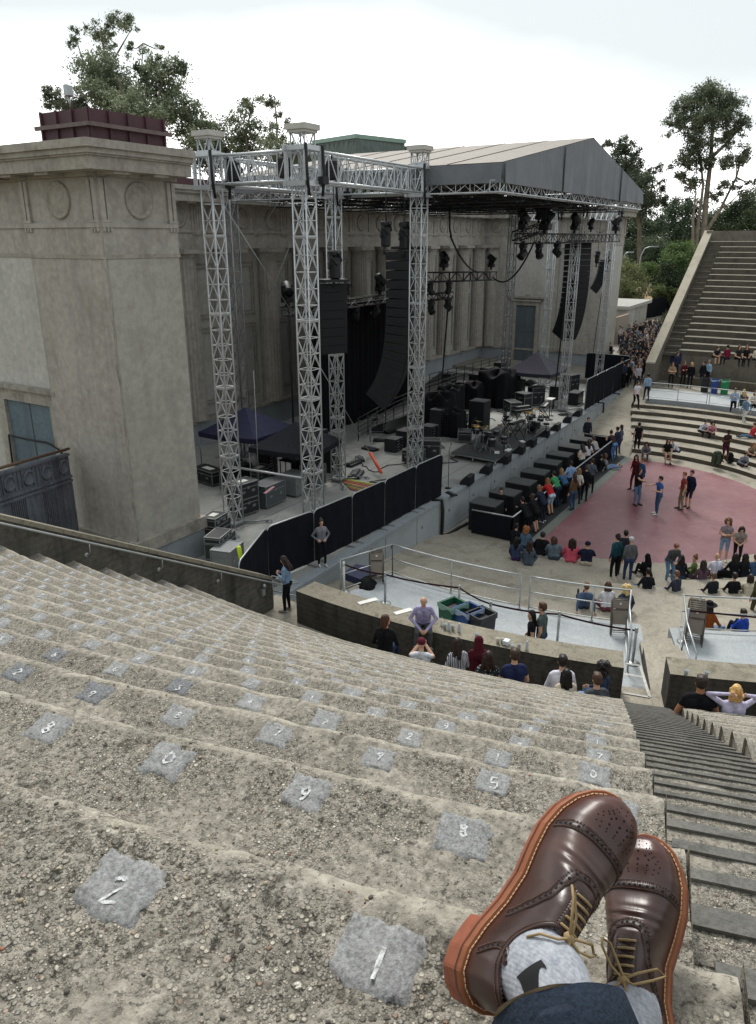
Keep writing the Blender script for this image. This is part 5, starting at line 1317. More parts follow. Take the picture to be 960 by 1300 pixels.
# cables down the stage front
cable('thick black cable bundle running down the stage front wall at the left', [(26.75, 13.9, 1.68), (26.95, 13.52, 1.66), (27.0, 13.5, 1.2), (26.98, 13.5, .1), (27.3, 13.35, .05), (28.2, 13.3, .05), (29, 13.2, .05)], .07)
cable('black cable looping down the stage front wall at the right', [(50.4, 13.9, 1.68), (50.6, 13.5, 1.66), (50.7, 13.5, 1.1), (50.2, 13.45, .55), (49.2, 13.45, .12)], .06)
cable('second black cable looping down the far ramp wall', [(54.3, 13.9, 1.68), (54.5, 13.5, 1.64), (54.5, 13.5, 1.2), (53.9, 13.45, 1.0)], .05)
# ------------------------------------------------------------------ pit: subwoofers, barricade
SB = ((618, 637, 'partly behind the guard in black'), (642, 624, 'second in the row'), (662, 611, 'third in the row'), (680, 598, 'fourth in the row'), (696, 586, 'fifth in the row'), (711, 576, 'sixth in the row'), (726, 566, 'seventh in the row'), (740, 557, 'farthest, beside the seated guard'))
sb = empty('subwoofer', (0, 0, 0), 'black subwoofer box in the pit', 'subwoofer', 'subwoofer boxes in the pit'); m = MB(); m.bev((0, 0, .62), (1.0, 1.2, 1.24), .02); m.build('cabinet', M_SPK, sb); m = MB(); m.b2((-.47, -.618, .05), (.47, -.604, 1.18)); m.build('grille', M_GRILLE, sb)
m = MB(); m.b2((-.505, -.605, 1.245), (.505, .605, 1.275)); m.build('lid', simple('rubber_lid', '#494b4c', .8, 0, .15, 3), sb)
for i, (x, y, lab) in enumerate(SB):
    c = at(x, y, 1.26); o = sb if i == 0 else copy_tree(sb); o.location = (c.x, c.y, 0); o.rotation_euler.z = R_(2*math.sin(i*5)); o['label'] = 'black subwoofer box in the pit, '+lab
bar = empty('crowd_barricade', (0, 0, 0), 'black crowd barricade with a grey tread plate in front of the subwoofers', 'barricade')
BYF = 10.75; bx0, bx1 = 28.0, 43.8
m = MB(); m.b2((bx0, BYF, .05), (bx1, BYF+.05, 1.05)); m.b2((bx0, BYF, .05), (bx0+.05, 12.6, 1.05)); m.b2((bx1-.05, BYF, .05), (bx1, 12.6, 1.05)); m.build('panel', M_BLACKV, bar)
m = MB(); m.tube([(bx0, 12.6, 1.1), (bx0, BYF, 1.12), (bx1, BYF, 1.12), (bx1, 12.6, 1.1)], .035, 8); m.build('top_rail', M_ALU, bar)
m = MB(); m.b2((bx0, 10.12, .006), (bx1, BYF, .06)); m.build('tread_plate', simple('tread_plate', '#2d2f31', .6, .2, .2, 12), bar)
m = MB(); m.add([(bx0, 9.75, .008), (bx1, 9.75, .008), (bx1, 10.118, .06), (bx0, 10.118, .06)], [(0, 1, 2, 3)]); m.b2((bx0, 9.74, .007), (bx1, 9.76, .012)); m.build('ramp_edge', simple('ramp_plate', '#6f736d', .6, .2, .12, 8), bar)
m = MB()
for x in np.arange(bx0+1.2, bx1, 1.2): m.b2((x-.02, BYF+.06, .05), (x+.02, 11.4, .1)); m.tube([(x, BYF+.06, 1.0), (x, 11.3, .1)], .02, 5)
m.build('brace', M_BLACK, bar)

# ------------------------------------------------------------------ platform railings, stanchions, chairs, bins
def arc_pts(r, a, b, z, n=10): return [Vector(bp(r, a+(b-a)*i/n, z)) for i in range(n+1)]
def ang(px, py, z): v = at(px, py, z); return math.atan2(v.y-CY, CX-v.x)
def rail_run(label, pts, h=1.07, post=1.9, skip=(), grp='grey tube railings round the platforms'):
    t = empty('platform_railing', (0, 0, 0), label, 'railing', grp); m = MB(); up = Vector((0, 0, 1))
    m.tube([p+up*h for p in pts], .024, 8); m.build('top_rail', M_STEEL, t)
    for f in (.55, .1): m = MB(); m.tube([p+up*h*f for p in pts], .019, 6); m.build('mid_rail', M_STEEL, t)
    L = [0]
    for a, b in zip(pts, pts[1:]): L.append(L[-1]+(b-a).length)
    n = max(1, round(L[-1]/post))
    for i in range(n+1):
        s = L[-1]*i/n; k = max(j for j in range(len(L)-1) if L[j] <= s+1e-6); f = (s-L[k])/max(1e-6, L[k+1]-L[k]); p = pts[k].lerp(pts[k+1], f)
        m = MB(); m.tube([p, p+up*h], .022, 6); m.lathe(p, [(.05, 0), (.05, .015), (.022, .03)], 8); m.build('post', M_STEEL, t)
    return t
ZP = 1.85; RI_ = 17.02
a0, a1, a2 = ang(490, 735, ZP), ang(655, 785, ZP), ang(800, 790, ZP)
rail_run('grey tube railing along the platform front left of its small gap', arc_pts(RI_, a0, a1+.004, ZP)); rail_run('grey tube railing along the platform front right of its small gap', arc_pts(RI_, a1-.012, -.2995, ZP)+[Vector(bp(18.0, -.294, ZP)), Vector(bp(19.6, -.293, ZP))])
pA = at(433, 752, ZP); pB = Vector(bp(RI_, a0, ZP)); rail_run('short grey tube railing across the left end of the platform', [pA, pB])
b0 = math.atan2(2.62-CY, CX-18.9); rail_run('grey tube railing of the platform right of the aisle gap', [Vector(bp(20.2, b0-.004, ZP)), Vector(bp(18.6, b0-.008, ZP)), Vector(bp(RI_, b0-.02, ZP))]+arc_pts(RI_, b0-.05, b0-.9, ZP, 14))
def fang(x, y):
    a = ang(x, y, ZP); return a-2*math.pi if a > 0 else a
rail_run('grey tube railing of the far platform left of its gap', arc_pts(RI_, FE+.01, fang(905, 508), ZP, 8)); rail_run('grey tube railing of the far platform right of its gap', arc_pts(RI_, fang(909, 508), R_(-125), ZP, 14))
# far platform edge markings
def folding_chair():
    t = empty('folding_chair', (0, 0, 0), 'x', 'chair'); m = MB()
    for s in (-1, 1):
        m.tube([(s*.22, 0, 0), (s*.22, .06, .5), (s*.215, .10, .93), (s*.18, .105, 1.0)], .013, 6); m.tube([(s*.19, .07, 0), (s*.19, .02, .45), (s*.19, .03, .6)], .012, 6)
    m.tube([(-.18, .105, 1.0), (.18, .105, 1.0)], .013, 6); m.tube([(-.22, .02, .18), (.22, .02, .18)], .010, 6); m.tube([(-.19, .065, .1), (.19, .065, .1)], .010, 6); m.build('frame', M_CHR, t)
    m = MB(); m.bev((0, .095, .87), (.40, .018, .22), .008); m.build('backrest', M_CHRS, t); m = MB(); m.M = Matrix.Rotation(R_(-4), 4, 'X'); m.bev((0, .02, .52), (.38, .022, .38), .01); m.build('seat', M_CHRS, t)
    m = MB(); m.box((0, .083, .9), (.05, .004, .05)); m.build('number_sticker', M_WHITEP, t); return t
M_CHR = simple('chair_frame_taupe', '#6f675f', .45, .4, .1, 6); M_CHRS = simple('chair_seat_taupe', '#857b72', .5, .1, .1, 6)
fc = folding_chair(); first = True
def chairs(spot, heading, n, step, names, lean=-.16):
    global first
    c0 = Vector(spot)
    for i in range(n):
        o = fc if first else copy_tree(fc); first = False
        o.location = c0+Vector((math.cos(heading), math.sin(heading), 0))*(step*i); o.rotation_euler = (lean, 0, heading+math.pi/2); o['label'] = names[i]; o['group'] = 'stacked folding chairs on the platforms'
v = at(478, 737, ZP); hd_ = math.atan2(-v.y, -v.x)   # facing the seats
chairs(v, R_(215), 4, .10, ['folded taupe chair at the front of the left-hand stack by the dropped jacket', 'second folded chair of the left-hand stack', 'third folded chair of the left-hand stack', 'rearmost folded chair of the left-hand stack'])
v = at(785, 806, ZP); chairs(v, R_(205), 2, .10, ['folded taupe chair leaning on the railing corner beside the aisle gap', 'folded chair just behind the one at the railing corner'])
v = at(880, 806, ZP); chairs(v, R_(190), 6, .13, ['rearmost folded chair of the stack right of the aisle gap', 'second from rear of the chair stack right of the gap', 'third from rear of the chair stack right of the gap', 'third from front of the chair stack right of the gap', 'second from front of the chair stack right of the gap', 'front folded taupe chair of the stack right of the aisle gap'])
# stanchions with maroon belts
SPX = [(437, 754), (489, 766), (582, 784), (621, 806), (707, 820), (803, 842)]
SPL = []
for i, (x, y) in enumerate(SPX):
    z = ZP if i < 5 else ZP; v = at(x, y, z)
    if i == 0: v = at(437, 752, ZP)
    SPL.append(v)
lab = ('white post at the left end of the platform', 'post by the dropped jacket', 'post behind the man in the lilac shirt', 'post behind the black bin', 'post right of the couple on the platform', 'post with a round base in the aisle gap')
M_BELT = cloth('#3a1f27')
for i, v in enumerate(SPL):
    t = empty('stanchion', v, 'steel belt stanchion, '+lab[i], 'stanchion', 'belt stanchions on the platform'); m = MB(); m.tube([(0, 0, 0), (0, 0, 1.0)], .035, 10); m.lathe((0, 0, 1.0), [(.042, -.12), (.042, 0), (.02, .02)], 10); m.build('post', M_STEEL if i else M_WHITEP, t)
    m = MB(); m.lathe((0, 0, 0), [(.18, 0), (.18, .02), (.05, .05)], 20); m.build('base', M_STEEL, t)
    if i < 5:
        w = SPL[i+1]-v; m = MB(); n = 12
        m.grid(lambda u, k: (w.x*u, w.y*u, .96+w.z*u-.10*4*u*(1-u)*.5-.055*k), n, 1); m.build('belt', M_BELT, t)
v = at(742, 812, ZP); m = MB()
vv = at(868, 815, ZP); t = empty('stanchion', vv, 'steel belt stanchion at the edge of the right-hand platform', 'stanchion', 'belt stanchions on the platform'); m = MB(); m.tube([(0, 0, 0), (0, 0, 1.0)], .035, 10); m.build('post', M_STEEL, t); m = MB(); m.lathe((0, 0, 0), [(.18, 0), (.18, .02), (.05, .05)], 20); m.build('base', M_STEEL, t)
w = Vector(bp(19.0, -.75, ZP))-vv; m = MB(); m.grid(lambda u, k: (w.x*u, w.y*u, .96+w.z*u-.10*2*u*(1-u)-.055*k), 12, 1); m.build('belt', M_BELT, t)
# bins with liners
def bin_(label, c, hx, rz=0., liner='#c9ccd0', s=1.):
    t = empty('recycling_bin', c, label, 'bin', None, rz); m = MB(); w, d, h = .52*s, .46*s, .82*s; th = .03
    m.box((0, 0, h/2), (w*.86, d*.86, h), 0, 1.16) ; m.v = m.v; m.f = [f for i, f in enumerate(m.f) if i != 1]; m.mi = m.mi[:-1]; m.sm = m.sm[:-1]
    m.build('bin_body', simple('bin_'+hx[1:], hx, .55, 0, .12), t)
    m = MB(); W, D = w*.86*1.16, d*.86*1.16
    for i in (-1, 1): m.bar((-W/2, i*D/2, h), (W/2, i*D/2, h), .035); m.bar((i*W/2, -D/2, h), (i*W/2, D/2, h), .035)
    m.build('rim', simple('bin_'+hx[1:], hx, .55, 0, .12), t)
    m = MB(); m.box((0, 0, h-.14), (W*.93, D*.93, .02)); m.build('contents', M_RUBBER, t)
    if liner:
        m = MB(); m.grid(lambda u, v: (((W*.54)*max(-1, min(1, 1.5*math.cos(u*6.283))), (D*.54)*max(-1, min(1, 1.5*math.sin(u*6.283))), h+.03-.16*v*(.7+.3*math.sin(u*31)))), 40, 2); m.build('bin_liner', simple('liner_'+liner[1:], liner, .4, 0, .05), t)
    return t
for lab, px, py, hx, ln in (('green recycling bin behind the parapet', 574, 806, '#1d5a41', '#7fa396'), ('blue recycling bin between the green and black ones behind the parapet', 593, 813, '#2d4d86', '#a9b4c4'), ('black rubbish bin right of the blue one behind the parapet', 609, 819, '#2b2c2e', '#2f3032')):
    v = at(px, py, ZP); bin_(lab, v, hx, R_(-20), ln, 1.15)
for lab, px, py, hx, ln in (('black bin on the far platform', 894, 497, '#1d1e20', None), ('blue bin with a pale liner on the far platform', 906, 499, '#24427f', '#8fa0bd'), ('green bin on the far platform', 919, 500, '#1f7a4a', '#7fb295')):
    bin_(lab, at(px, py, ZP), hx, R_(8), ln, 1.15)
# drinks left on the parapet
ZW = 3.205
def cup(label, px, py, kind):
    c = at(px, py, ZW+.03); t = empty({'b': 'water_bottle', 'c': 'plastic_cup', 'p': 'beer_cup', 'y': 'snack_tub', 's': 'sauce_bottle'}[kind], (c.x, c.y, ZW), label, {'b': 'bottle', 'c': 'cup', 'p': 'cup', 'y': 'tub', 's': 'bottle'}[kind], 'drinks left on the parapet'); m = MB()
    if kind == 'b': m.lathe((0, 0, 0), [(.035, 0), (.037, .02), (.037, .15), (.014, .2), (.014, .21)], 12); m.build('bottle_body', M_CLEAR, t); m = MB(); m.lathe((0, 0, .21), [(.016, 0), (.016, .025)], 10); m.build('cap', M_WHITEP, t)
    elif kind == 's': m.lathe((0, 0, 0), [(.035, 0), (.037, .02), (.03, .12), (.006, .2)], 12); m.build('bottle_body', simple('sauce_white', '#dfe3df', .4), t); m = MB(); m.lathe((0, 0, .2), [(.008, 0), (.003, .03)], 8); m.build('nozzle', M_WHITEP, t)
    else:
        m.lathe((0, 0, 0), [(.033, 0), (.045, .12), (.047, .125), (.044, .12), (.032, .01)], 14); m.build('cup_body', M_CLEAR if kind != 'y' else M_WHITEP, t)
        if kind in 'py': m = MB(); m.lathe((0, 0, .006), [(.03, 0), (.040, .085), (.01, .086)], 12); m.build('drink', simple('amber_beer' if kind == 'p' else 'yellow_snack', '#8a4a1e' if kind == 'p' else '#c9a63a', .3), t)
M_CLEAR = simple('clear_plastic', '#b9c0c4', .15, 0, .05); 
for a in (('squeeze bottle at the left end of the drinks on the parapet', 561, 793, 's'), ('crumpled clear cup beside the squeeze bottle', 565, 797, 'c'), ('clear water bottle left of the amber beer', 570, 799, 'b'), ('cup of amber beer in front of the blue bin', 575, 799, 'p'), ('clear water bottle right of the first amber beer', 583, 801, 'b'), ('clear cup in front of the black bin', 605, 809, 'c'), ('yellow topped tub near the kneeling girl', 632, 815, 'y'), ('second yellow topped tub near the carton', 638, 815, 'y'), ('empty clear cup left of the darker beer', 650, 824, 'c'), ('darker cup of beer in front of the couple', 659, 823, 'p'), ('clear water bottle in front of the couple', 669, 824, 'b'), ('clear cup on the right-hand parapet left of the man in black', 871, 856, 'c'), ('clear cup on the right-hand parapet right of the man in black', 897, 858, 'c')): cup(*a)
c = at(643, 818, ZW); m = MB(); m.bev((0, 0, .06), (.16, .14, .11), .01); tag(m.build('carton', simple('white_carton', '#d5dde0', .6), None, (c.x, c.y, ZW)), 'white food carton on the parapet', 'carton')
for lab, x, y, w in (('white paper sheet lying on the left part of the parapet top', 467, 763, .55), ('second white paper sheet on the parapet top left of the man in lilac', 512, 776, .5)):
    c = at(x, y, ZW+.006); m = MB(); m.box((0, 0, 0), (w, .16, .008), R_(-28)); tag(m.build('paper', M_WHITEP, None, c), lab, 'paper')
# dropped jacket, mats, handbag, backpack
def heap(name, label, c, sx, sy, h, mat, cat, seed=1):
    q = random.Random(seed); m = MB(); ph = [q.uniform(0, 6) for _ in range(6)]
    def fn(u, v):
        a = u*6.283; r = 1+.25*math.sin(2*a+ph[0])+.12*math.sin(5*a+ph[1]); k = 1-v
        return (math.cos(a)*r*sx*k**.7, math.sin(a)*r*sy*k**.7, h*(math.sin(v*1.57)**.8)*(1+.3*math.sin(3*a+ph[2])*k+.2*math.sin(7*a+ph[3])*k))
    m.grid(fn, 30, 10); return tag(m.build(name, mat, None, c), label, cat)
heap('jacket', 'black jacket dropped on the platform beside the left-hand chair stack', at(466, 742, ZP+.0), .42, .3, .22, M_BLACKC, 'jacket', 2)
c = at(452, 722, .9); m = MB(); a, b, c_, d_ = at(438, 712, ZP-.4), at(466, 722, ZP-.4), at(462, 731, ZP-.4), at(437, 722, ZP-.4)
m = MB(); m.ext([at(436, 727, 1.62), at(462, 737, 1.62), at(485, 722, 1.62), at(452, 716, 1.62)], (0, 0, -.25)); tag(m.build('case', simple('navy_orange_case', '#2d3350', .6)), 'navy case with an orange edge lying beyond the left end of the platform', 'case')
# metal gate rail where the woman in denim stands
m = MB(); a, b = at(347, 768, 2.25), at(376, 775, 2.25); up = Vector((0, 0, 1))
for h in (.45, .9): m.tube([a+up*h, b+up*h], .022, 6)
m.tube([a, a+up*.9], .022, 6); m.tube([a.lerp(b, .55), a.lerp(b, .55)+up*.9], .022, 6)
tag(m.build('gate_rail', M_STEEL), 'short grey tube rail across the passage beside the woman in denim', 'railing')
# blue notice on the far wall
c = Vector(bp(R0-.02, R_(-180)-math.asin(2.1/R0), 3.6)); t = empty('wall_sign', c, 'small square dark blue sign on the wall below the far seating', 'sign', None, R_(180)); m = MB(); m.b2((0, -.4, -.4), (.04, .4, .4)); m.build('plate', simple('sign_blue', '#222b52', .5), t); m = MB(); m.lathe((.041, 0, .14), [(.08, 0), (.08, .004)], 12, (1, 0, 0)); m.b2((.041, -.07, -.24), (.046, .07, .05)); m.build('pictogram', simple('sign_mark', '#8f97b8', .5), t)

q = random.Random(5)
for i in range(16):
    x, y = q.uniform(480, 700), 0; y = 640-(x-480)*.42-q.uniform(16, 60); a = at(x, y, ZS+.03); P = [a]
    for k in range(7): P.append(P[-1]+Vector((q.uniform(-.5, .9), q.uniform(-.5, .6), 0)))
    m = MB(); m.tube(P, .022, 5); tag(m.build('cable', M_RUBBER), 'one of the black cables lying loose across the stage deck', 'cable', 'black cables lying loose on the deck')
for i, (x, y, w, h, lab) in enumerate(((583, 540, .9, .6, 'left of the pale lidded amplifier'), (590, 560, .8, .5, 'behind the nearest drum kit'), (650, 525, 1.1, .7, 'behind the keyboards'), (664, 520, .8, 1.0, 'beside the two tier keyboards'), (525, 588, .9, .6, 'at the foot of the tall silver tower'), (545, 582, 1.1, .9, 'right of the tall silver tower foot'), (680, 514, .9, 1.1, 'in front of the small far canopy'), (724, 498, 1.0, 1.2, 'behind the grey topped rack at right'), (570, 500, .9, 1.4, 'on the left of the rear railing'), (480, 548, .8, .8, 'under the foot of the curved array'))):
    road_case('black road case '+lab, dz(x, y), (w, .7, h), i*.4, None, None, True, 0, 'black road cases among the stage gear')
# ================================================================== trees, bushes, buildings and the land beyond
def leafm(hx):
    key = ('leaf', hx)
    if key in _M: return _M[key]
    c = hexc(hx); t = NT('leaf_'+hx[1:]); col = t.ramp(t.noise(.7, 3), [(.3, tuple(v*.75 for v in c)), (.7, tuple(min(1, v*1.25) for v in c))])
    m = t.fin(col, .55, None, 0, .3); t.b.inputs['Transmission Weight'].default_value = 0
    tr = t.n('ShaderNodeBsdfTranslucent'); t.l(col, tr.inputs[0]); mx = t.n('ShaderNodeMixShader'); mx.inputs[0].default_value = .4
    out = t.t.nodes['Material Output']; t.l(t.b.outputs[0], mx.inputs[1]); t.l(tr.outputs[0], mx.inputs[2]); t.l(mx.outputs[0], out.inputs['Surface']); _M[key] = m; return m
def bark(hx):
    key = ('bark', hx)
    if key not in _M:
        c = hexc(hx); t = NT('bark_'+hx[1:]); f = t.noise(2.5, 6, .65, .3, (1, 1, .2)); _M[key] = t.fin(t.ramp(f, [(.3, tuple(v*.55 for v in c)), (.7, tuple(min(1, v*1.35) for v in c))]), .9, t.bump(f, .5, .05), 0, .2)
    return _M[key]
def tree(name, label, cat, d, clumps, trunks, n, leaf, cols, bk='#6b6254', zb=None, seed=1, group=None, r0=.35, aspect=.42, dj=1.2, fill=.5):
    """clumps: (px, py, radius px, weight) at distance d; trunks: lists of (px, py) from the ground up"""
    q = random.Random(seed); base = atd(*trunks[0][0], d)
    if zb is not None: base.z = zb
    t = empty(name, base, label, cat, group); C = []
    for px, py, r, w in clumps: p = atd(px, py, d+q.uniform(-dj, dj)*r*d/F_PX); C.append((p, 1.38*r*d/F_PX, w))
    tb = MB()
    for ti, path in enumerate(trunks):
        P = [atd(x, y, d+(q.uniform(-.4, .4) if i else 0)) for i, (x, y) in enumerate(path)]
        if zb is not None and ti == 0: P[0].z = zb
        m = len(P); rr = [(r0 if ti == 0 else r0*.55)*(1-.75*i/max(1, m-1)) for i in range(m)]
        F = []; FR = []
        for i in range(m-1):
            for k in range(4): f = k/4; F.append(P[i].lerp(P[i+1], f)-base); FR.append(rr[i]+(rr[i+1]-rr[i])*f)
        F.append(P[-1]-base); FR.append(rr[-1]); tb.tube(F, FR, 8)
    allp = [atd(x, y, d) for path in trunks for x, y in path[1:]]
    for p, r, w in C:      # limbs from the nearest trunk point into every clump
        c = min(allp, key=lambda a: (a-p).length+max(0, a.z-p.z)*1.5); mid = (c+p)/2+Vector((q.uniform(-.3, .3), q.uniform(-.3, .3), -.12*(p-c).length))
        tb.tube([c-base, mid-base, p-base], [r0*.28, r0*.18, r0*.06], 5)
        for _ in range(3):
            e = p+Vector((q.gauss(0, .5), q.gauss(0, .5), q.gauss(.1, .45)))*r; tb.tube([p-base, e-base], [r0*.08, r0*.02], 4)
    tb.build('trunk', bark(bk), t)
    tot = sum(r*r*w for _, r, w in C); k = 0; V = []; FC = []; MI = []
    for p, r, w in C:
        cnt = int(3.4*n*r*r*w/tot)
        # sub-clumps make tufts with gaps between
        ns = max(6, int(cnt/70)); subs = []
        for _ in range(ns):
            dv = Vector((q.gauss(0, 1), q.gauss(0, 1), q.gauss(0, 1))).normalized()*r*(q.random()**fill); dv.z *= .75; subs.append((p+dv, r*q.uniform(.2, .46), q.choice((0, 0, 1, 1, 2))))
        for _ in range(cnt):
            s, sr, sh = q.choice(subs); c = s+Vector((q.gauss(0, .5), q.gauss(0, .5), q.gauss(0, .4)))*sr-base
            a = Vector((q.gauss(0, 1), q.gauss(0, 1), q.gauss(-.5, .8))).normalized(); b = a.orthogonal().normalized(); b = Matrix.Rotation(q.random()*6.28, 3, a) @ b
            L = leaf*q.uniform(.4, .9); W = L*aspect; i = len(V)
            V += [c-a*L*.5, c+b*W*.5, c+a*L*.5, c-b*W*.5]; FC.append((i, i+1, i+2, i+3)); MI.append(sh if q.random() < .75 else q.randint(0, 2))
    me = bpy.data.meshes.new('crown'); me.from_pydata([tuple(v) for v in V], [], FC)
    for hx in cols: me.materials.append(leafm(hx))
    me.polygons.foreach_set('material_index', MI); me.update(); o = bpy.data.objects.new('crown', me); COL.objects.link(o); o.parent = t
    return t
GL = 'trees behind the stage building'; GRN = 'trees on the slope beyond the stage'
EUC = ('#606954', '#798266', '#949c81'); DRK = ('#404c3b', '#53624b', '#6a7b5e'); OLV = ('#5d6343', '#727751', '#898e61'); BRT = ('#485a33', '#5c7040', '#758954')  # leaf tones lightened so the distance haze sits in their colour
tree('eucalyptus_tree', 'large dark leafy tree rising behind the maroon parapet at left', 'tree', 78, [(130, 95, 26, 1.3), (150, 120, 28, 1.4), (118, 120, 18, 1), (175, 145, 28, 1.2), (205, 105, 24, 1.3), (215, 140, 28, 1.2), (240, 150, 20, .8), (190, 82, 14, .7), (225, 85, 14, .8), (250, 175, 22, .9), (160, 170, 28, 1.)],
     [[(165, 330), (168, 200), (160, 140), (150, 100)], [(168, 200), (195, 150), (208, 95)], [(195, 150), (235, 140)]], 9000, .52, EUC, seed=2, group=GL, r0=.5)
tree('eucalyptus_tree', 'tall thin wispy tree above the big dark one at far left', 'tree', 84, [(150, 25, 12, .5), (128, 38, 13, .5), (100, 42, 10, .35), (160, 60, 8, .3), (92, 55, 7, .25), (138, 62, 9, .35), (182, 62, 6, .2), (100, 80, 6, .2), (165, 30, 8, .35), (190, 70, 6, .2), (205, 62, 7, .25)],
     [[(150, 330), (140, 180), (136, 90), (128, 35)], [(136, 90), (165, 40)], [(140, 180), (178, 110), (182, 55)], [(140, 150), (108, 85), (95, 45)]], 1500, .42, EUC, seed=3, group=GL, r0=.28, fill=.4)
tree('eucalyptus_tree', 'pale loose tree low at the left edge behind the maroon parapet', 'tree', 74, [(70, 125, 12, .8), (85, 132, 12, .8), (100, 128, 10, .7), (62, 118, 6, .4)], [[(85, 320), (84, 180), (80, 130)]], 1100, .4, ('#4b5040', '#646a55', '#7d836d'), seed=4, group=GL, r0=.2)
tree('eucalyptus_tree', 'slender loose tree just left of the nearest tower top', 'tree', 86, [(310, 150, 17, .9), (325, 128, 12, .7), (305, 175, 18, .9), (335, 165, 15, .7), (290, 182, 14, .8), (318, 190, 18, 1), (345, 185, 14, .8)],
     [[(315, 330), (316, 220), (312, 170), (322, 125)], [(316, 220), (338, 165)]], 2600, .46, EUC, seed=5, group=GL, r0=.28)
tree('eucalyptus_tree', 'thin crooked tree right of the slender one behind the truss', 'tree', 90, [(350, 130, 9, .6), (357, 150, 8, .5), (340, 128, 7, .4), (352, 178, 12, .7), (368, 186, 10, .6)], [[(350, 330), (350, 210), (352, 160), (348, 122)], [(350, 210), (366, 170)]], 900, .42, EUC, seed=6, group=GL, r0=.22)
tree('eucalyptus_tree', 'bushy pale green tree between the wing truss and the dark tree', 'tree', 82, [(262, 175, 18, 1), (278, 165, 14, .7), (255, 195, 18, 1), (285, 190, 15, .8), (268, 205, 20, 1)], [[(268, 330), (268, 230), (265, 180)]], 2200, .45, ('#3d442f', '#555c44', '#6c7359'), seed=7, group=GL, r0=.25)
tree('eucalyptus_tree', 'very tall open crowned eucalyptus standing alone at the upper right', 'tree', 128, [(900, 122, 16, 1.2), (875, 135, 15, 1), (925, 135, 15, 1), (858, 155, 11, .9), (905, 150, 17, 1.1), (938, 160, 13, .8), (880, 160, 13, .8), (890, 180, 14, .9), (922, 175, 12, .6), (868, 200, 12, .8), (888, 205, 13, .9), (935, 205, 13, .7), (865, 225, 11, .5), (880, 235, 12, .7), (912, 205, 10, .5), (950, 190, 9, .5), (925, 235, 10, .6), (945, 240, 9, .4), (905, 250, 9, .5), (850, 212, 6, .3), (848, 170, 6, .3), (957, 230, 7, .4)],
     [[(893, 345), (893, 300), (897, 250), (903, 200), (905, 150), (900, 120)], [(884, 345), (886, 290), (893, 235), (888, 190), (870, 160)], [(893, 300), (915, 265), (935, 225), (945, 190)], [(880, 345), (880, 280), (884, 240)], [(903, 200), (925, 180), (938, 165)]], 9500, .62, ('#555d4b', '#69715b', '#828a70'), '#7a6f62', seed=8, group=GRN, r0=.62)
tree('eucalyptus_tree', 'tall eucalyptus partly behind the grey roof gable at right', 'tree', 140, [(790, 185, 12, .9), (772, 182, 7, .6), (805, 190, 8, .6), (800, 215, 16, 1), (815, 230, 15, 1), (790, 205, 12, .8), (825, 250, 14, 1), (830, 215, 8, .5), (812, 260, 16, 1), (838, 235, 8, .5), (842, 255, 8, .5)],
     [[(812, 360), (812, 290), (805, 240), (792, 190)], [(812, 290), (826, 250), (830, 220)]], 6000, .62, ('#4c5545', '#5f6a55', '#747f68'), seed=9, group=GRN, r0=.5)
for i, (lab, d, cl, tr, n, lf, cols) in enumerate((
    ('dark tree directly right of the roof corner', 150, [(800, 285, 18, 1), (820, 295, 18, 1), (790, 300, 14, 1), (835, 285, 13, 1), (805, 315, 18, 1)], [(810, 370), (810, 300)], 4200, .7, DRK),
    ('dark tree between the two tall eucalypts', 165, [(855, 265, 14, 1), (870, 280, 16, 1), (845, 290, 14, 1), (880, 262, 12, .9), (862, 300, 18, 1)], [(862, 370), (862, 290)], 4200, .75, DRK),
    ('dark tree behind the foot of the tall eucalyptus', 170, [(905, 285, 16, 1), (890, 300, 16, 1), (920, 275, 14, 1), (910, 305, 18, 1)], [(905, 370), (905, 300)], 3600, .75, DRK),
    ('dark rounded tree above the far seating', 160, [(935, 272, 16, 1), (950, 262, 15, 1), (925, 290, 14, 1), (945, 290, 18, 1), (960, 285, 16, 1)], [(942, 370), (942, 290)], 4000, .7, ('#2a3520', '#3a472c', '#4c5a3b')),
    ('tall dark tree at the far right edge', 180, [(955, 250, 12, 1), (965, 265, 14, 1), (958, 285, 14, 1)], [(962, 370), (960, 280)], 2200, .7, DRK),
    ('dark tree low behind the round bush', 145, [(835, 320, 18, 1), (815, 335, 18, 1), (850, 330, 16, 1), (790, 335, 14, 1)], [(830, 380), (830, 330)], 3800, .62, DRK))):
    tree('tree', lab, 'tree', d, cl, [tr, [tr[-1], (tr[-1][0]+6, tr[-1][1]-18)]], n, lf, cols, seed=20+i, group=GRN, r0=.35)
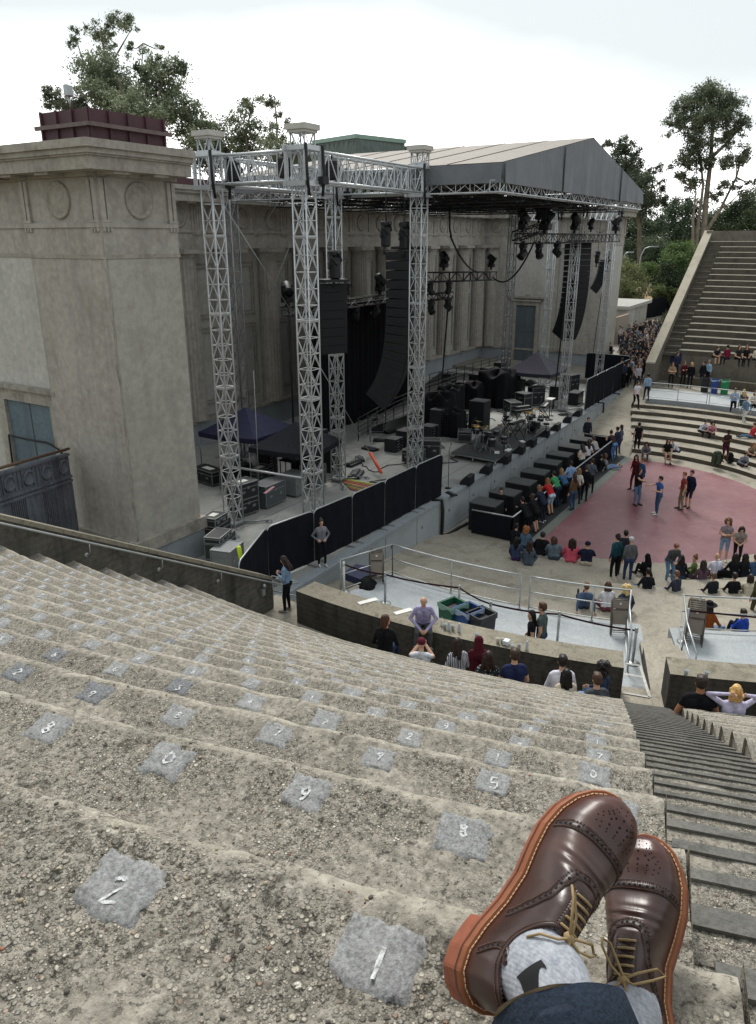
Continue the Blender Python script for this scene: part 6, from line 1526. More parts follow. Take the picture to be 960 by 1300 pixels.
for i, (lab, d, cl, tr, n, lf, cols) in enumerate((
    ('rounded bright green tree left of the coping wall', 112, [(868, 325, 17, 1), (885, 330, 15, 1), (855, 335, 13, 1), (875, 345, 18, 1), (892, 348, 12, 1), (858, 318, 10, 1)], [(872, 400), (872, 345)], 5200, .42, BRT),
    ('dark green shrub in front of the rounded green tree', 108, [(852, 350, 14, 1), (845, 362, 12, 1), (865, 360, 13, 1)], [(853, 400), (853, 355)], 2400, .4, ('#25301d', '#33402a', '#435238')),
    ('feathery olive tree beside the far right truss tower', 104, [(795, 350, 17, 1), (785, 365, 14, 1), (805, 365, 13, 1), (792, 378, 15, 1), (808, 345, 9, .8)], [(795, 412), (795, 360)], 3800, .36, OLV),
    ('green shrub above the low white building', 116, [(825, 345, 12, 1), (835, 352, 10, 1), (818, 355, 9, 1)], [(826, 395), (826, 350)], 1800, .42, BRT),
    ('low yellow green shrub by the dirt path', 106, [(838, 370, 11, 1), (850, 375, 10, 1), (862, 378, 11, 1)], [(845, 402), (845, 375)], 1700, .36, ('#4a5433', '#5e6940', '#758054')),
    ('bush growing over the concrete stair by the coping', 88, [(852, 408, 10, 1), (860, 400, 9, 1), (845, 415, 8, 1), (866, 410, 8, 1)], [(853, 425), (853, 408)], 2200, .28, ('#2f3b22', '#404d2e', '#536140')))):
    tree('shrub' if 'tree' not in lab else 'tree', lab, 'shrub' if 'tree' not in lab else 'tree', d, cl, [tr], n, lf, cols, seed=40+i, group='shrubs and small trees beyond the stage', r0=.16, aspect=.55)
# dirt slope and path
v = [atd(775, 400, 100), atd(905, 388, 112), atd(905, 330, 160), atd(770, 335, 150)]; m = MB()
m.grid(lambda u, w: tuple(v[0].lerp(v[1], u).lerp(v[3].lerp(v[2], u), w)+Vector((0, 0, .5*math.sin(u*9+w*5)))), 16, 16)
tag(m.build('hillside', M_GROUND), kind='structure')
m = MB(); c = [atd(812, 388, 103.), atd(808, 376, 108), atd(822, 366, 116), atd(826, 352, 126)]
pp = []
for a in c: pp.append(a+Vector((0, 0, .5)))
for a, b in zip(pp, pp[1:]):
    w = Vector((.5, -.85, 0))*1.9; m.add([a-w, a+w, b+w, b-w], [(0, 1, 2, 3)])
tag(m.build('dirt_path', concrete('dirt', '#9a8465', '#b39c7c', '#7d6a4f', 0, .6, 6, .2)), kind='structure')
# green-roofed hall behind the stage roof
d = 150; hall = empty('hall', atd(450, 195, d), 'distant grey green flat roofed hall behind the stage roof', 'building'); hb = atd(450, 195, d)
m = MB(); P = [atd(x, y, dd)-hb for x, y, dd in ((398, 182, 165), (452, 174, d), (514, 181, d+10), (514, 230, d+10), (452, 230, d), (398, 230, 165))]
m.add([P[0], P[1], P[4], P[5], P[2], P[3], P[0]+Vector((30, 45, 0)), P[2]+Vector((20, 35, 0))], [(0, 1, 2, 3), (1, 4, 5, 2), (0, 6, 7, 4, 1)]); m.build('wall', concrete('hall_wall', '#5d6662', '#6c7571', '#4d5553', .6, .2, 2, .1), hall)
m = MB(); m.tube([P[0]+Vector((0, 0, .2)), P[1]+Vector((0, 0, .2)), P[2]+Vector((0, 0, .2))], .55, 4); m.build('roof_edge', simple('verdigris', '#87a096', .6, .1, .12, 1), hall)
m = MB()
for i in range(9): a = P[0].lerp(P[1], (i+.5)/9); b = P[5].lerp(P[4], (i+.5)/9); m.tube([a+Vector((-.4, -.4, -.6)), a+Vector((-.4, -.4, -6))], .15, 4)
m.build('wall_rib', simple('hall_rib', '#4e5755', .7), hall)
hl = MB(); v = [atd(340, 196, 240), atd(392, 182, 250), atd(440, 176, 260), atd(520, 186, 250), atd(600, 200, 240)]
hl.add([p for p in v]+[Vector((p.x, p.y, -5)) for p in v]+[Vector((p.x+90, p.y+60, -5)) for p in v], [(i, i+1, i+6, i+5) for i in range(4)]+[(i+1, i, i+10, i+11) for i in range(4)])
tag(hl.build('hill', leafm('#55614a')), kind='structure')
# low white concrete building, brick wall, stair and walls where the crowd gathers
ZPZ = 2.0
lo = empty('low_building', at(800, 425, ZPZ), 'low white concrete building with a flat roof behind the waiting crowd', 'building'); lb = at(800, 425, ZPZ)
def lp(x, y, z): return at(x, y, z)-lb
B = [at(780, 440, ZPZ), at(795, 442, ZPZ), at(826, 416, ZPZ), at(808, 408, ZPZ)]
B[0] = Vector((88, 25.5, 2)); B[1] = Vector((88, 22.7, 2)); B[2] = Vector((112, 22.7, 2)); B[3] = Vector((112, 33, 2)); 
zt = 4.7; B = [p-lb for p in B]; B.insert(0, B.pop())
m = MB(); m.prism([(88-lb.x, 22.0-lb.y), (99-lb.x, 22.3-lb.y), (99-lb.x, 35-lb.y), (88-lb.x, 34-lb.y)], 0, zt-ZPZ); m.build('wall', concrete('white_concrete', '#a3a19b', '#b8b6b0', '#8c8a84', .4, .3, 6, .08), lo)
m = MB(); m.prism([(87.4-lb.x, 21.6-lb.y), (99.5-lb.x, 21.9-lb.y), (99.5-lb.x, 35.5-lb.y), (87.4-lb.x, 34.5-lb.y)], zt-ZPZ, zt-ZPZ+.35); m.build('roof', concrete('white_roof', '#97958f', '#aaa8a2', None, 0, .2, 6, .05), lo)
m = MB(); m.b2((87.9-lb.x, 23.2-lb.y, 0), (87.99-lb.x, 24.8-lb.y, 2.4)); m.build('doorway', M_BLACK, lo)
bw = MB(); bw.b2((79, 20.9, 1.9), (79.4, 26, 4.6)); bw.b2((79, 20.6, 1.9), (84, 20.88, 4.6))
def m_brick():
    t = NT('brick'); b = t.n('ShaderNodeTexBrick'); b.inputs['Scale'].default_value = 5; b.inputs['Color1'].default_value = (*hexc('#7c6450'), 1); b.inputs['Color2'].default_value = (*hexc('#8d745d'), 1); b.inputs['Mortar'].default_value = (*hexc('#8f8577'), 1)
    t.l(t.co((1, 1, 1)), b.inputs['Vector']); return t.fin(b.outputs['Color'], .9)
tag(bw.build('brick_wall', m_brick()), 'tan brick wall at the right end of the stage building', 'wall')
cw = empty('stair_wall', Vector((94, 16.5, 2)), 'pale curved concrete wall with a stair climbing beside it beyond the crowd', 'wall')
m = MB(); n = 16; pts = [(93+i*2.1, 17.6+1.1*math.sin(i*.16)+i*.06) for i in range(n)]
for i in range(n-1):
    (xa, ya), (xb, yb) = pts[i], pts[i+1]; z0, z1 = 1.6+.33*i*.62, 1.6+.33*(i+1)*.62
    m.add([(xa-94, ya-16.5, -.2), (xb-94, yb-16.5, -.2), (xb-94, yb-16.5, z1+1.4), (xa-94, ya-16.5, z0+1.4), (xb-94, yb+.5-16.5, z1+1.4), (xa-94, ya+.5-16.5, z0+1.4), (xa-94, ya+.5-16.5, -.2), (xb-94, yb+.5-16.5, -.2)], [(0, 1, 2, 3), (3, 2, 4, 5), (5, 4, 7, 6)])
m.add([(pts[0][0]-94, pts[0][1]-16.5, -.2), (pts[0][0]-94, pts[0][1]-16, -.2), (pts[0][0]-94, pts[0][1]-16, 3), (pts[0][0]-94, pts[0][1]-16.5, 3)], [(0, 1, 2, 3)])
m.build('wall', concrete('pale_wall', '#9f9c94', '#b0ada5', '#87847c', .5, .3, 6, .08), cw)
m = MB()
for i in range(20): m.b2((96-94+i*.62, 12.9-16.5, -.3), (96.64-94+i*.62, 17.5-16.5, .17*(i+1)))
m.build('stair', M_STEPLOW, cw)
bf = MB(); pv = [atd(770, 408, 97), atd(800, 402, 99), atd(835, 392, 104), atd(872, 382, 110), atd(890, 381, 114)]
for a, b in zip(pv, pv[1:]): bf.ext([a+Vector((0, 0, -1)), b+Vector((0, 0, -1)), b+Vector((0, 0, 1.5)), a+Vector((0, 0, 1.5))], (.05, .08, 0))
tag(bf.build('fence', M_BLACKV), 'long black cloth fence across the slope behind the white building', 'fence')
c = atd(856, 392, 108); t = empty('portable_toilet', c+Vector((0, 0, -1.0)), 'bright blue portable toilet at the top of the concrete stair', 'toilet'); m = MB(); m.bev((0, 0, 1.1), (1.2, 1.2, 2.2), .05); m.build('cabin', simple('toilet_blue', '#2a64a8', .5), t); m = MB(); m.box((0, 0, 2.27), (1.28, 1.28, .14)); m.build('roof', simple('toilet_roof', '#7f9cc0', .5), t); m = MB(); m.b2((-.62, -.4, .15), (-.605, .4, 2.0)); m.build('door', simple('toilet_door', '#1f5090', .5), t)
c = atd(873, 383, 112); canopy('white tent roof beyond the top of the concrete stair', c+Vector((0, 0, -2.8)), 5.5, 4.5, 2.6, 4.0, simple('tent_white', '#dcdcda', .6, 0, .05))
def lamp(label, base, top, reach):
    t = empty('street_lamp', base, label, 'street lamp', 'street lamps beyond the stage'); H = top.z-base.z; dx = Vector((RT[0], RT[1], 0))*reach; m = MB()
    m.tube([(0, 0, 0), (0, 0, H*.85), Vector((0, 0, H*.97))+dx*.25, Vector((0, 0, H))+dx*.6, Vector((0, 0, H))+dx], .09, 7); m.build('pole', M_STEEL, t); m = MB(); m.bev(tuple(Vector((0, 0, H))+dx*1.1), (.9, .5, .2), .05, YAW-1.57); m.build('lamp_head', M_ALUD, t)
lamp('curved arm street lamp with a long arm among the dark trees', atd(806, 395, 118), atd(806, 313, 118), 1.9)
lamp('shorter street lamp just right of the far truss tower', atd(784, 395, 116), atd(784, 320, 116), 1.0)
for lab, x, y in (('globe lamp on a post by the dirt path', 823, 364), ('globe lamp on a post beside the dark shrub', 848, 352), ('globe lamp on a post near the coping wall', 880, 358)):
    b = atd(x, y+22, 110); t = empty('globe_lamp', b, lab, 'lamp', 'globe lamps by the path'); H = atd(x, y, 110).z-b.z; m = MB(); m.tube([(0, 0, 0), (0, 0, H)], .05, 6); m.build('post', M_BLACK, t); m = MB(); m.ball((0, 0, H+.15), .22); m.build('globe', M_WHITEP, t)
# small loudspeakers on the far-left roof edge
t = empty('roof_speaker', (SX0+.4, SY+1.2, ZR+1.0), 'grey loudspeaker box on a bracket above the maroon parapet', 'speaker'); m = MB(); m.bev((0, 0, .4), (.2, .2, .3), .03); m.tube([(0, 0, 0), (0, 0, .3)], .03, 6); m.build('cabinet', M_STEEL, t)
# ================================================================== people
SK, TOP, SLV, BOT, SHN, SHO = range(6)
class Pose:
    """joints in metres, facing +X, left = +Y, z up; feet or seat at z = 0"""
    def __init__(s): s.b = []; s.head = None
    def bone(s, a, b, ra, rb, tag): s.b.append((Vector(a), Vector(b), ra, rb, tag))
def hand(P, w, d, side, curl=.5, up=(0, 0, 1)):
    """palm, four fingers of different lengths and a thumb from the side of the palm"""
    w = Vector(w); d = Vector(d).normalized(); u = Vector(up); u = (u-d*u.dot(d)); u = u.normalized() if u.length > .1 else d.orthogonal().normalized(); v = d.cross(u)*side
    k = w+d*.075; P.bone(w, k, .027, .031, SK); P.bone(k+u*.018, k-u*.018, .023, .021, SK)
    for i, (o, L) in enumerate(((.030, .072), (.011, .082), (-.009, .076), (-.027, .06))):
        a = k+u*o*.95+d*.01; c = (d*math.cos(curl*.6)+v*math.sin(curl*.6)).normalized(); e = (d*math.cos(curl*1.5)+v*math.sin(curl*1.5)).normalized()
        m = a+c*L*.55; P.bone(a, m, .0115, .0105, SK); P.bone(m, m+e*L*.45, .0105, .0085, SK)
    a = w+d*.03+u*.022; m = a+(d*.5+u*.7+v*.3).normalized()*.04; P.bone(a, m, .014, .012, SK); P.bone(m, m+(d*.9+v*.3).normalized()*.03, .012, .010, SK)
def body(pel, chest, headc, arms, legs, hyaw=0., hpit=0., wide=1., belly=0., lean=None):
    """pel/chest/headc = centres; arms = ((elbow, wrist, handdir, curl), ...) right then left; legs = ((knee, ankle, toe), ...)"""
    P = Pose(); pel, chest, headc = Vector(pel), Vector(chest), Vector(headc); ax = (chest-pel).normalized(); lat = Vector((0, 1, 0))
    lat = (lat-ax*lat.dot(ax)).normalized(); fw = lat.cross(ax)
    for s in (-1, 1):
        P.bone(pel+lat*s*.075*wide, pel.lerp(chest, .5)+lat*s*.07*wide, .108+belly*.3, .1+belly, TOP); P.bone(pel.lerp(chest, .5)+lat*s*.07*wide, chest+lat*s*.085*wide, .1+belly, .115, TOP)
        P.bone(pel+lat*s*.07*wide, pel-ax*.05+lat*s*.085*wide-fw*.02, .11, .108, BOT)
    sh = chest+ax*.09; P.bone(sh-lat*.13*wide, sh+lat*.13*wide, .065, .065, TOP); P.bone(sh, sh+ax*.03, .09, .07, TOP)
    nk = headc-Vector((headc-sh)).normalized()*.1; P.bone(sh+ax*.02, nk, .058, .052, SK)
    for i, s in enumerate((-1, 1)):
        el, wr, hd, cu = arms[i]; el, wr = Vector(el), Vector(wr); so = sh+lat*s*.165*wide-ax*.02
        P.bone(so, so.lerp(el, .5), .058, .050, TOP); P.bone(so.lerp(el, .5), el, .050, .044, SLV); P.bone(el, wr, .043, .030, SLV); hand(P, wr, hd, s, cu)
        kn, an, to = (Vector(q) for q in legs[i]); hp = pel-ax*.02+lat*s*.088*wide
        P.bone(hp, kn, .092*wide**.5, .060, BOT); P.bone(kn, kn.lerp(an, .35), .058, .056, SHN); P.bone(kn.lerp(an, .35), an, .056, .038, SHN)
        dt = (to-an); P.bone(an-dt.normalized()*.03-Vector((0, 0, .03)) if abs(dt.z) < .1 else an, to, .042, .036, SHO)
    P.head = (headc, hyaw, hpit); P.hm = Matrix.Translation(headc) @ Matrix.Rotation(hyaw, 4, 'Z') @ Matrix.Rotation(hpit, 4, 'Y')
    return P
def build_body(P, voxel):
    m = MB()
    for a, b, ra, rb, t in P.b: m.cap(a, b, ra, rb, 10)
    H = MB(); H.M = P.hm
    H.ball((0, 0, .015), (.092, .074, .108), 16, 12); H.ball((.022, 0, -.05), (.068, .056, .062), 12, 8); H.cap((.086, 0, .02), (.104, 0, -.018), .011, .016, 8)
    H.ball((.066, 0, -.088), (.024, .026, .02), 8, 6); H.ball((.082, 0, -.055), (.014, .026, .010), 8, 6)
    for s in (-1, 1): H.ball((-.006, s*.076, -.005), (.022, .012, .034), 8, 6); H.ball((.075, s*.034, .032), (.018, .024, .010), 8, 6)
    o = len(m.v); m.v += H.v; m.f += [tuple(i+o for i in f) for f in H.f]; m.mi += H.mi; m.sm += H.sm
    me = bpy.data.meshes.new('body'); me.from_pydata(m.v, [], m.f); me.update()
    ob = bpy.data.objects.new('body_tmp', me); COL.objects.link(ob)
    md = ob.modifiers.new('r', 'REMESH'); md.mode = 'VOXEL'; md.voxel_size = voxel
    ms = ob.modifiers.new('s', 'SMOOTH'); ms.factor = .5; ms.iterations = 2
    dg = bpy.context.evaluated_depsgraph_get(); out = bpy.data.meshes.new_from_object(ob.evaluated_get(dg)); bpy.data.objects.remove(ob); out.name = 'body'
    n = len(out.polygons); c = np.empty(n*3); out.polygons.foreach_get('center', c); c = c.reshape(-1, 3)
    best = np.full(n, 9e9); idx = np.zeros(n, int)
    for a, b, ra, rb, t in P.b:
        a, b = np.array(a), np.array(b); d = b-a; L = max(1e-9, d @ d); s = np.clip(((c-a) @ d)/L, 0, 1); dist = np.linalg.norm(c-(a+s[:, None]*d), axis=1)-(ra+(rb-ra)*s); k = dist < best; best[k] = dist[k]; idx[k] = t
    hc = np.array(P.hm.translation); k = np.linalg.norm(c-hc, axis=1) < .155; k &= ~((idx == TOP) & (np.linalg.norm(c-hc, axis=1) > .125)); idx[k] = SK
    for _ in range(6): out.materials.append(None)
    out.polygons.foreach_set('material_index', idx.astype(np.int32)); out.polygons.foreach_set('use_smooth', np.ones(n, bool)); out.update(); return out
def hair_mesh(kind, voxel=.016):
    """in head space, centre of the head at the origin, face towards +X"""
    m = MB(); q = random.Random(len(kind)*7)
    if kind == 'wide_hat':
        m.lathe((0, 0, .055), [(.22, 0), (.215, .012), (.10, .02), (.098, .09), (.075, .115), (.01, .12)], 26); me_smooth = True
    elif kind == 'cap':
        m.ball((-.008, 0, .045), (.105, .09, .09), 16, 10); m.cap((.08, 0, .055), (.155, 0, .045), .03, .02, 8); m.ball((.11, 0, .05), (.06, .06, .012), 12, 6)
    elif kind == 'beanie': m.ball((-.01, 0, .055), (.107, .092, .095), 16, 10)
    elif kind == 'headscarf':
        m.ball((-.03, 0, .02), (.1, .1, .125), 14, 10); m.cap((-.05, 0, -.02), (-.10, 0, -.26), .1, .13, 10)
    else:
        m.ball((-.016, 0, .035), (.100, .088, .108), 16, 10); m.ball((-.045, 0, .0), (.072, .083, .085), 12, 8)
        if kind == 'short': m.ball((.02, 0, .105), (.07, .07, .03), 10, 6)
        if kind in ('long', 'longwave'):
            w = .085 if kind == 'long' else .115
            for s in (-1, 0, 1): m.cap((-.055, s*.05, 0), (-.105+.03*abs(s), s*w, -.30 if kind == 'long' else -.26), .055, .045, 10)
            for s in (-1, 1): m.cap((.01, s*.085, .03), (-.02, s*.10, -.18), .03, .03, 8)
        if kind == 'mid':
            for s in (-1, 0, 1): m.cap((-.05, s*.05, 0), (-.075+.03*abs(s), s*.075, -.14), .055, .045, 10)
            for s in (-1, 1): m.cap((.01, s*.082, .03), (-.01, s*.09, -.09), .028, .028, 8)
        if kind == 'bun': m.ball((-.06, 0, .13), (.05, .05, .045), 10, 7)
        if kind == 'tail': m.ball((-.1, 0, .03), .035, 8, 6); m.cap((-.11, 0, .02), (-.13, 0, -.17), .035, .02, 8)
        if kind == 'curly':
            for _ in range(46):
                a, b = q.uniform(1.0, 5.28), q.uniform(-.5, 1.3); m.ball((-.02+.115*math.cos(a)*math.cos(b), .11*math.sin(a)*math.cos(b), .03+.12*math.sin(b)), q.uniform(.03, .046), 7, 5)
            for _ in range(26): a = q.uniform(1.5, 4.8); m.ball((-.03+.10*math.cos(a), .11*math.sin(a), q.uniform(-.18, 0)), q.uniform(.03, .045), 7, 5)
    me = bpy.data.meshes.new('hair'); me.from_pydata(m.v, [], m.f); me.update(); ob = bpy.data.objects.new('h_tmp', me); COL.objects.link(ob)
    md = ob.modifiers.new('r', 'REMESH'); md.mode = 'VOXEL'; md.voxel_size = .011
    if kind not in ('wide_hat', 'cap', 'beanie'):
        tx = bpy.data.textures.new('hairdisp', 'CLOUDS'); tx.noise_scale = .04; dm = ob.modifiers.new('d', 'DISPLACE'); dm.texture = tx; dm.strength = .022; dm.mid_level = .5
    ms = ob.modifiers.new('s', 'SMOOTH'); ms.factor = .4; ms.iterations = 1
    dg = bpy.context.evaluated_depsgraph_get(); out = bpy.data.meshes.new_from_object(ob.evaluated_get(dg)); bpy.data.objects.remove(ob)
    out.materials.append(None); out.polygons.foreach_set('use_smooth', np.ones(len(out.polygons), bool)); out.name = 'hair'; return out
def mk_poses():
    D = {}; dn = (0.1, 0, -1); T = lambda *a: a
    leg = lambda y, x=0., k=0.: ((x*.5+.03+k, y, .49), (x-.01, y*1.02, .075), (x+.16, y*1.1, .035))
    st = dict(pel=(0, 0, .93), chest=(.01, 0, 1.30), headc=(.03, 0, 1.62))
    arm_d = lambda s: ((-.03, s*.235, 1.10), (.05, s*.24, .86), dn, .5)
    D['stand'] = body(**st, arms=(arm_d(-1), arm_d(1)), legs=(leg(-.10), leg(.11, .04)))
    D['stand2'] = body(pel=(0, .02, .93), chest=(0, 0, 1.30), headc=(.03, -.01, 1.62), arms=(((-.06, -.27, 1.12), (.09, -.22, 1.0), (.5, .6, -.5), .9), ((-.03, .24, 1.1), (.06, .23, .87), dn, .5)), legs=(leg(-.13, .05), leg(.10, -.03)), hyaw=.5)
    D['fold'] = body(**st, arms=(((.06, -.24, 1.12), (.22, .03, 1.15), (0, 1, .1), .6), ((.06, .24, 1.12), (.24, -.04, 1.12), (0, -1, .1), .6)), legs=(leg(-.11), leg(.11)))
    D['phone'] = body(pel=(0, 0, .93), chest=(.02, 0, 1.29), headc=(.07, 0, 1.60), hpit=.45, arms=(((.02, -.24, 1.08), (.23, -.06, 1.18), (.6, .5, .4), 1.1), ((.02, .24, 1.08), (.24, .05, 1.15), (.6, -.4, .5), 1.1)), legs=(leg(-.10), leg(.12, .06)))
    D['hips'] = body(**st, arms=(((-.1, -.34, 1.12), (.06, -.17, 1.0), (.5, .6, -.5), .8), ((-.1, .34, 1.12), (.06, .17, 1.0), (.5, -.6, -.5), .8)), legs=(leg(-.12), leg(.12, .05)))
    D['walk'] = body(pel=(0, 0, .92), chest=(.05, 0, 1.29), headc=(.09, 0, 1.61), arms=(((.05, -.23, 1.08), (.22, -.2, .92), (.5, .2, -.7), .6), ((-.13, .23, 1.1), (-.14, .22, .87), dn, .5)), legs=(((.02, -.10, .5), (-.24, -.10, .14), (-.12, -.11, .04)), ((.18, .10, .51), (.24, .10, .075), (.4, .11, .05))))
    D['point'] = body(**st, arms=(((.24, -.23, 1.30), (.46, -.2, 1.27), (1, 0, .1), .3), ((.05, .24, 1.09), (.27, .17, 1.14), (.8, -.2, .2), .5)), legs=(leg(-.11), leg(.12, .08)))
    D['lean'] = body(pel=(-.12, 0, .91), chest=(.10, 0, 1.22), headc=(.20, 0, 1.50), hpit=.15, arms=(((.26, -.24, 1.08), (.44, -.08, 1.08), (.6, .7, 0), .8), ((.26, .24, 1.08), (.45, .06, 1.10), (.6, -.7, 0), .8)), legs=(leg(-.10, -.14), leg(.11, -.2)))
    D['bend'] = body(pel=(-.1, 0, .90), chest=(.08, 0, 1.22), headc=(.19, 0, 1.49), hpit=.5, arms=(((.12, -.22, 1.0), (.24, -.07, .93), (.5, .6, -.5), .8), ((.12, .22, 1.0), (.24, .07, .93), (.5, -.6, -.5), .8)), legs=(leg(-.09, -.04), leg(.10, 0)))
    # seated on the ground (seat at z = 0)
    sg = dict(pel=(0, 0, .12), chest=(.05, 0, .47), headc=(.09, 0, .80))
    D['cross'] = body(**sg, arms=(((.12, -.27, .30), (.33, -.2, .22), (.8, .3, -.2), .6), ((.12, .27, .30), (.33, .2, .22), (.8, -.3, -.2), .6)), legs=(((.36, -.30, .17), (.33, .04, .07), (.30, .20, .06)), ((.36, .30, .17), (.24, -.06, .08), (.22, -.22, .07))))
    D['cross_look'] = body(pel=(0, 0, .12), chest=(.02, .02, .48), headc=(.03, .05, .81), hyaw=.9, arms=(((.12, -.27, .30), (.33, -.2, .22), (.8, .3, -.2), .6), ((.08, .27, .33), (.25, .12, .38), (.6, -.5, .3), .9)), legs=(((.36, -.30, .17), (.33, .04, .07), (.30, .20, .06)), ((.36, .30, .17), (.24, -.06, .08), (.22, -.22, .07))))
    D['back'] = body(pel=(0, 0, .12), chest=(-.13, 0, .46), headc=(-.12, 0, .79), arms=(((-.28, -.25, .26), (-.36, -.26, .05), (-.6, -.3, -.3), .2), ((-.28, .25, .26), (-.36, .26, .05), (-.6, .3, -.3), .2)), legs=(((.43, -.12, .17), (.80, -.12, .08), (.86, -.15, .20)), ((.42, .13, .20), (.78, .05, .09), (.85, .04, .22))))
    D['knees'] = body(pel=(0, 0, .12), chest=(.08, 0, .46), headc=(.13, 0, .78), arms=(((.20, -.24, .34), (.42, -.05, .36), (.2, .9, 0), .6), ((.20, .24, .34), (.42, .05, .34), (.2, -.9, 0), .6)), legs=(((.36, -.12, .42), (.42, -.11, .07), (.57, -.12, .035)), ((.36, .12, .42), (.46, .12, .07), (.61, .13, .035))))
    # seated on a step (seat at z = 0, feet .42 below)
    ss = dict(pel=(0, 0, .11), chest=(.05, 0, .47), headc=(.09, 0, .80)); sl = (((.42, -.13, .08), (.44, -.13, -.34), (.60, -.15, -.39)), ((.42, .13, .08), (.40, .14, -.34), (.56, .16, -.39)))
    D['sit'] = body(**ss, arms=(((.10, -.25, .24), (.33, -.13, .17), (.8, .3, -.2), .6), ((.10, .25, .24), (.33, .13, .17), (.8, -.3, -.2), .6)), legs=sl)
    D['sit_turn'] = body(pel=(0, 0, .11), chest=(.02, 0, .48), headc=(.04, 0, .81), hyaw=-1.0, arms=(((.10, -.25, .24), (.33, -.13, .17), (.8, .3, -.2), .6), ((.0, .27, .25), (.2, .2, .14), (.8, -.2, -.3), .4)), legs=sl)
    D['sit_lean'] = body(pel=(0, 0, .11), chest=(.22, 0, .40), headc=(.34, 0, .68), hpit=.3, arms=(((.30, -.25, .22), (.47, -.03, .16), (.6, .6, -.3), .9), ((.30, .25, .22), (.47, .03, .17), (.6, -.6, -.3), .9)), legs=sl)
    D['sit_head'] = body(**ss, arms=(((.17, -.42, .66), (-.02, -.14, .80), (-.5, .8, .1), .9), ((.17, .42, .66), (-.02, .14, .80), (-.5, -.8, .1), .9)), legs=sl)
    D['sit_phone'] = body(pel=(0, 0, .11), chest=(-.10, 0, .44), headc=(-.06, 0, .75), hpit=.3, arms=(((.13, -.23, .36), (.27, -.06, .55), (.3, .2, .9), 1.0), ((.13, .23, .36), (.27, .06, .56), (.3, -.2, .9), 1.0)), legs=(((.38, -.16, .36), (.50, -.15, -.05), (.65, -.17, -.1)), ((.38, .15, .38), (.52, .15, -.03), (.67, .17, -.08))))
    D['perch'] = body(pel=(0, 0, .11), chest=(.12, 0, .45), headc=(.21, 0, .74), hpit=.55, hyaw=-.2, belly=.012, arms=(((.14, -.30, .28), (.34, -.07, .10), (.6, .5, -.7), .9), ((.14, .30, .28), (.35, .07, .09), (.6, -.5, -.7), .9)), legs=(((.40, -.15, .04), (.38, -.16, -.42), (.54, -.19, -.47)), ((.40, .16, .04), (.36, .17, -.42), (.52, .20, -.47))))
    return D
POSES = mk_poses(); BODY = {}; HAIR = {}
SKIN = {'p': '#c99f86', 'l': '#d9b49c', 't': '#a9785a', 'd': '#5d402f'}
npeople = 0
def person(label, px, py, z, pose, face, hair, hcol, top, bottom, slv=None, shin=None, shoe='#2a2a2c', sk='p', s=1.0, w=1.0, group=None, pos=None, extra=None, hi=False, dn=0):
    """feet (standing) or seat (sitting) appear at photo pixel px, py on height z; face: degrees, 0 = back to the camera"""
    global npeople; npeople += 1
    v = Vector(pos) if pos else at(px, py, z); v.z -= dn*1.08*(v-Vector(CAM)).length/F_PX; key = (pose, hi)
    if key not in BODY: BODY[key] = build_body(POSES[pose], .0125 if hi else .019)
    o = bpy.data.objects.new('person', BODY[key]); COL.objects.link(o); o.location = v
    o.rotation_euler = (0, 0, YAW+R_(face)); o.scale = (s, s*w, s)
    smat = skin(SKIN[sk]); ms = [smat, cloth(top) if isinstance(top, str) else top, smat if slv == 'bare' else cloth(slv or top) if isinstance(slv or top, str) else (slv or top), cloth(bottom), smat if shin == 'bare' else cloth(shin or bottom), simple('shoe_'+shoe[1:], shoe, .6)]
    for i, m in enumerate(ms): o.material_slots[i].link = 'OBJECT'; o.material_slots[i].material = m
    tag(o, label, 'person', group)
    if hair and hair != 'bald':
        nm = {'cap': 'cap', 'wide_hat': 'hat', 'beanie': 'beanie', 'headscarf': 'headscarf'}.get(hair, 'hair')
        def addh(kind, col, nm):
            if kind not in HAIR: HAIR[kind] = hair_mesh(kind)
            h = bpy.data.objects.new(nm, HAIR[kind]); COL.objects.link(h); h.parent = o; h.matrix_local = POSES[pose].hm
            h.material_slots[0].link = 'OBJECT'; h.material_slots[0].material = hairm(col) if nm == 'hair' else cloth(col)
        addh(hair, hcol, nm)
        if hair in ('wide_hat', 'beanie') and extra: addh(extra, '#1c1714', 'hair')
    return o
G1 = 'people seated along the parapet'; G2 = 'people seated round the near rim of the red floor'; G3 = 'people standing at the crowd barricade'; G4 = 'people on the far steps'; G5 = 'people on the far platform'; G6 = 'people on the red floor'; G7 = 'people walking in past the right end of the stage'; GCR = 'crowd waiting by the low white building'
ZS0 = Z0
# ---- near row, seated along the parapet
def seat(px, py, dz=-.0): return px, py, Z0+dz
def strip_mat():
    t = NT('striped_blouse'); wv = t.n('ShaderNodeTexWave'); wv.bands_direction = 'Y'; wv.inputs['Scale'].default_value = 9; wv.inputs['Distortion'].default_value = 1.5; t.l(t.co(), wv.inputs['Vector']); return t.fin(t.ramp(wv.outputs['Fac'], [(.45, hexc('#2d3146')), (.55, hexc('#c3c4cc'))]), .9)
def floral_mat():
    t = NT('floral_blouse'); v = t.vor(26); return t.fin(t.ramp(v, [(.28, hexc('#a9b4b8')), (.36, hexc('#1c1e24'))]), .9)
def plaid_mat(name, a, b):
    t = NT(name); w1 = t.n('ShaderNodeTexChecker'); w1.inputs['Scale'].default_value = 40; t.l(t.co(), w1.inputs['Vector']); w1.inputs['Color1'].default_value = (*hexc(a), 1); w1.inputs['Color2'].default_value = (*hexc(b), 1); return t.fin(w1.outputs['Color'], .9)
ZA_ = 3.55     # perched on the wall-side step below the first row
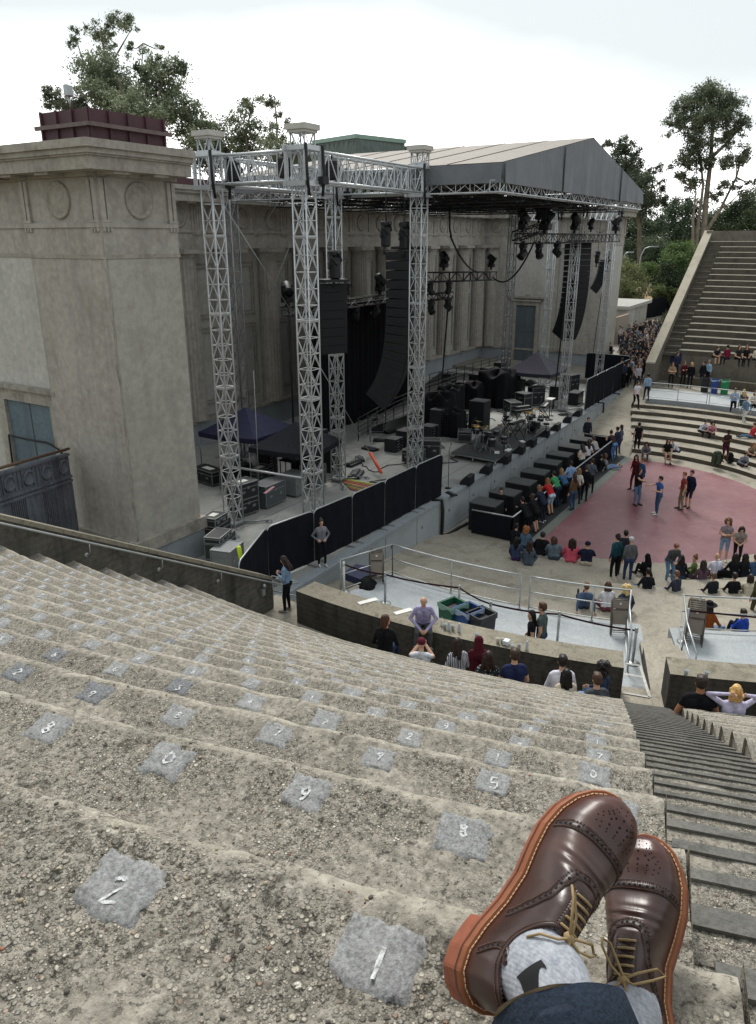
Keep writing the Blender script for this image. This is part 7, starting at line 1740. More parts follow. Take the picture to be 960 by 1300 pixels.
person('woman with wavy brown hair in a black top, leftmost of those seated along the parapet', 489, 824, 3.9, 'sit_turn', -20, 'mid', '#4a2c20', '#17171b', '#2a3450', None, hi=True, group=G1, s=.97, dn=7)
person('bald man in a lilac shirt and grey trousers perched on top of the parapet', 537, 795, 3.2, 'perch', 178, 'bald', '', '#a9a2c9', '#4b4c50', None, None, '#3a332e', 'p', 1.04, 1.0, hi=True)
person('man in a maroon cap and white shirt lounging with a phone', 535, 836, 3.95, 'sit_phone', -8, 'cap', '#5a2030', '#d2d5dc', '#4a4a42', 'bare', hi=True, group=G1, dn=21)
person('dark haired woman in a striped navy and white blouse seated by the parapet', 581, 851, 3.95, 'sit_turn', 10, 'longwave', '#2a1d1a', strip_mat(), '#22252c', hi=True, group=G1, s=.97, w=.95, dn=12)
person('person under a draped maroon headscarf behind the long haired woman', 607, 846, 3.55, 'sit', 0, 'headscarf', '#4d1722', '#4d1722', '#2b2226', hi=True, group=G1, dn=14)
person('woman with very long curly brown hair and a floral top', 619, 862, 3.95, 'sit', -5, 'longwave', '#2f1e18', floral_mat(), '#22242a', 'bare', hi=True, group=G1, s=.98, dn=20)
person('man in a navy polka dot shirt and jeans seated by the parapet', 653, 867, 3.95, 'sit', 5, 'short', '#3d2c22', '#232b4d', '#4f6a86', 'bare', hi=True, group=G1, s=1.04, w=1.08, dn=16)
person('man in a white hoodie with a black strap across his back', 713, 874, 3.85, 'sit', 0, 'short', '#1f1714', '#d4d4df', '#3d4048', None, hi=True, group=G1, s=1.04, w=1.08, dn=17)
person('woman with long black hair and a pale coat in front of the white hoodie', 718, 890, 3.95, 'sit', 4, 'long', '#15100f', '#c3b9a8', '#2a2a2c', hi=True, group=G1, s=.93, dn=14)
person('man with short brown hair in a charcoal t-shirt leaning sideways at the right end', 757, 901, 3.9, 'sit', 10, 'short', '#4a3428', '#45484e', '#3a3c42', 'bare', hi=True, group=G1, s=1.02, w=1.05, dn=14)
person('woman with long dark curly hair in a denim jacket at the parapet end', 765, 880, 3.5, 'sit_turn', 50, 'curly', '#1c1515', '#2c3950', '#7d93b0', hi=True, group=G1, s=.97, dn=11)
person('heavy man in a black t-shirt seated right of the aisle stair', 886, 912, 3.9, 'sit', -6, 'short', '#2c211c', '#16171b', '#36404f', 'bare', 'bare', sk='t', hi=True, group=G1, s=1.1, w=1.22, dn=12)
person('blonde woman in a lilac jumper with both hands behind her head', 930, 918, 3.95, 'sit_head', -8, 'mid', '#d0a86c', '#bdb8d2', '#3a3c44', None, hi=True, group=G1, s=1.02, dn=13)
# couple on the platform and the two by the stage corner
person('man in a grey green t-shirt standing on the platform behind the parapet', 684, 849, ZP, 'stand', 62, 'short', '#4f3524', '#4d5a58', '#2f3d5a', 'bare', hi=True, s=1.05)
person('woman with very long black hair in a short black top beside the grey green t-shirt', 671, 851, ZP, 'stand2', 80, 'long', '#171010', '#17161a', '#20242c', 'bare', hi=True, s=.95, w=.9)
person('woman in a denim jacket and black leggings standing in the passage', 366, 776, 2.25, 'phone', 75, 'long', '#2a1b16', '#7b93ad', '#17181c', None, None, '#8a8783', hi=True, s=.96, w=.92)
person('woman in a grey jumper and ripped black jeans, hands on hips by the fence', 409, 718, ZS+.03, 'hips', 200, 'bun', '#33241d', '#7c7d86', '#19191d', None, None, '#c6c3bd', hi=True, s=.97, w=.9)
# ---- near rim of the floor
N_ = 'near rim: '
for a in (
 ('person in black at the left end of the seated row by the barricade', 653, 692, .22, 'cross', -40, 'short', '#1a1413', '#1a1b20', '#1d1e22'),
 ('woman with ginger curls in a blue denim shirt near the barricade end', 666, 696, .22, 'cross', -30, 'curly', '#9a6238', '#51687e', '#2c3442'),
 ('woman with long black hair and a purple skirt seated on a mat', 655, 711, .44, 'cross_look', -20, 'long', '#151012', '#3c4660', '#3d2b52'),
 ('woman in a grey floral dress with a long dark braid', 671, 717, .44, 'cross', -10, 'long', '#33241f', '#4a5460', '#4a5460'),
 ('man with a dark cap in a black jacket seated left of the pink puffer jacket', 687, 704, .22, 'cross', -25, 'short', '#2a2422', '#17181c', '#1c1d21'),
 ('woman in a grey denim jacket raising a cup beside the pink puffer jacket', 703, 710, .22, 'cross_look', -20, 'mid', '#4b3226', '#66727e', '#3a4450'),
 ('woman in a bright pink puffer jacket seated on the rim', 725, 713, .22, 'cross', -15, 'long', '#2c1c1a', '#c8566a', '#c8566a'),
 ('person in a dark navy jacket with head down right of the pink puffer', 744, 717, .22, 'knees', -15, 'beanie', '#1d2138', '#1d2138', '#b0a590'),
 ('man with brown hair in a blue patterned shirt propped on his arms', 741, 772, 1.32, 'back', -5, 'short', '#6b4a30', '#4f6380', '#394252'),
 ('woman with a brown ponytail in a white t-shirt and maroon trousers', 770, 775, 1.32, 'cross', 0, 'mid', '#4d3426', '#d5d4da', '#6d3c48'),
 ('curly blonde woman in a strappy grey top', 793, 779, 1.32, 'cross', -5, 'curly', '#d3b780', '#3c4656', '#2f3848'),
 ('woman all in black with a black hood seated beside the standing group', 822, 733, .22, 'knees', 30, 'headscarf', '#14141a', '#15151a', '#1a1a1f'),
 ('person with cropped dark hair in a black top and jeans spread wide', 821, 754, .44, 'cross', 0, 'short', '#1a1513', '#1a1b22', '#5f7a98'),
 ('man in a dark grey t-shirt and light jeans leaning back', 858, 757, .44, 'cross', 25, 'short', '#6b4a38', '#363a46', '#6f8db0'),
 ('woman with a top bun in an olive jacket seated facing left', 880, 734, .22, 'cross_look', 60, 'bun', '#6d452c', '#5d6a3f', '#25272a'),
 ('woman with long dark hair in a mauve cardigan', 891, 742, .22, 'cross', 5, 'long', '#2d2624', '#5b4450', '#4a3a44'),
 ('person with long dark hair seated in front of the standing man in grey', 863, 735, .22, 'cross', 0, 'long', '#231a18', '#2b2d36', '#3d4a5e'),
 ('bald man in a white t-shirt seated on a low black chair', 908, 733, .30, 'cross', 0, 'bald', '', '#d0cfe0', '#202126'),
 ('man with a buzz cut in black stretching his legs to the left', 904, 760, .44, 'cross', 15, 'short', '#5a4638', '#22262c', '#3e4552'),
 ('person in a black leather jacket seated near the right edge of the photo', 930, 760, .44, 'cross', 0, 'short', '#241c1a', '#16171b', '#22232a'),
 ('person hooded in a cream jacket beside the black leather jacket', 950, 762, .44, 'knees', -10, 'mid', '#2a201c', '#c4bca8', '#b9b09a'),
 ('person with long black hair left of the two at the right rim', 931, 733, .22, 'cross', 0, 'long', '#17120f', '#17181d', '#1b1c22'),
 ('second person with long black hair at the right rim', 944, 733, .22, 'cross', 5, 'long', '#1a1411', '#1b1c22', '#1d1e24'),
 ('man in a denim shirt seated at the right edge of the rim', 957, 734, .22, 'cross', 0, 'short', '#5b4030', '#3d5270', '#2d3442'),
 ('woman in a wide black hat and rust jumper eating below the right railing', 897, 803, 1.32, 'cross_look', -50, 'wide_hat', '#17181b', '#8a4a20', '#7d93b0'),
 ('man in a royal blue hoodie crouched below the right railing', 943, 812, 1.32, 'knees', 25, 'short', '#2c211c', '#20409a', '#252a3a')):
    person(*a[:7], a[7], a[8], a[9], group=G2, extra='mid' if a[6] == 'wide_hat' else None, w=1.25 if 'puffer' in a[0] else 1.0)
for a in (
 ('woman in a teal shirt and black leggings standing in the group of three', 779, 736, .3, 'stand', 25, 'bun', '#241a17', '#1f4650', '#17181c', None, None, '#a33'),
 ('man with a white cap and grey backpack standing in the group of three', 796, 740, .3, 'stand', 5, 'cap', '#b9babd', '#5a5c60', '#2f3f60', None, None, '#2a2a2c'),
 ('dark haired man half hidden behind the man with the white cap', 789, 730, .22, 'stand', -10, 'short', '#1a1413', '#2a2c34', '#23252b', None, None, '#2a2a2c'),
 ('bearded man in a grey cardigan and jeans looking down at his hands', 849, 741, .3, 'bend', 185, 'short', '#7a5142', '#4a4d50', '#5f7f9c', None, None, '#2a2a2c'),
 ('woman with curly hair and denim shorts standing with folded arms', 917, 712, .0, 'fold', 150, 'curly', '#6b4630', '#8a7f86', '#7d9ab8', 'bare', 'bare', '#c9c6c0'),
 ('woman in a sleeveless top and black trousers bending forward', 934, 716, .0, 'bend', 160, 'long', '#241a18', '#9a8f8c', '#1c1d21', 'bare', None, '#2a2a2c'),
 ('person in olive trousers standing at the right edge of the photo', 957, 790, .66, 'stand', 20, 'short', '#2a201c', '#4a4632', '#4b4936', None, None, '#1a1a1c')):
    person(*a[:7], a[7], a[8], a[9], a[10], a[11], a[12] if len(a[12]) > 4 else '#8c2f2f', s=1.02)
# ---- on the red floor
for a in (
 ('woman in black with a bag pointing across to the man in blue', 807, 641, 0, 'point', 215, 'long', '#2a1c18', '#17171b', '#5d7a98', 'bare', None),
 ('woman in a dark red outfit behind the pointing woman', 804, 622, 0, 'stand2', 120, 'long', '#3a2018', '#5a1f22', '#5a1f22', None, None),
 ('man in a blue jacket beside the woman in dark red', 812, 626, 0, 'stand', 100, 'short', '#6d4a35', '#35507c', '#262b38', None, None),
 ('man in a blue shirt and jeans with white shoes on the red floor', 834, 653, 0, 'point', 95, 'short', '#1f1815', '#3f5f9c', '#3d5878', 'bare', None),
 ('man in a red shirt and khaki trousers standing at the centre of the red floor', 864, 647, 0, 'stand2', 85, 'short', '#7a5138', '#8a3d3a', '#8a7d64', 'bare', None),
 ('man in dark navy behind the man in the red shirt', 873, 644, 0, 'stand', 120, 'short', '#3a2a20', '#20263a', '#2a2e3a', None, 'bare')):
    person(*a[:7], a[7], a[8], a[9], a[10], a[11], '#d5d3ce' if 'white shoes' in a[0] else '#2c2620', s=1.06, group=G6)
# ---- along the barricade
for i, a in enumerate((
 ('guard in black standing among the subwoofers', 634, 668, 0, 'stand', 170, 'short', '#2a1f1b', '#15161a', '#15161a', None, None),
 ('person in black at the left end of the barricade', 665, 679, .0, 'lean', 40, 'short', '#1a1413', '#16171b', '#17181c', None, None),
 ('woman in a black dress with bare legs at the barricade', 677, 674, .05, 'lean', 45, 'mid', '#3a2a22', '#17181c', '#17181c', None, 'bare'),
 ('person in navy with white shoes beside the red jumper', 686, 662, .05, 'lean', 40, 'mid', '#7d6248', '#262b3c', '#252a38', None, None),
 ('woman in a bright red jumper and pale denim shorts', 696, 652, .05, 'lean', 30, 'long', '#8a5a3a', '#b5282e', '#a9bdd0', None, 'bare'),
 ('person in a bright green t-shirt at the barricade', 704, 642, .05, 'lean', 35, 'short', '#2a1f1b', '#3f8f5c', '#2c3648', 'bare', None),
 ('woman with long fair hair in a blue denim shirt and black trousers', 714, 638, .05, 'lean', 40, 'long', '#8a6a4a', '#3f6288', '#191a1e', None, None),
 ('man in a pale blue shirt turning to the side', 722, 630, .05, 'hips', 10, 'short', '#2f231d', '#8aa6cc', '#27303f', None, None),
 ('woman in a brown jacket and jeans behind the denim shirt', 726, 648, .0, 'stand2', 30, 'long', '#3a281f', '#5f4a34', '#38506e', None, None),
 ('woman in a white lace top in the middle of the barricade crowd', 731, 640, .0, 'stand2', -30, 'mid', '#8a6a48', '#c9c4bb', '#23262c', None, None),
 ('man in a black jacket with a white hem', 741, 636, .0, 'stand', -30, 'short', '#4b382d', '#17181c', '#17181c', None, None),
 ('person in a grey shirt and black trousers right of the black jacket', 748, 626, .0, 'stand2', -20, 'short', '#3a2c24', '#555f68', '#1b1c20', None, None),
 ('woman in a pale top raising her hand by the subwoofers', 737, 605, .05, 'phone', 30, 'long', '#2d1f1a', '#d3c8bd', '#2a2c33', 'bare', None),
 ('woman in a white t-shirt by the far part of the barricade', 744, 600, .05, 'stand2', 20, 'long', '#2a1d18', '#d3d4dc', '#2c3038', 'bare', None),
 ('man in a pale grey shirt near the far end of the barricade', 754, 592, .05, 'lean', 30, 'short', '#3b2c24', '#a5a49f', '#2a2d35', None, None),
 ('person in a dark jacket between the white t-shirt and the pale shirt', 749, 596, .05, 'lean', 25, 'short', '#281d1a', '#2a2d36', '#24262c', None, None),
 ('woman in jeans and a dark top at the far end of the barricade', 776, 583, .0, 'lean', 30, 'bun', '#33241e', '#3a2d2d', '#5f84b4', 'bare', None),
 ('man in navy behind the woman in jeans at the far end', 781, 580, .0, 'stand', 40, 'short', '#1f1815', '#2a3042', '#2a2f3c', None, None),
 ('person in grey at the outer far end of the barricade', 786, 577, .0, 'stand2', 60, 'mid', '#2a201b', '#4d5663', '#35405a', None, None),
 ('guard in dark grey seated beyond the farthest subwoofer', 744, 566, 0, 'stand', 180, 'short', '#2a1f1b', '#262b34', '#1f2228', None, None))):
    person(*a[:7], a[7], a[8], a[9], a[10], a[11], '#c9c9c6' if 'white shoes' in a[0] else '#232325', s=1.03, group=G3)
person('person lying back against the barricade with jeans and red shoes stretched out', 770, 596, .03, 'back', -75, 'mid', '#5a4030', '#8f8f92', '#6a86a8', None, None, '#9a3b34', group=G3)
person('person seated on the ground in black beside the stretched out jeans', 760, 598, .03, 'knees', -60, 'short', '#2a201c', '#1b1c20', '#1b1c20', group=G3)
# ---- far steps
for a in (
 ('man in a black t-shirt with a grey print standing on the lowest far step', 808, 574, .0, 'stand', -5, 'short', '#1a1412', '#17181c', '#17181c', 'bare', None),
 ('woman in a grey shawl seated low on the far steps', 821, 577, .22, 'sit_lean', 150, 'long', '#2b1f1a', '#7d7a80', '#4a4a52', None, None),
 ('woman in black with pale shorts seated on the far steps', 846, 577, .44, 'sit', 175, 'long', '#241a17', '#18181c', '#b7a891', 'bare', 'bare'),
 ('man in a white shirt and navy waistcoat seated facing the woman in pale shorts', 860, 574, .44, 'sit_lean', 90, 'short', '#3a2a21', '#c9ccd6', '#28384e', None, None),
 ('man in a white shirt seated high on the far steps beside the pink shirt', 890, 548, .88, 'sit_lean', 190, 'short', '#1a1412', '#cdd2dc', '#1c1d21', None, None),
 ('person in a pink shirt with head bowed seated high on the far steps', 901, 550, .88, 'sit_lean', 175, 'curly', '#1f1714', '#c98f98', '#1e1f24', None, None),
 ('man in a grey jumper seated at the right end of the far steps', 940, 590, .22, 'sit_lean', 185, 'short', '#1c1512', '#7d8290', '#22252c', None, None),
 ('woman in a mustard top seated at the right edge of the far steps', 951, 578, .44, 'sit_lean', 180, 'mid', '#7a5138', '#8f7a68', '#202227', 'bare', None),
 ('person in yellow cut off by the right edge on the far steps', 959, 576, .44, 'sit_lean', 180, 'mid', '#c9ab6a', '#a98438', '#22242a', None, None)):
    person(*a[:7], a[7], a[8], a[9], a[10], a[11], s=1.04, group=G4)
person('person in a maroon dress standing on the far steps by the green backpack', 919, 586, .44, 'phone', 190, 'short', '#1a1412', '#3a2626', '#4b1f2e', 'bare', 'bare', sk='d', s=1.06, group=G4)
person('man in a red shirt reclining with jeans stretched out on the far steps', 953, 556, .88, 'back', 100, 'short', '#4b2f25', '#b0343c', '#4f6a86', 'bare', group=G4)
for a in (
 ('man in a pale blue shirt and black trousers at the far platform corner', 929, 528, 1.3, 'phone', 160, 'short', '#4a382e', '#9fb6d2', '#17181c', None, None),
 ('woman with blonde hair in a green skirt seen from behind near the far platform', 940, 530, 1.1, 'stand', 10, 'long', '#b99a62', '#3a4a58', '#4d6650', None, None),
 ('woman in a denim jacket and wide white trousers striding on the far steps', 944, 540, 1.1, 'walk', 110, 'short', '#5a4030', '#6f8aa8', '#d0cfca', None, None),
 ('woman in a white lace top and black skirt at the right of the far platform', 954, 532, 1.1, 'fold', 170, 'mid', '#6b3f2c', '#cfc8c0', '#17181c', 'bare', None)):
    person(*a[:7], a[7], a[8], a[9], a[10], a[11], s=1.05, group=G5)
# ---- standing at the foot of the far bank
for a in (
 ('woman in a tan top with folded arms at the left of the far platform', 851, 492, ZP, 'fold', 160, 'mid', '#5a3a2a', '#9a8368', '#1e2026', 'bare', None),
 ('person in navy behind the woman in the tan top', 857, 478, 2.4, 'stand', 200, 'short', '#33261f', '#2a3348', '#2a3140', None, None),
 ('man in a dark red shirt on the far platform', 866, 490, ZP, 'fold', 175, 'short', '#4b2a20', '#571c26', '#1d1e22', None, None),
 ('blonde person in a black coat on the far platform', 875, 492, ZP, 'stand', 150, 'mid', '#b79a5e', '#16171a', '#17181c', None, None),
 ('dark haired person in black left of the man in light blue', 890, 490, ZP, 'stand', 120, 'short', '#1a1412', '#1d1f25', '#2c3142', None, None),
 ('grey haired man in a light blue shirt on the far platform', 897, 488, ZP, 'stand', 120, 'short', '#a89a90', '#a9c3dc', '#2a2f3a', None, None),
 ('bald person in orange red facing out from the far wall', 918, 478, 2.4, 'stand', 185, 'bald', '', '#b0452c', '#2a2c34', None, None),
 ('person in dark blue with back turned in front of the orange shirt', 918, 488, ZP, 'stand', 10, 'short', '#6b3a2a', '#22304d', '#17181c', None, None),
 ('person in a white cap and black vest by the far wall', 935, 490, ZP, 'stand2', 150, 'cap', '#c9c6c0', '#1a1a1e', '#1c1d22', 'bare', None),
 ('taller person in black hugging the one in the white cap', 943, 490, ZP, 'point', 60, 'short', '#2b211c', '#1b1e28', '#20283c', None, None),
 ('person in a white t-shirt at the right edge of the far platform', 959, 492, ZP, 'stand', 150, 'short', '#2a201c', '#c9cad0', '#20263a', 'bare', None)):
    person(*a[:7], a[7], a[8], a[9], a[10], a[11], s=1.05, group=G5)
for a in (
 ('person in black with crossed arms seated on the first far row at left', 907, 454, Z0, 'sit_lean', 185, 'short', '#33261f', '#2a2c34', '#202228', 'bare', 'bare'),
 ('person in crimson seated with back turned on the first far row', 923, 456, Z0, 'sit', 10, 'short', '#1a1412', '#6b1a30', '#23252c', None, None),
 ('woman with long hair left of the pair on the first far row', 936, 456, Z0, 'sit', 190, 'long', '#4b3428', '#2c2a2c', '#17181c', 'bare', None),
 ('right one of the pair in black seated on the first far row', 946, 456, Z0, 'sit', 170, 'long', '#6b4a34', '#1b1c20', '#1c1d22', 'bare', None),
 ('person in cream seated at the right edge of the first far row', 959, 457, Z0, 'sit', 185, 'short', '#1c1512', '#c4baa6', '#2a2c33', None, None)):
    person(*a[:7], a[7], a[8], a[9], a[10], a[11], s=1.05, group='people seated on the first far row')
# ---- walking in past the end of the stage
for a in (
 ('man in a white t-shirt and black trousers walking towards the steps', 806, 519, 1.6, 'walk', 190, 'short', '#241a17', '#d6d4dd', '#17181c', 'bare', None),
 ('man in a light blue shirt walking away at the end of the far platform', 820, 509, 1.8, 'walk', -10, 'short', '#1c1512', '#8aa3bf', '#2a3240', None, None),
 ('person in a patterned pale shirt behind the man in the white t-shirt', 808, 494, 1.85, 'walk', 185, 'mid', '#2a1f1b', '#a5a3ab', '#2a2c33', None, None),
 ('woman in a white open coat near the far fence end', 809, 480, 1.9, 'stand', 190, 'mid', '#4a3428', '#cfc6bc', '#1d1e22', None, None),
 ('woman in a pale pink top and pale trousers in the stream of people', 817, 478, 1.9, 'stand', 180, 'long', '#8a4a30', '#c9a9a4', '#b9aaa2', None, None),
 ('man in a lilac white t-shirt with a dark beard in the stream of people', 823, 486, 1.9, 'walk', 180, 'short', '#1a1412', '#cfcbe0', '#2a2c34', 'bare', None),
 ('man in a pink t-shirt and cap in the stream of people', 831, 482, 1.9, 'walk', 175, 'cap', '#3a2f36', '#d7b3c4', '#2b2f3c', 'bare', None),
 ('person in black trousers and black jacket beside the coping wall end', 838, 478, 1.9, 'stand', 160, 'short', '#2a1f1b', '#1a1b1f', '#1a1b1f', None, None),
 ('person in a light blue shirt and jeans beside the far fence', 799, 480, 1.9, 'walk', 200, 'long', '#3a2a22', '#7f97ac', '#6f8aa8', None, None),
 ('guard in black standing against the far fence end', 795, 492, 1.75, 'stand', 150, 'short', '#1a1412', '#141519', '#141519', None, None),
 ('person in dark clothes seated by the brick wall at the end of the stage', 772, 462, 1.9, 'stand', 170, 'short', '#1a1412', '#18191d', '#18191d', None, None)):
    person(*a[:7], a[7], a[8], a[9], a[10], a[11], s=1.05, group=G7)
# ---- the waiting crowd: one look-alike each, told apart by nothing but place
q = random.Random(11); tops = ['#1b1d22', '#22262f', '#2d3340', '#2a2b30', '#4a2a30', '#2b2b2e', '#54606e', '#6f7a86', '#8c8f96', '#252a3a', '#3d3a34', '#1a1b1f', '#3a3f4a', '#8a8680', '#b3aeb0', '#20242c']
poses = ['stand', 'stand2', 'fold', 'phone', 'stand', 'walk', 'hips']; hs = ['short', 'long', 'mid', 'short', 'bun', 'short', 'cap', 'long']
spots_c = []; tries = 0
while len(spots_c) < 125 and tries < 12000:
    tries += 1; px, py = q.uniform(782, 862), q.uniform(424, 490)
    if px > 850-(py-428)*.35+12 or px < 786 or (py > 470 and px > 838): continue
    v = at(px, py, 1.96)
    if v.y < 12.75 or v.x > 96 or (v.x > 78 and v.y > 20.3): continue
    if any((v-w).length < .62 for w in spots_c): continue
    spots_c.append(v)
for i, v in enumerate(spots_c):
    person('one of the dense distant crowd waiting between the brick wall and the coping', 0, 0, 0, q.choice(poses), q.choice((180, 180, 150, 200, 0, 20, -30, 90, 120)), q.choice(hs), q.choice(('#1c1512', '#2a1f1b', '#3a2a22', '#241a17')), q.choice(tops), q.choice(('#1b1c20', '#2a3142', '#22242a', '#36435a')), q.choice((None, 'bare', None)), None, s=q.uniform(.98, 1.08), group=GCR, pos=(v.x, v.y, 1.97))
# bags
def backpack(label, c, hx, s=1., rz=0.):
    t = empty('backpack', c, label, 'bag', None, rz); m = MB(); m.bev((0, 0, .24*s), (.34*s, .22*s, .46*s), .06*s); m.ball((0, 0, .46*s), (.16*s, .1*s, .07*s)); m.build('bag_body', cloth(hx), t); m = MB(); m.bev((0, -.13*s, .17*s), (.26*s, .07*s, .24*s), .03*s); m.build('pocket', cloth(hx), t); m = MB()
    for i in (-1, 1): m.tube([(i*.1*s, .11*s, .44*s), (i*.12*s, .2*s, .3*s), (i*.11*s, .11*s, .05*s)], .016*s, 5)
    m.build('strap', M_BLACKC, t)
backpack('green and grey backpack standing on the far steps', at(909, 590, .22), '#45503f', 1.5, 2.2); backpack('black bag lying on the far steps beside the man in grey', at(926, 588, .22), '#1a1b1f', 1.2, .6)
t = empty('low_chair', at(914, 736, .22), 'low black folding chair under the bald man in white', 'chair'); m = MB(); m.bev((0, 0, .2), (.5, .45, .04), .01); m.M = Matrix.Translation((-.22, 0, .35)) @ Matrix.Rotation(-.3, 4, 'Y'); m.bev((0, 0, 0), (.03, .5, .3), .01); m.build('seat', M_BLACKC, t); t.rotation_euler.z = YAW
# ================================================================== the photographer's crossed feet
def m_leather():
    t = NT('burnished_leather'); f = t.noise(9, 6, .6, .4); at_ = t.n('ShaderNodeAttribute'); at_.attribute_name = 'burnish'
    c = t.ramp(f, [(.3, hexc('#2b1a17')), (.55, hexc('#3d2722')), (.75, hexc('#523730'))]); c = t.mix(t.mul(at_.outputs['Fac'], .8), c, hexc('#4f231a'))
    cr = t.noise(42, 4, .6, .6); w = t.noise(6, 5, .6, 1.6, (1, 3, 1)); h = t.mul(t.mul(cr, .25), t.mul(w, 1.0), 'ADD')
    return t.fin(c, t.g(f, .3, .7, .24, .40), t.bump(h, .22, .004), 0, .55)
M_LEATHER = m_leather(); M_LEATHER2 = simple('leather_edge', '#2c1b17', .42, 0, .2, 30, .5)
def m_welt(nm, hx):
    t = NT(nm); c = hexc(hx); f = t.noise(60, 5, .6); f2 = t.noise(7, 4, .6); c1 = t.ramp(f2, [(.3, tuple(v*.75 for v in c)), (.7, tuple(min(1, v*1.15) for v in c))]); return t.fin(t.mix(.3, c1, t.ramp(f, [(.3, tuple(v*.6 for v in c)), (.7, tuple(min(1, v*1.3) for v in c))])), .6, t.bump(f, .3, .002), 0, .35)
M_WELT = m_welt('tan_welt', '#8f5638'); M_SOLE = m_welt('orange_crepe_sole', '#94563f'); M_STITCH = simple('thread', '#c9a883', .8, 0, .15, 40); M_HOLE = simple('brogue_hole', '#120b09', .9)
M_LACE = cloth('#a08a66'); M_SOCK = None
def m_sock():
    t = NT('heather_sock'); f = t.noise(160, 3, .6); v = t.noise(30, 5, .7); c = t.mix(.5, t.ramp(v, [(.3, hexc('#878b93')), (.7, hexc('#a6a9b0'))]), t.ramp(f, [(.3, hexc('#6d727b')), (.7, hexc('#bec1c7'))])); w = t.n('ShaderNodeTexWave'); w.inputs['Scale'].default_value = 70; t.l(t.co(), w.inputs['Vector']); return t.fin(c, .95, t.bump(w.outputs['Fac'], .1, .002), 0, .2)
M_SOCK = m_sock()
def m_denim():
    t = NT('dark_denim'); f = t.noise(240, 3, .6); v = t.noise(14, 6, .7, .5); c = t.mix(.4, t.ramp(v, [(.3, hexc('#161d27')), (.7, hexc('#222c3a'))]), t.ramp(f, [(.3, hexc('#10161e')), (.7, hexc('#364356'))])); return t.fin(c, .9, t.bump(t.mul(f, v, 'ADD'), .35, .004), 0, .25)
M_DENIM = m_denim(); M_HEM = m_welt('tan_lining', '#8d7c63')
LEN = .312
def halfw(t, side):      # outline of the sole, t = 0 heel back .. 1 toe; side +1 = outer (+y)
    pts = [(0, 0), (.015, .30), (.05, .56), (.12, .72), (.22, .74), (.35, .68), (.48, .72), (.60, .90), (.70, 1.0), (.80, .98), (.88, .86), (.94, .66), (.975, .44), (.993, .22), (1, 0)]
    inn = [(0, 0), (.015, .30), (.05, .56), (.12, .70), (.22, .66), (.35, .50), (.48, .52), (.60, .74), (.70, .88), (.80, .92), (.88, .84), (.94, .68), (.975, .46), (.993, .24), (1, 0)]
    P = pts if side > 0 else inn
    for (a, u), (b, v) in zip(P, P[1:]):
        if t <= b: return (u+(v-u)*(t-a)/(b-a))*.0535
    return 0
def outline(off, n=92):
    pts = []; ts = [(.5-.5*math.cos(math.pi*i/n)) for i in range(n+1)]
    for t in ts: pts.append(Vector((t*LEN, halfw(t, 1))))
    for t in reversed(ts[1:-1]): pts.append(Vector((t*LEN, -halfw(t, -1))))
    m = len(pts); out = []
    for i in range(m):
        d = (pts[(i+1) % m]-pts[i-1]).normalized(); nrm = Vector((-d.y, d.x)); out.append(pts[i]+nrm*off)
    return out
def spring(x):      # toe spring and heel pitch of the sole
    t = x/LEN; return .018*max(0, (t-.66)/.34)**2
def ring_strip(mb, o0, z0, o1, z1, flip=False):
    a, b = outline(o0), outline(o1); n = len(a); vs = [(p.x, p.y, z0+spring(p.x)) for p in a]+[(p.x, p.y, z1+spring(p.x)) for p in b]
    mb.add(vs, [(i, (i+1) % n, n+(i+1) % n, n+i) for i in range(n)], False)
def top_h(t):   # height of the upper's centre line above the welt
    P = [(0, .062), (.06, .074), (.14, .082), (.22, .086), (.34, .090), (.42, .088), (.52, .078), (.62, .065), (.72, .054), (.82, .047), (.90, .041), (.955, .030), (.985, .017), (1.0, .004)]
    for (a, u), (b, v) in zip(P, P[1:]):
        if t <= b: s = (t-a)/(b-a); s = s*s*(3-2*s)*.4+s*.6; return u+(v-u)*s
    return 0
def upper(t, a, off=0.):   # t along, a = 0 outer welt .. 1 inner welt, over the top
    ang = math.pi*a; c, s = math.cos(ang), math.sin(ang); tt = .012+.982*t
    w = (halfw(tt, 1) if c >= 0 else halfw(tt, -1))-.002; h = top_h(tt)
    pw = .62 if tt > .5 else .62+.0*(.5-tt)
    y = math.copysign(abs(c)**.72, c)*w; z = .026+h*(s**.66)
    if tt < .45: y *= 1-.16*(1-tt/.45)*s*s
    bul = 1+off/max(.02, math.hypot(w, h)*.9)
    return Vector((tt*LEN+(off if t > .97 else 0)-(off if t < .03 else 0), y*bul, .026+(z-.026)*bul+spring(tt*LEN)))
OPEN_T, OPEN_R = .17, .155     # foot opening, centre and half length along the shoe
def opening(t): 
    u = (t-OPEN_T-.01)/OPEN_R; return .30*math.sqrt(max(0, 1-u*u)) if abs(u) < 1 else 0.
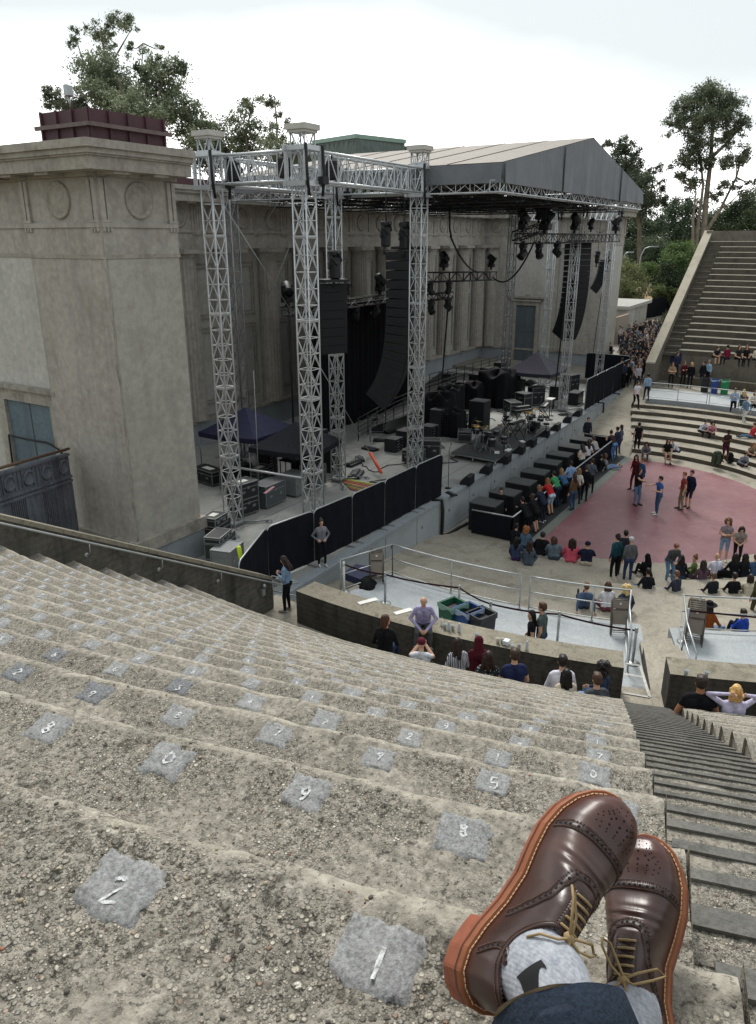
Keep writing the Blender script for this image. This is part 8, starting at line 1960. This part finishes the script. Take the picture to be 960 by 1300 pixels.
def shoe(name_label, parent):
    s = bpy.data.objects.new('shoe', None); COL.objects.link(s); s.parent = parent; s['label'] = name_label
    # sole: rubber bottom, midsole, welt
    m = MB(); ring_strip(m, .004, .0, .0045, .012); m.add([(p.x, p.y, spring(p.x)) for p in outline(.004)], [tuple(range(len(outline(.004))-1, -1, -1))])
    hb = [p for p in outline(.004) if p.x < LEN*.27]; 
    ho = outline(.004); lim = LEN*.27; poly = [p for p in ho if p.x <= lim]; poly.sort(key=lambda p: math.atan2(p.y, p.x-lim*.6))
    m.prism([(p.x, p.y) for p in poly], -.026, .001); so = m.build('sole', M_SOLE, s)
    m = MB(); ring_strip(m, .0046, .0125, .0052, .021); ring_strip(m, .0052, .021, .0035, .0235); ring_strip(m, .0035, .0235, -.006, .0245); m.build('welt', M_WELT, so)
    m = MB(); ring_strip(m, .0058, .0105, .0058, .0128); m.build('sole_line', M_LEATHER2, so)
    st = outline(-.0003); m = MB(); n = len(st); tot = 0; L = [0]
    for i in range(n): L.append(L[-1]+(st[(i+1) % n]-st[i]).length)
    k = 0
    while k*.0062 < L[-1]:
        d = k*.0062; i = max(j for j in range(n) if L[j] <= d); f = (d-L[i])/max(1e-6, L[i+1]-L[i]); p = st[i].lerp(st[(i+1) % n], f); q_ = (st[(i+1) % n]-st[i]).normalized()
        z = .0250+spring(p.x); a = Vector((p.x-q_.x*.0019, p.y-q_.y*.0019, z)); b = Vector((p.x+q_.x*.0019, p.y+q_.y*.0019, z)); m.cap(a, b, .0009, .0009, 5); k += 1
    m.build('welt_stitching', M_STITCH, so)
    # upper with the foot opening left out
    nu, nv = 110, 64; vs = []; bur = []; keep = {}; fs = []
    for i in range(nu+1):
        for j in range(nv+1):
            t, a = i/nu, j/nv; p = upper(t, a); x = t
            crease = .0021*math.sin(t*150+4*a)*math.exp(-((t-.60)/.05)**2)*math.sin(math.pi*a)
            vs.append((p.x, p.y, p.z+crease)); bur.append(max(0, min(1, (t-.78)/.17))*.9+max(0, .15-abs(a-.5))*0+max(0, min(1, (.06-min(a, 1-a))/.06))*.35)
    def op(t, a): o = opening(t); return o > 0 and abs(a-.5) < o
    for i in range(nu):
        for j in range(nv):
            if not op((i+.5)/nu, (j+.5)/nv): q0 = i*(nv+1)+j; fs.append((q0, q0+1, q0+nv+2, q0+nv+1))
    fs.append(tuple(nu*(nv+1)+j for j in range(nv+1))); fs.append(tuple(range(nv, -1, -1)))
    m = MB(); m.add(vs, fs, True); u = m.build('upper', M_LEATHER, s); at2 = u.data.attributes.new('burnish', 'FLOAT', 'POINT'); at2.data.foreach_set('value', bur)
    # raised overlays: toe cap seam, wing facing, heel counter, each a band following the upper, with punched holes and twin stitch rows
    def band(path, w, nm, holes=True, lift=.0016, gim=True):
        m = MB(); n = len(path); vs = []; m2 = MB(); m3 = MB()
        for i, (t, a) in enumerate(path):
            t0, a0 = path[max(0, i-1)]; t1, a1 = path[min(n-1, i+1)]; p = upper(t, a); d = (upper(t1, a1)-upper(t0, a0)).normalized(); e = 1e-3
            nr = (upper(min(1, t+e), a)-upper(max(0, t-e), a)).cross(upper(t, min(1, a+e))-upper(t, max(0, a-e))).normalized()
            if nr.z < 0: nr = -nr
            sd = d.cross(nr).normalized()
            for o, l in ((-.5, -.0004), (-.42, 1), (.42, 1), (.5, -.0004)):
                r = p+sd*w*o; vs.append(r+nr*(lift if l == 1 else l))
            if i < n-1:
                for o in (-.36, .36): m2.cap(p+sd*w*o+nr*(lift+.0003)-d*.0007, p+sd*w*o+nr*(lift+.0003)+d*.0007, .00042, .00042, 4)
            if holes and i % 3 == 1: m3.lathe(p+nr*(lift+.0001), [(.0021, 0), (.0019, .0002), (.0001, .00022)], 9, nr); 
            if holes and i % 3 == 2:
                for o in (-.17, .17): m3.lathe(p+sd*w*o+nr*(lift+.0001), [(.0007, 0), (.0006, .0002), (.0001, .00022)], 6, nr)
            if gim: m.ball(p-sd*w*.5+nr*lift*.5, .0012, 5, 4) ; 
        o_ = len(m.v); m.add(vs, [(i*4+k, i*4+k+1, i*4+4+k+1, i*4+4+k) for i in range(n-1) for k in range(3)], True)
        b = m.build(nm, M_LEATHER2, u); m2.build('seam_stitching', M_SEAM, b)
        if holes: m3.build('brogue_holes', M_HOLE, b)
    M_SEAM = simple('seam_thread', '#6b4a3a', .8, 0, .1, 50)
    def res(P, step=.0022):
        out = []; pts = [upper(*p) for p in P]
        for (p, q, a, b) in zip(P, P[1:], pts, pts[1:]):
            k = max(1, int((b-a).length/step)); out += [(p[0]+(q[0]-p[0])*i/k, p[1]+(q[1]-p[1])*i/k) for i in range(k)]
        return out+[P[-1]]
    band(res([(.715+.03*math.sin(math.pi*a), a) for a in np.linspace(.02, .98, 30)]), .013, 'toe_cap_seam')
    wing = [(.30, .02), (.36, .10), (.42, .20), (.50, .29), (.555, .38), (.575, .5), (.555, .62), (.50, .71), (.42, .80), (.36, .90), (.30, .98)]
    cw = []
    for i in range(len(wing)-1):
        for k in range(5): f = k/5; f2 = f*f*(3-2*f); cw.append((wing[i][0]+(wing[i+1][0]-wing[i][0])*f2*.5+(wing[i+1][0]-wing[i][0])*f*.5, wing[i][1]+(wing[i+1][1]-wing[i][1])*f))
    band(res(cw+[wing[-1]]), .013, 'wing_seam')
    band(res([(.12+.05*math.sin(math.pi*f), .02+.25*f) for f in np.linspace(0, 1, 12)]), .010, 'counter_seam'); band(res([(.12+.05*math.sin(math.pi*f), .98-.25*f) for f in np.linspace(0, 1, 12)]), .010, 'counter_seam')
    band(res([(OPEN_T+.01+(OPEN_R+.016)*math.cos(th), .5+.325*math.sin(th)) for th in np.linspace(.22, 2*math.pi-.22, 50)]), .006, 'collar_binding', False, .0022, False)
    for sgn in (-1, 1): band(res([(.345+.16*f, .5+sgn*(.085-.03*f)) for f in np.linspace(0, 1, 14)]), .009, 'eyelet_facing', False)
    # toe medallion
    m3 = MB()
    for ring_r, cnt, hr in ((.0, 1, .0021), (.055, 8, .0017), (.10, 14, .0012), (.13, 20, .0012)):
        for k in range(cnt):
            th = 2*math.pi*k/cnt; rr = ring_r*(1+.22*math.cos(3*th)); t, a = .865+rr*.55*math.cos(th), .5+rr*1.25*math.sin(th); p = upper(t, a); e = 2e-3
            nr = (upper(t+e, a)-upper(t-e, a)).cross(upper(t, a+e)-upper(t, a-e)).normalized(); nr = -nr if nr.z < 0 else nr; m3.lathe(p+nr*.0001, [(hr, 0), (hr*.8, .00022), (.0001, .00024)], 8, nr)
    m3.build('toe_medallion', M_HOLE, u)
    # tongue and laces
    m = MB(); m.grid(lambda f, g: upper(.32+.20*f, .5+(g-.5)*.16, .0012), 12, 8); m.build('tongue', M_LEATHER2, u)
    lc = MB()
    for k in range(5):
        t = .355+.034*k; A, B = upper(t, .5-.082+.005*k, .003), upper(t+.006, .5+.082-.005*k, .003); mid = upper(t+.003, .5, .0045); lc.tube([A-Vector((0, 0, .003)), A, mid, B, B-Vector((0, 0, .003))], .0017, 6)
    kn = upper(.335, .5, .006); lc.ball(kn, (.006, .008, .005), 8, 6)
    up_ = Vector((0, 0, 1))
    def loop(dirs, r=.0017): lc.tube([kn+Vector(d) for d in dirs], r, 6)
    loop([(0, 0, .001), (.012, .014, .010), (.032, .026, .008), (.044, .030, -.002), (.040, .020, -.004), (.020, .008, .004), (.0, -.002, .002)])
    loop([(0, 0, .001), (-.004, -.014, .006), (.006, -.034, -.004), (.016, -.046, -.020), (.022, -.036, -.018), (.010, -.016, .0), (0, 0, .002)])
    loop([(0, 0, .002), (-.012, .012, .004), (-.020, .026, -.008), (-.030, .030, -.020)]); loop([(0, 0, .002), (-.014, -.006, .003), (-.030, -.018, -.006), (-.05, -.024, -.018)])
    lc.build('lace', M_LACE, s); return s
legp = empty('person', at(760, 1500, 11.45), 'crossed legs of the seated photographer in dark brown brogue shoes and cuffed jeans', 'person')
# place the shoes: heel and toe seen at photo pixels, at metric distances
def place(s, heel, toe, dist_h, roll):
    """heel = photo pixel of the heel centre at depth dist_h; the toe lies along the pixel direction at the shoe's true length"""
    A = atd(*heel, dist_h); best = None
    for k in range(400):
        d = dist_h+k*.001; B = atd(*toe, d); e = abs((B-A).length-LEN)
        if best is None or e < best[0]-1e-9: best = (e, B, d)
    X = (best[1]-A).normalized(); V = (Vector(CAM)-(A+best[1])/2).normalized(); Z = (V-X*V.dot(X)).normalized(); Y = Z.cross(X)
    Z2 = Z*math.cos(roll)+Y*math.sin(roll); Y2 = Z2.cross(X); M = Matrix(((X.x, Y2.x, Z2.x, A.x), (X.y, Y2.y, Z2.y, A.y), (X.z, Y2.z, Z2.z, A.z), (0, 0, 0, 1)))
    s.matrix_world = M; bpy.context.view_layer.update(); s.matrix_parent_inverse = legp.matrix_world.inverted() if False else Matrix.Identity(4)
    s.matrix_basis = Matrix.Translation(-legp.location) @ M
    return M
bpy.context.view_layer.update()
s1 = shoe('upper left one of the crossed shoes, laces tied in a loop', legp); M1 = place(s1, (588, 1268), (765, 1021), .90, R_(-25))
s2 = shoe('lower right one of the crossed shoes, mostly under the other', legp); M2 = place(s2, (820, 1400), (828, 1076), .95, R_(14))
def el_tube(mb, path, radii, n=44, wob=None):
    vs = []; m = len(path)
    for i, p in enumerate(path):
        d = (path[min(i+1, m-1)]-path[max(i-1, 0)]).normalized(); u = Vector((1, 0, 0)); u = (u-d*u.dot(d)).normalized(); v = d.cross(u)
        for k in range(n):
            th = 2*math.pi*k/n; w = 1+(wob(i, th) if wob else 0); vs.append(p+u*math.cos(th)*radii[i][0]*w+v*math.sin(th)*radii[i][1]*w)
    mb.add(vs, [(i*n+k, i*n+(k+1) % n, i*n+n+(k+1) % n, i*n+n+k) for i in range(m-1) for k in range(n)], True); return vs
for s, M in ((s1, M1), (s2, M2)):
    yy = -1 if s is s1 else .3
    ax = (Vector((-.66, .56*yy, .60)) if s is s1 else Vector((-.9, .2, .3))).normalized(); a0 = Vector((OPEN_T*LEN+.018, 0, .06)); sk_ = MB(); n = 44
    P0 = a0; P1 = a0+Vector((-.004, .004*yy, .03)); P2 = P1+(ax+Vector((0, 0, .8))).normalized()*.032; P3 = P2+ax*.04; P4 = P3+ax*.06
    path = [P0, P1, P2, P3, P4]; rad = [(.055, .034), (.050, .036), (.046, .037), (.044, .038), (.044, .040)]
    sv = el_tube(sk_, path, rad)
    if s is s1:
        pt = sk_        # abstract black and cream patches knitted into the sock
        for kk, (k0, k1, r0_, r1_, j) in enumerate(((30, 36, 1.5, 2.6, 0), (37, 41, 2.0, 3.0, 0), (32, 35, 2.0, 2.9, 1), (22, 27, 2.1, 2.9, 0), (10, 15, 1.8, 2.8, 0))):
            def sp(u, v):
                k = (k0+(k1-k0)*u) % n; r_ = r0_+(r1_-r0_)*v*(.6+.4*math.sin(u*5+kk)); i = min(3, int(r_)); f = r_-i; ka = int(k); kf = k-ka
                a = sv[i*n+ka % n].lerp(sv[i*n+(ka+1) % n], kf); b = sv[(i+1)*n+ka % n].lerp(sv[(i+1)*n+(ka+1) % n], kf); p = a.lerp(b, f); c = path[i].lerp(path[i+1], f); return p+(p-c).normalized()*(.0008+.0005*j)
            pt.k = j+1; pt.grid(sp, 14, 8)
    so = sk_.build('sock', [M_SOCK, simple('knit_black', '#17171a', .9), simple('knit_cream', '#c9b9a6', .9)], legp); so.matrix_basis = s.matrix_basis.copy()
    cp = [P2+ax*d for d in (.040, .032, .026, .026, .036, .065, .072)]; cr = [(.056, .050), (.061, .055), (.066, .060), (.069, .064), (.071, .066), (.073, .069), (.069, .065)]
    wb = lambda i, th: .045*math.sin(2*th+.6)+.03*math.sin(3*th+1)+.018*math.sin(7*th)
    cf = MB(); cv = el_tube(cf, [cp[0]+ax*.0, cp[1], cp[2], cp[3]+ax*-.0015], cr[:4], n, wb); hl_ = cf.build('hem_lining', M_HEM, legp); hl_.matrix_basis = s.matrix_basis.copy()
    cu = MB(); el_tube(cu, [cp[3]+ax*.001, cp[4], cp[5], cp[6]], [(.0705, .0655)]+cr[4:], n, wb); c_ = cu.build('cuff', M_DENIM, legp); c_.matrix_basis = s.matrix_basis.copy()
    W = s.matrix_basis; off = legp.location; knee = Vector((-.12, -.14 if s is s1 else -.05, 11.45))-Vector(off); hipv = Vector((-.55, -.1 if s is s1 else .1, 11.50))-Vector(off)
    q0, q1, q2 = W @ (P2+ax*.044), W @ (P2+ax*.11), W @ (P2+ax*.2); P = [q0, q1, q1.lerp(knee, .3)*.6+q2*.4, q1.lerp(knee, .65), knee, hipv]; rr = [.064, .067, .072, .078, .09, .105]; F_, G_ = [], []
    for i in range(len(P)-1):
        for k in range(8): f = k/8; F_.append(P[i].lerp(P[i+1], f)); G_.append(rr[i]+(rr[i+1]-rr[i])*f+.0035*math.sin(i*9+k*2.1))
    tl = MB(); tl.tube(F_+[P[-1]], G_+[rr[-1]], 28); tl.build('trouser_leg', M_DENIM, legp)
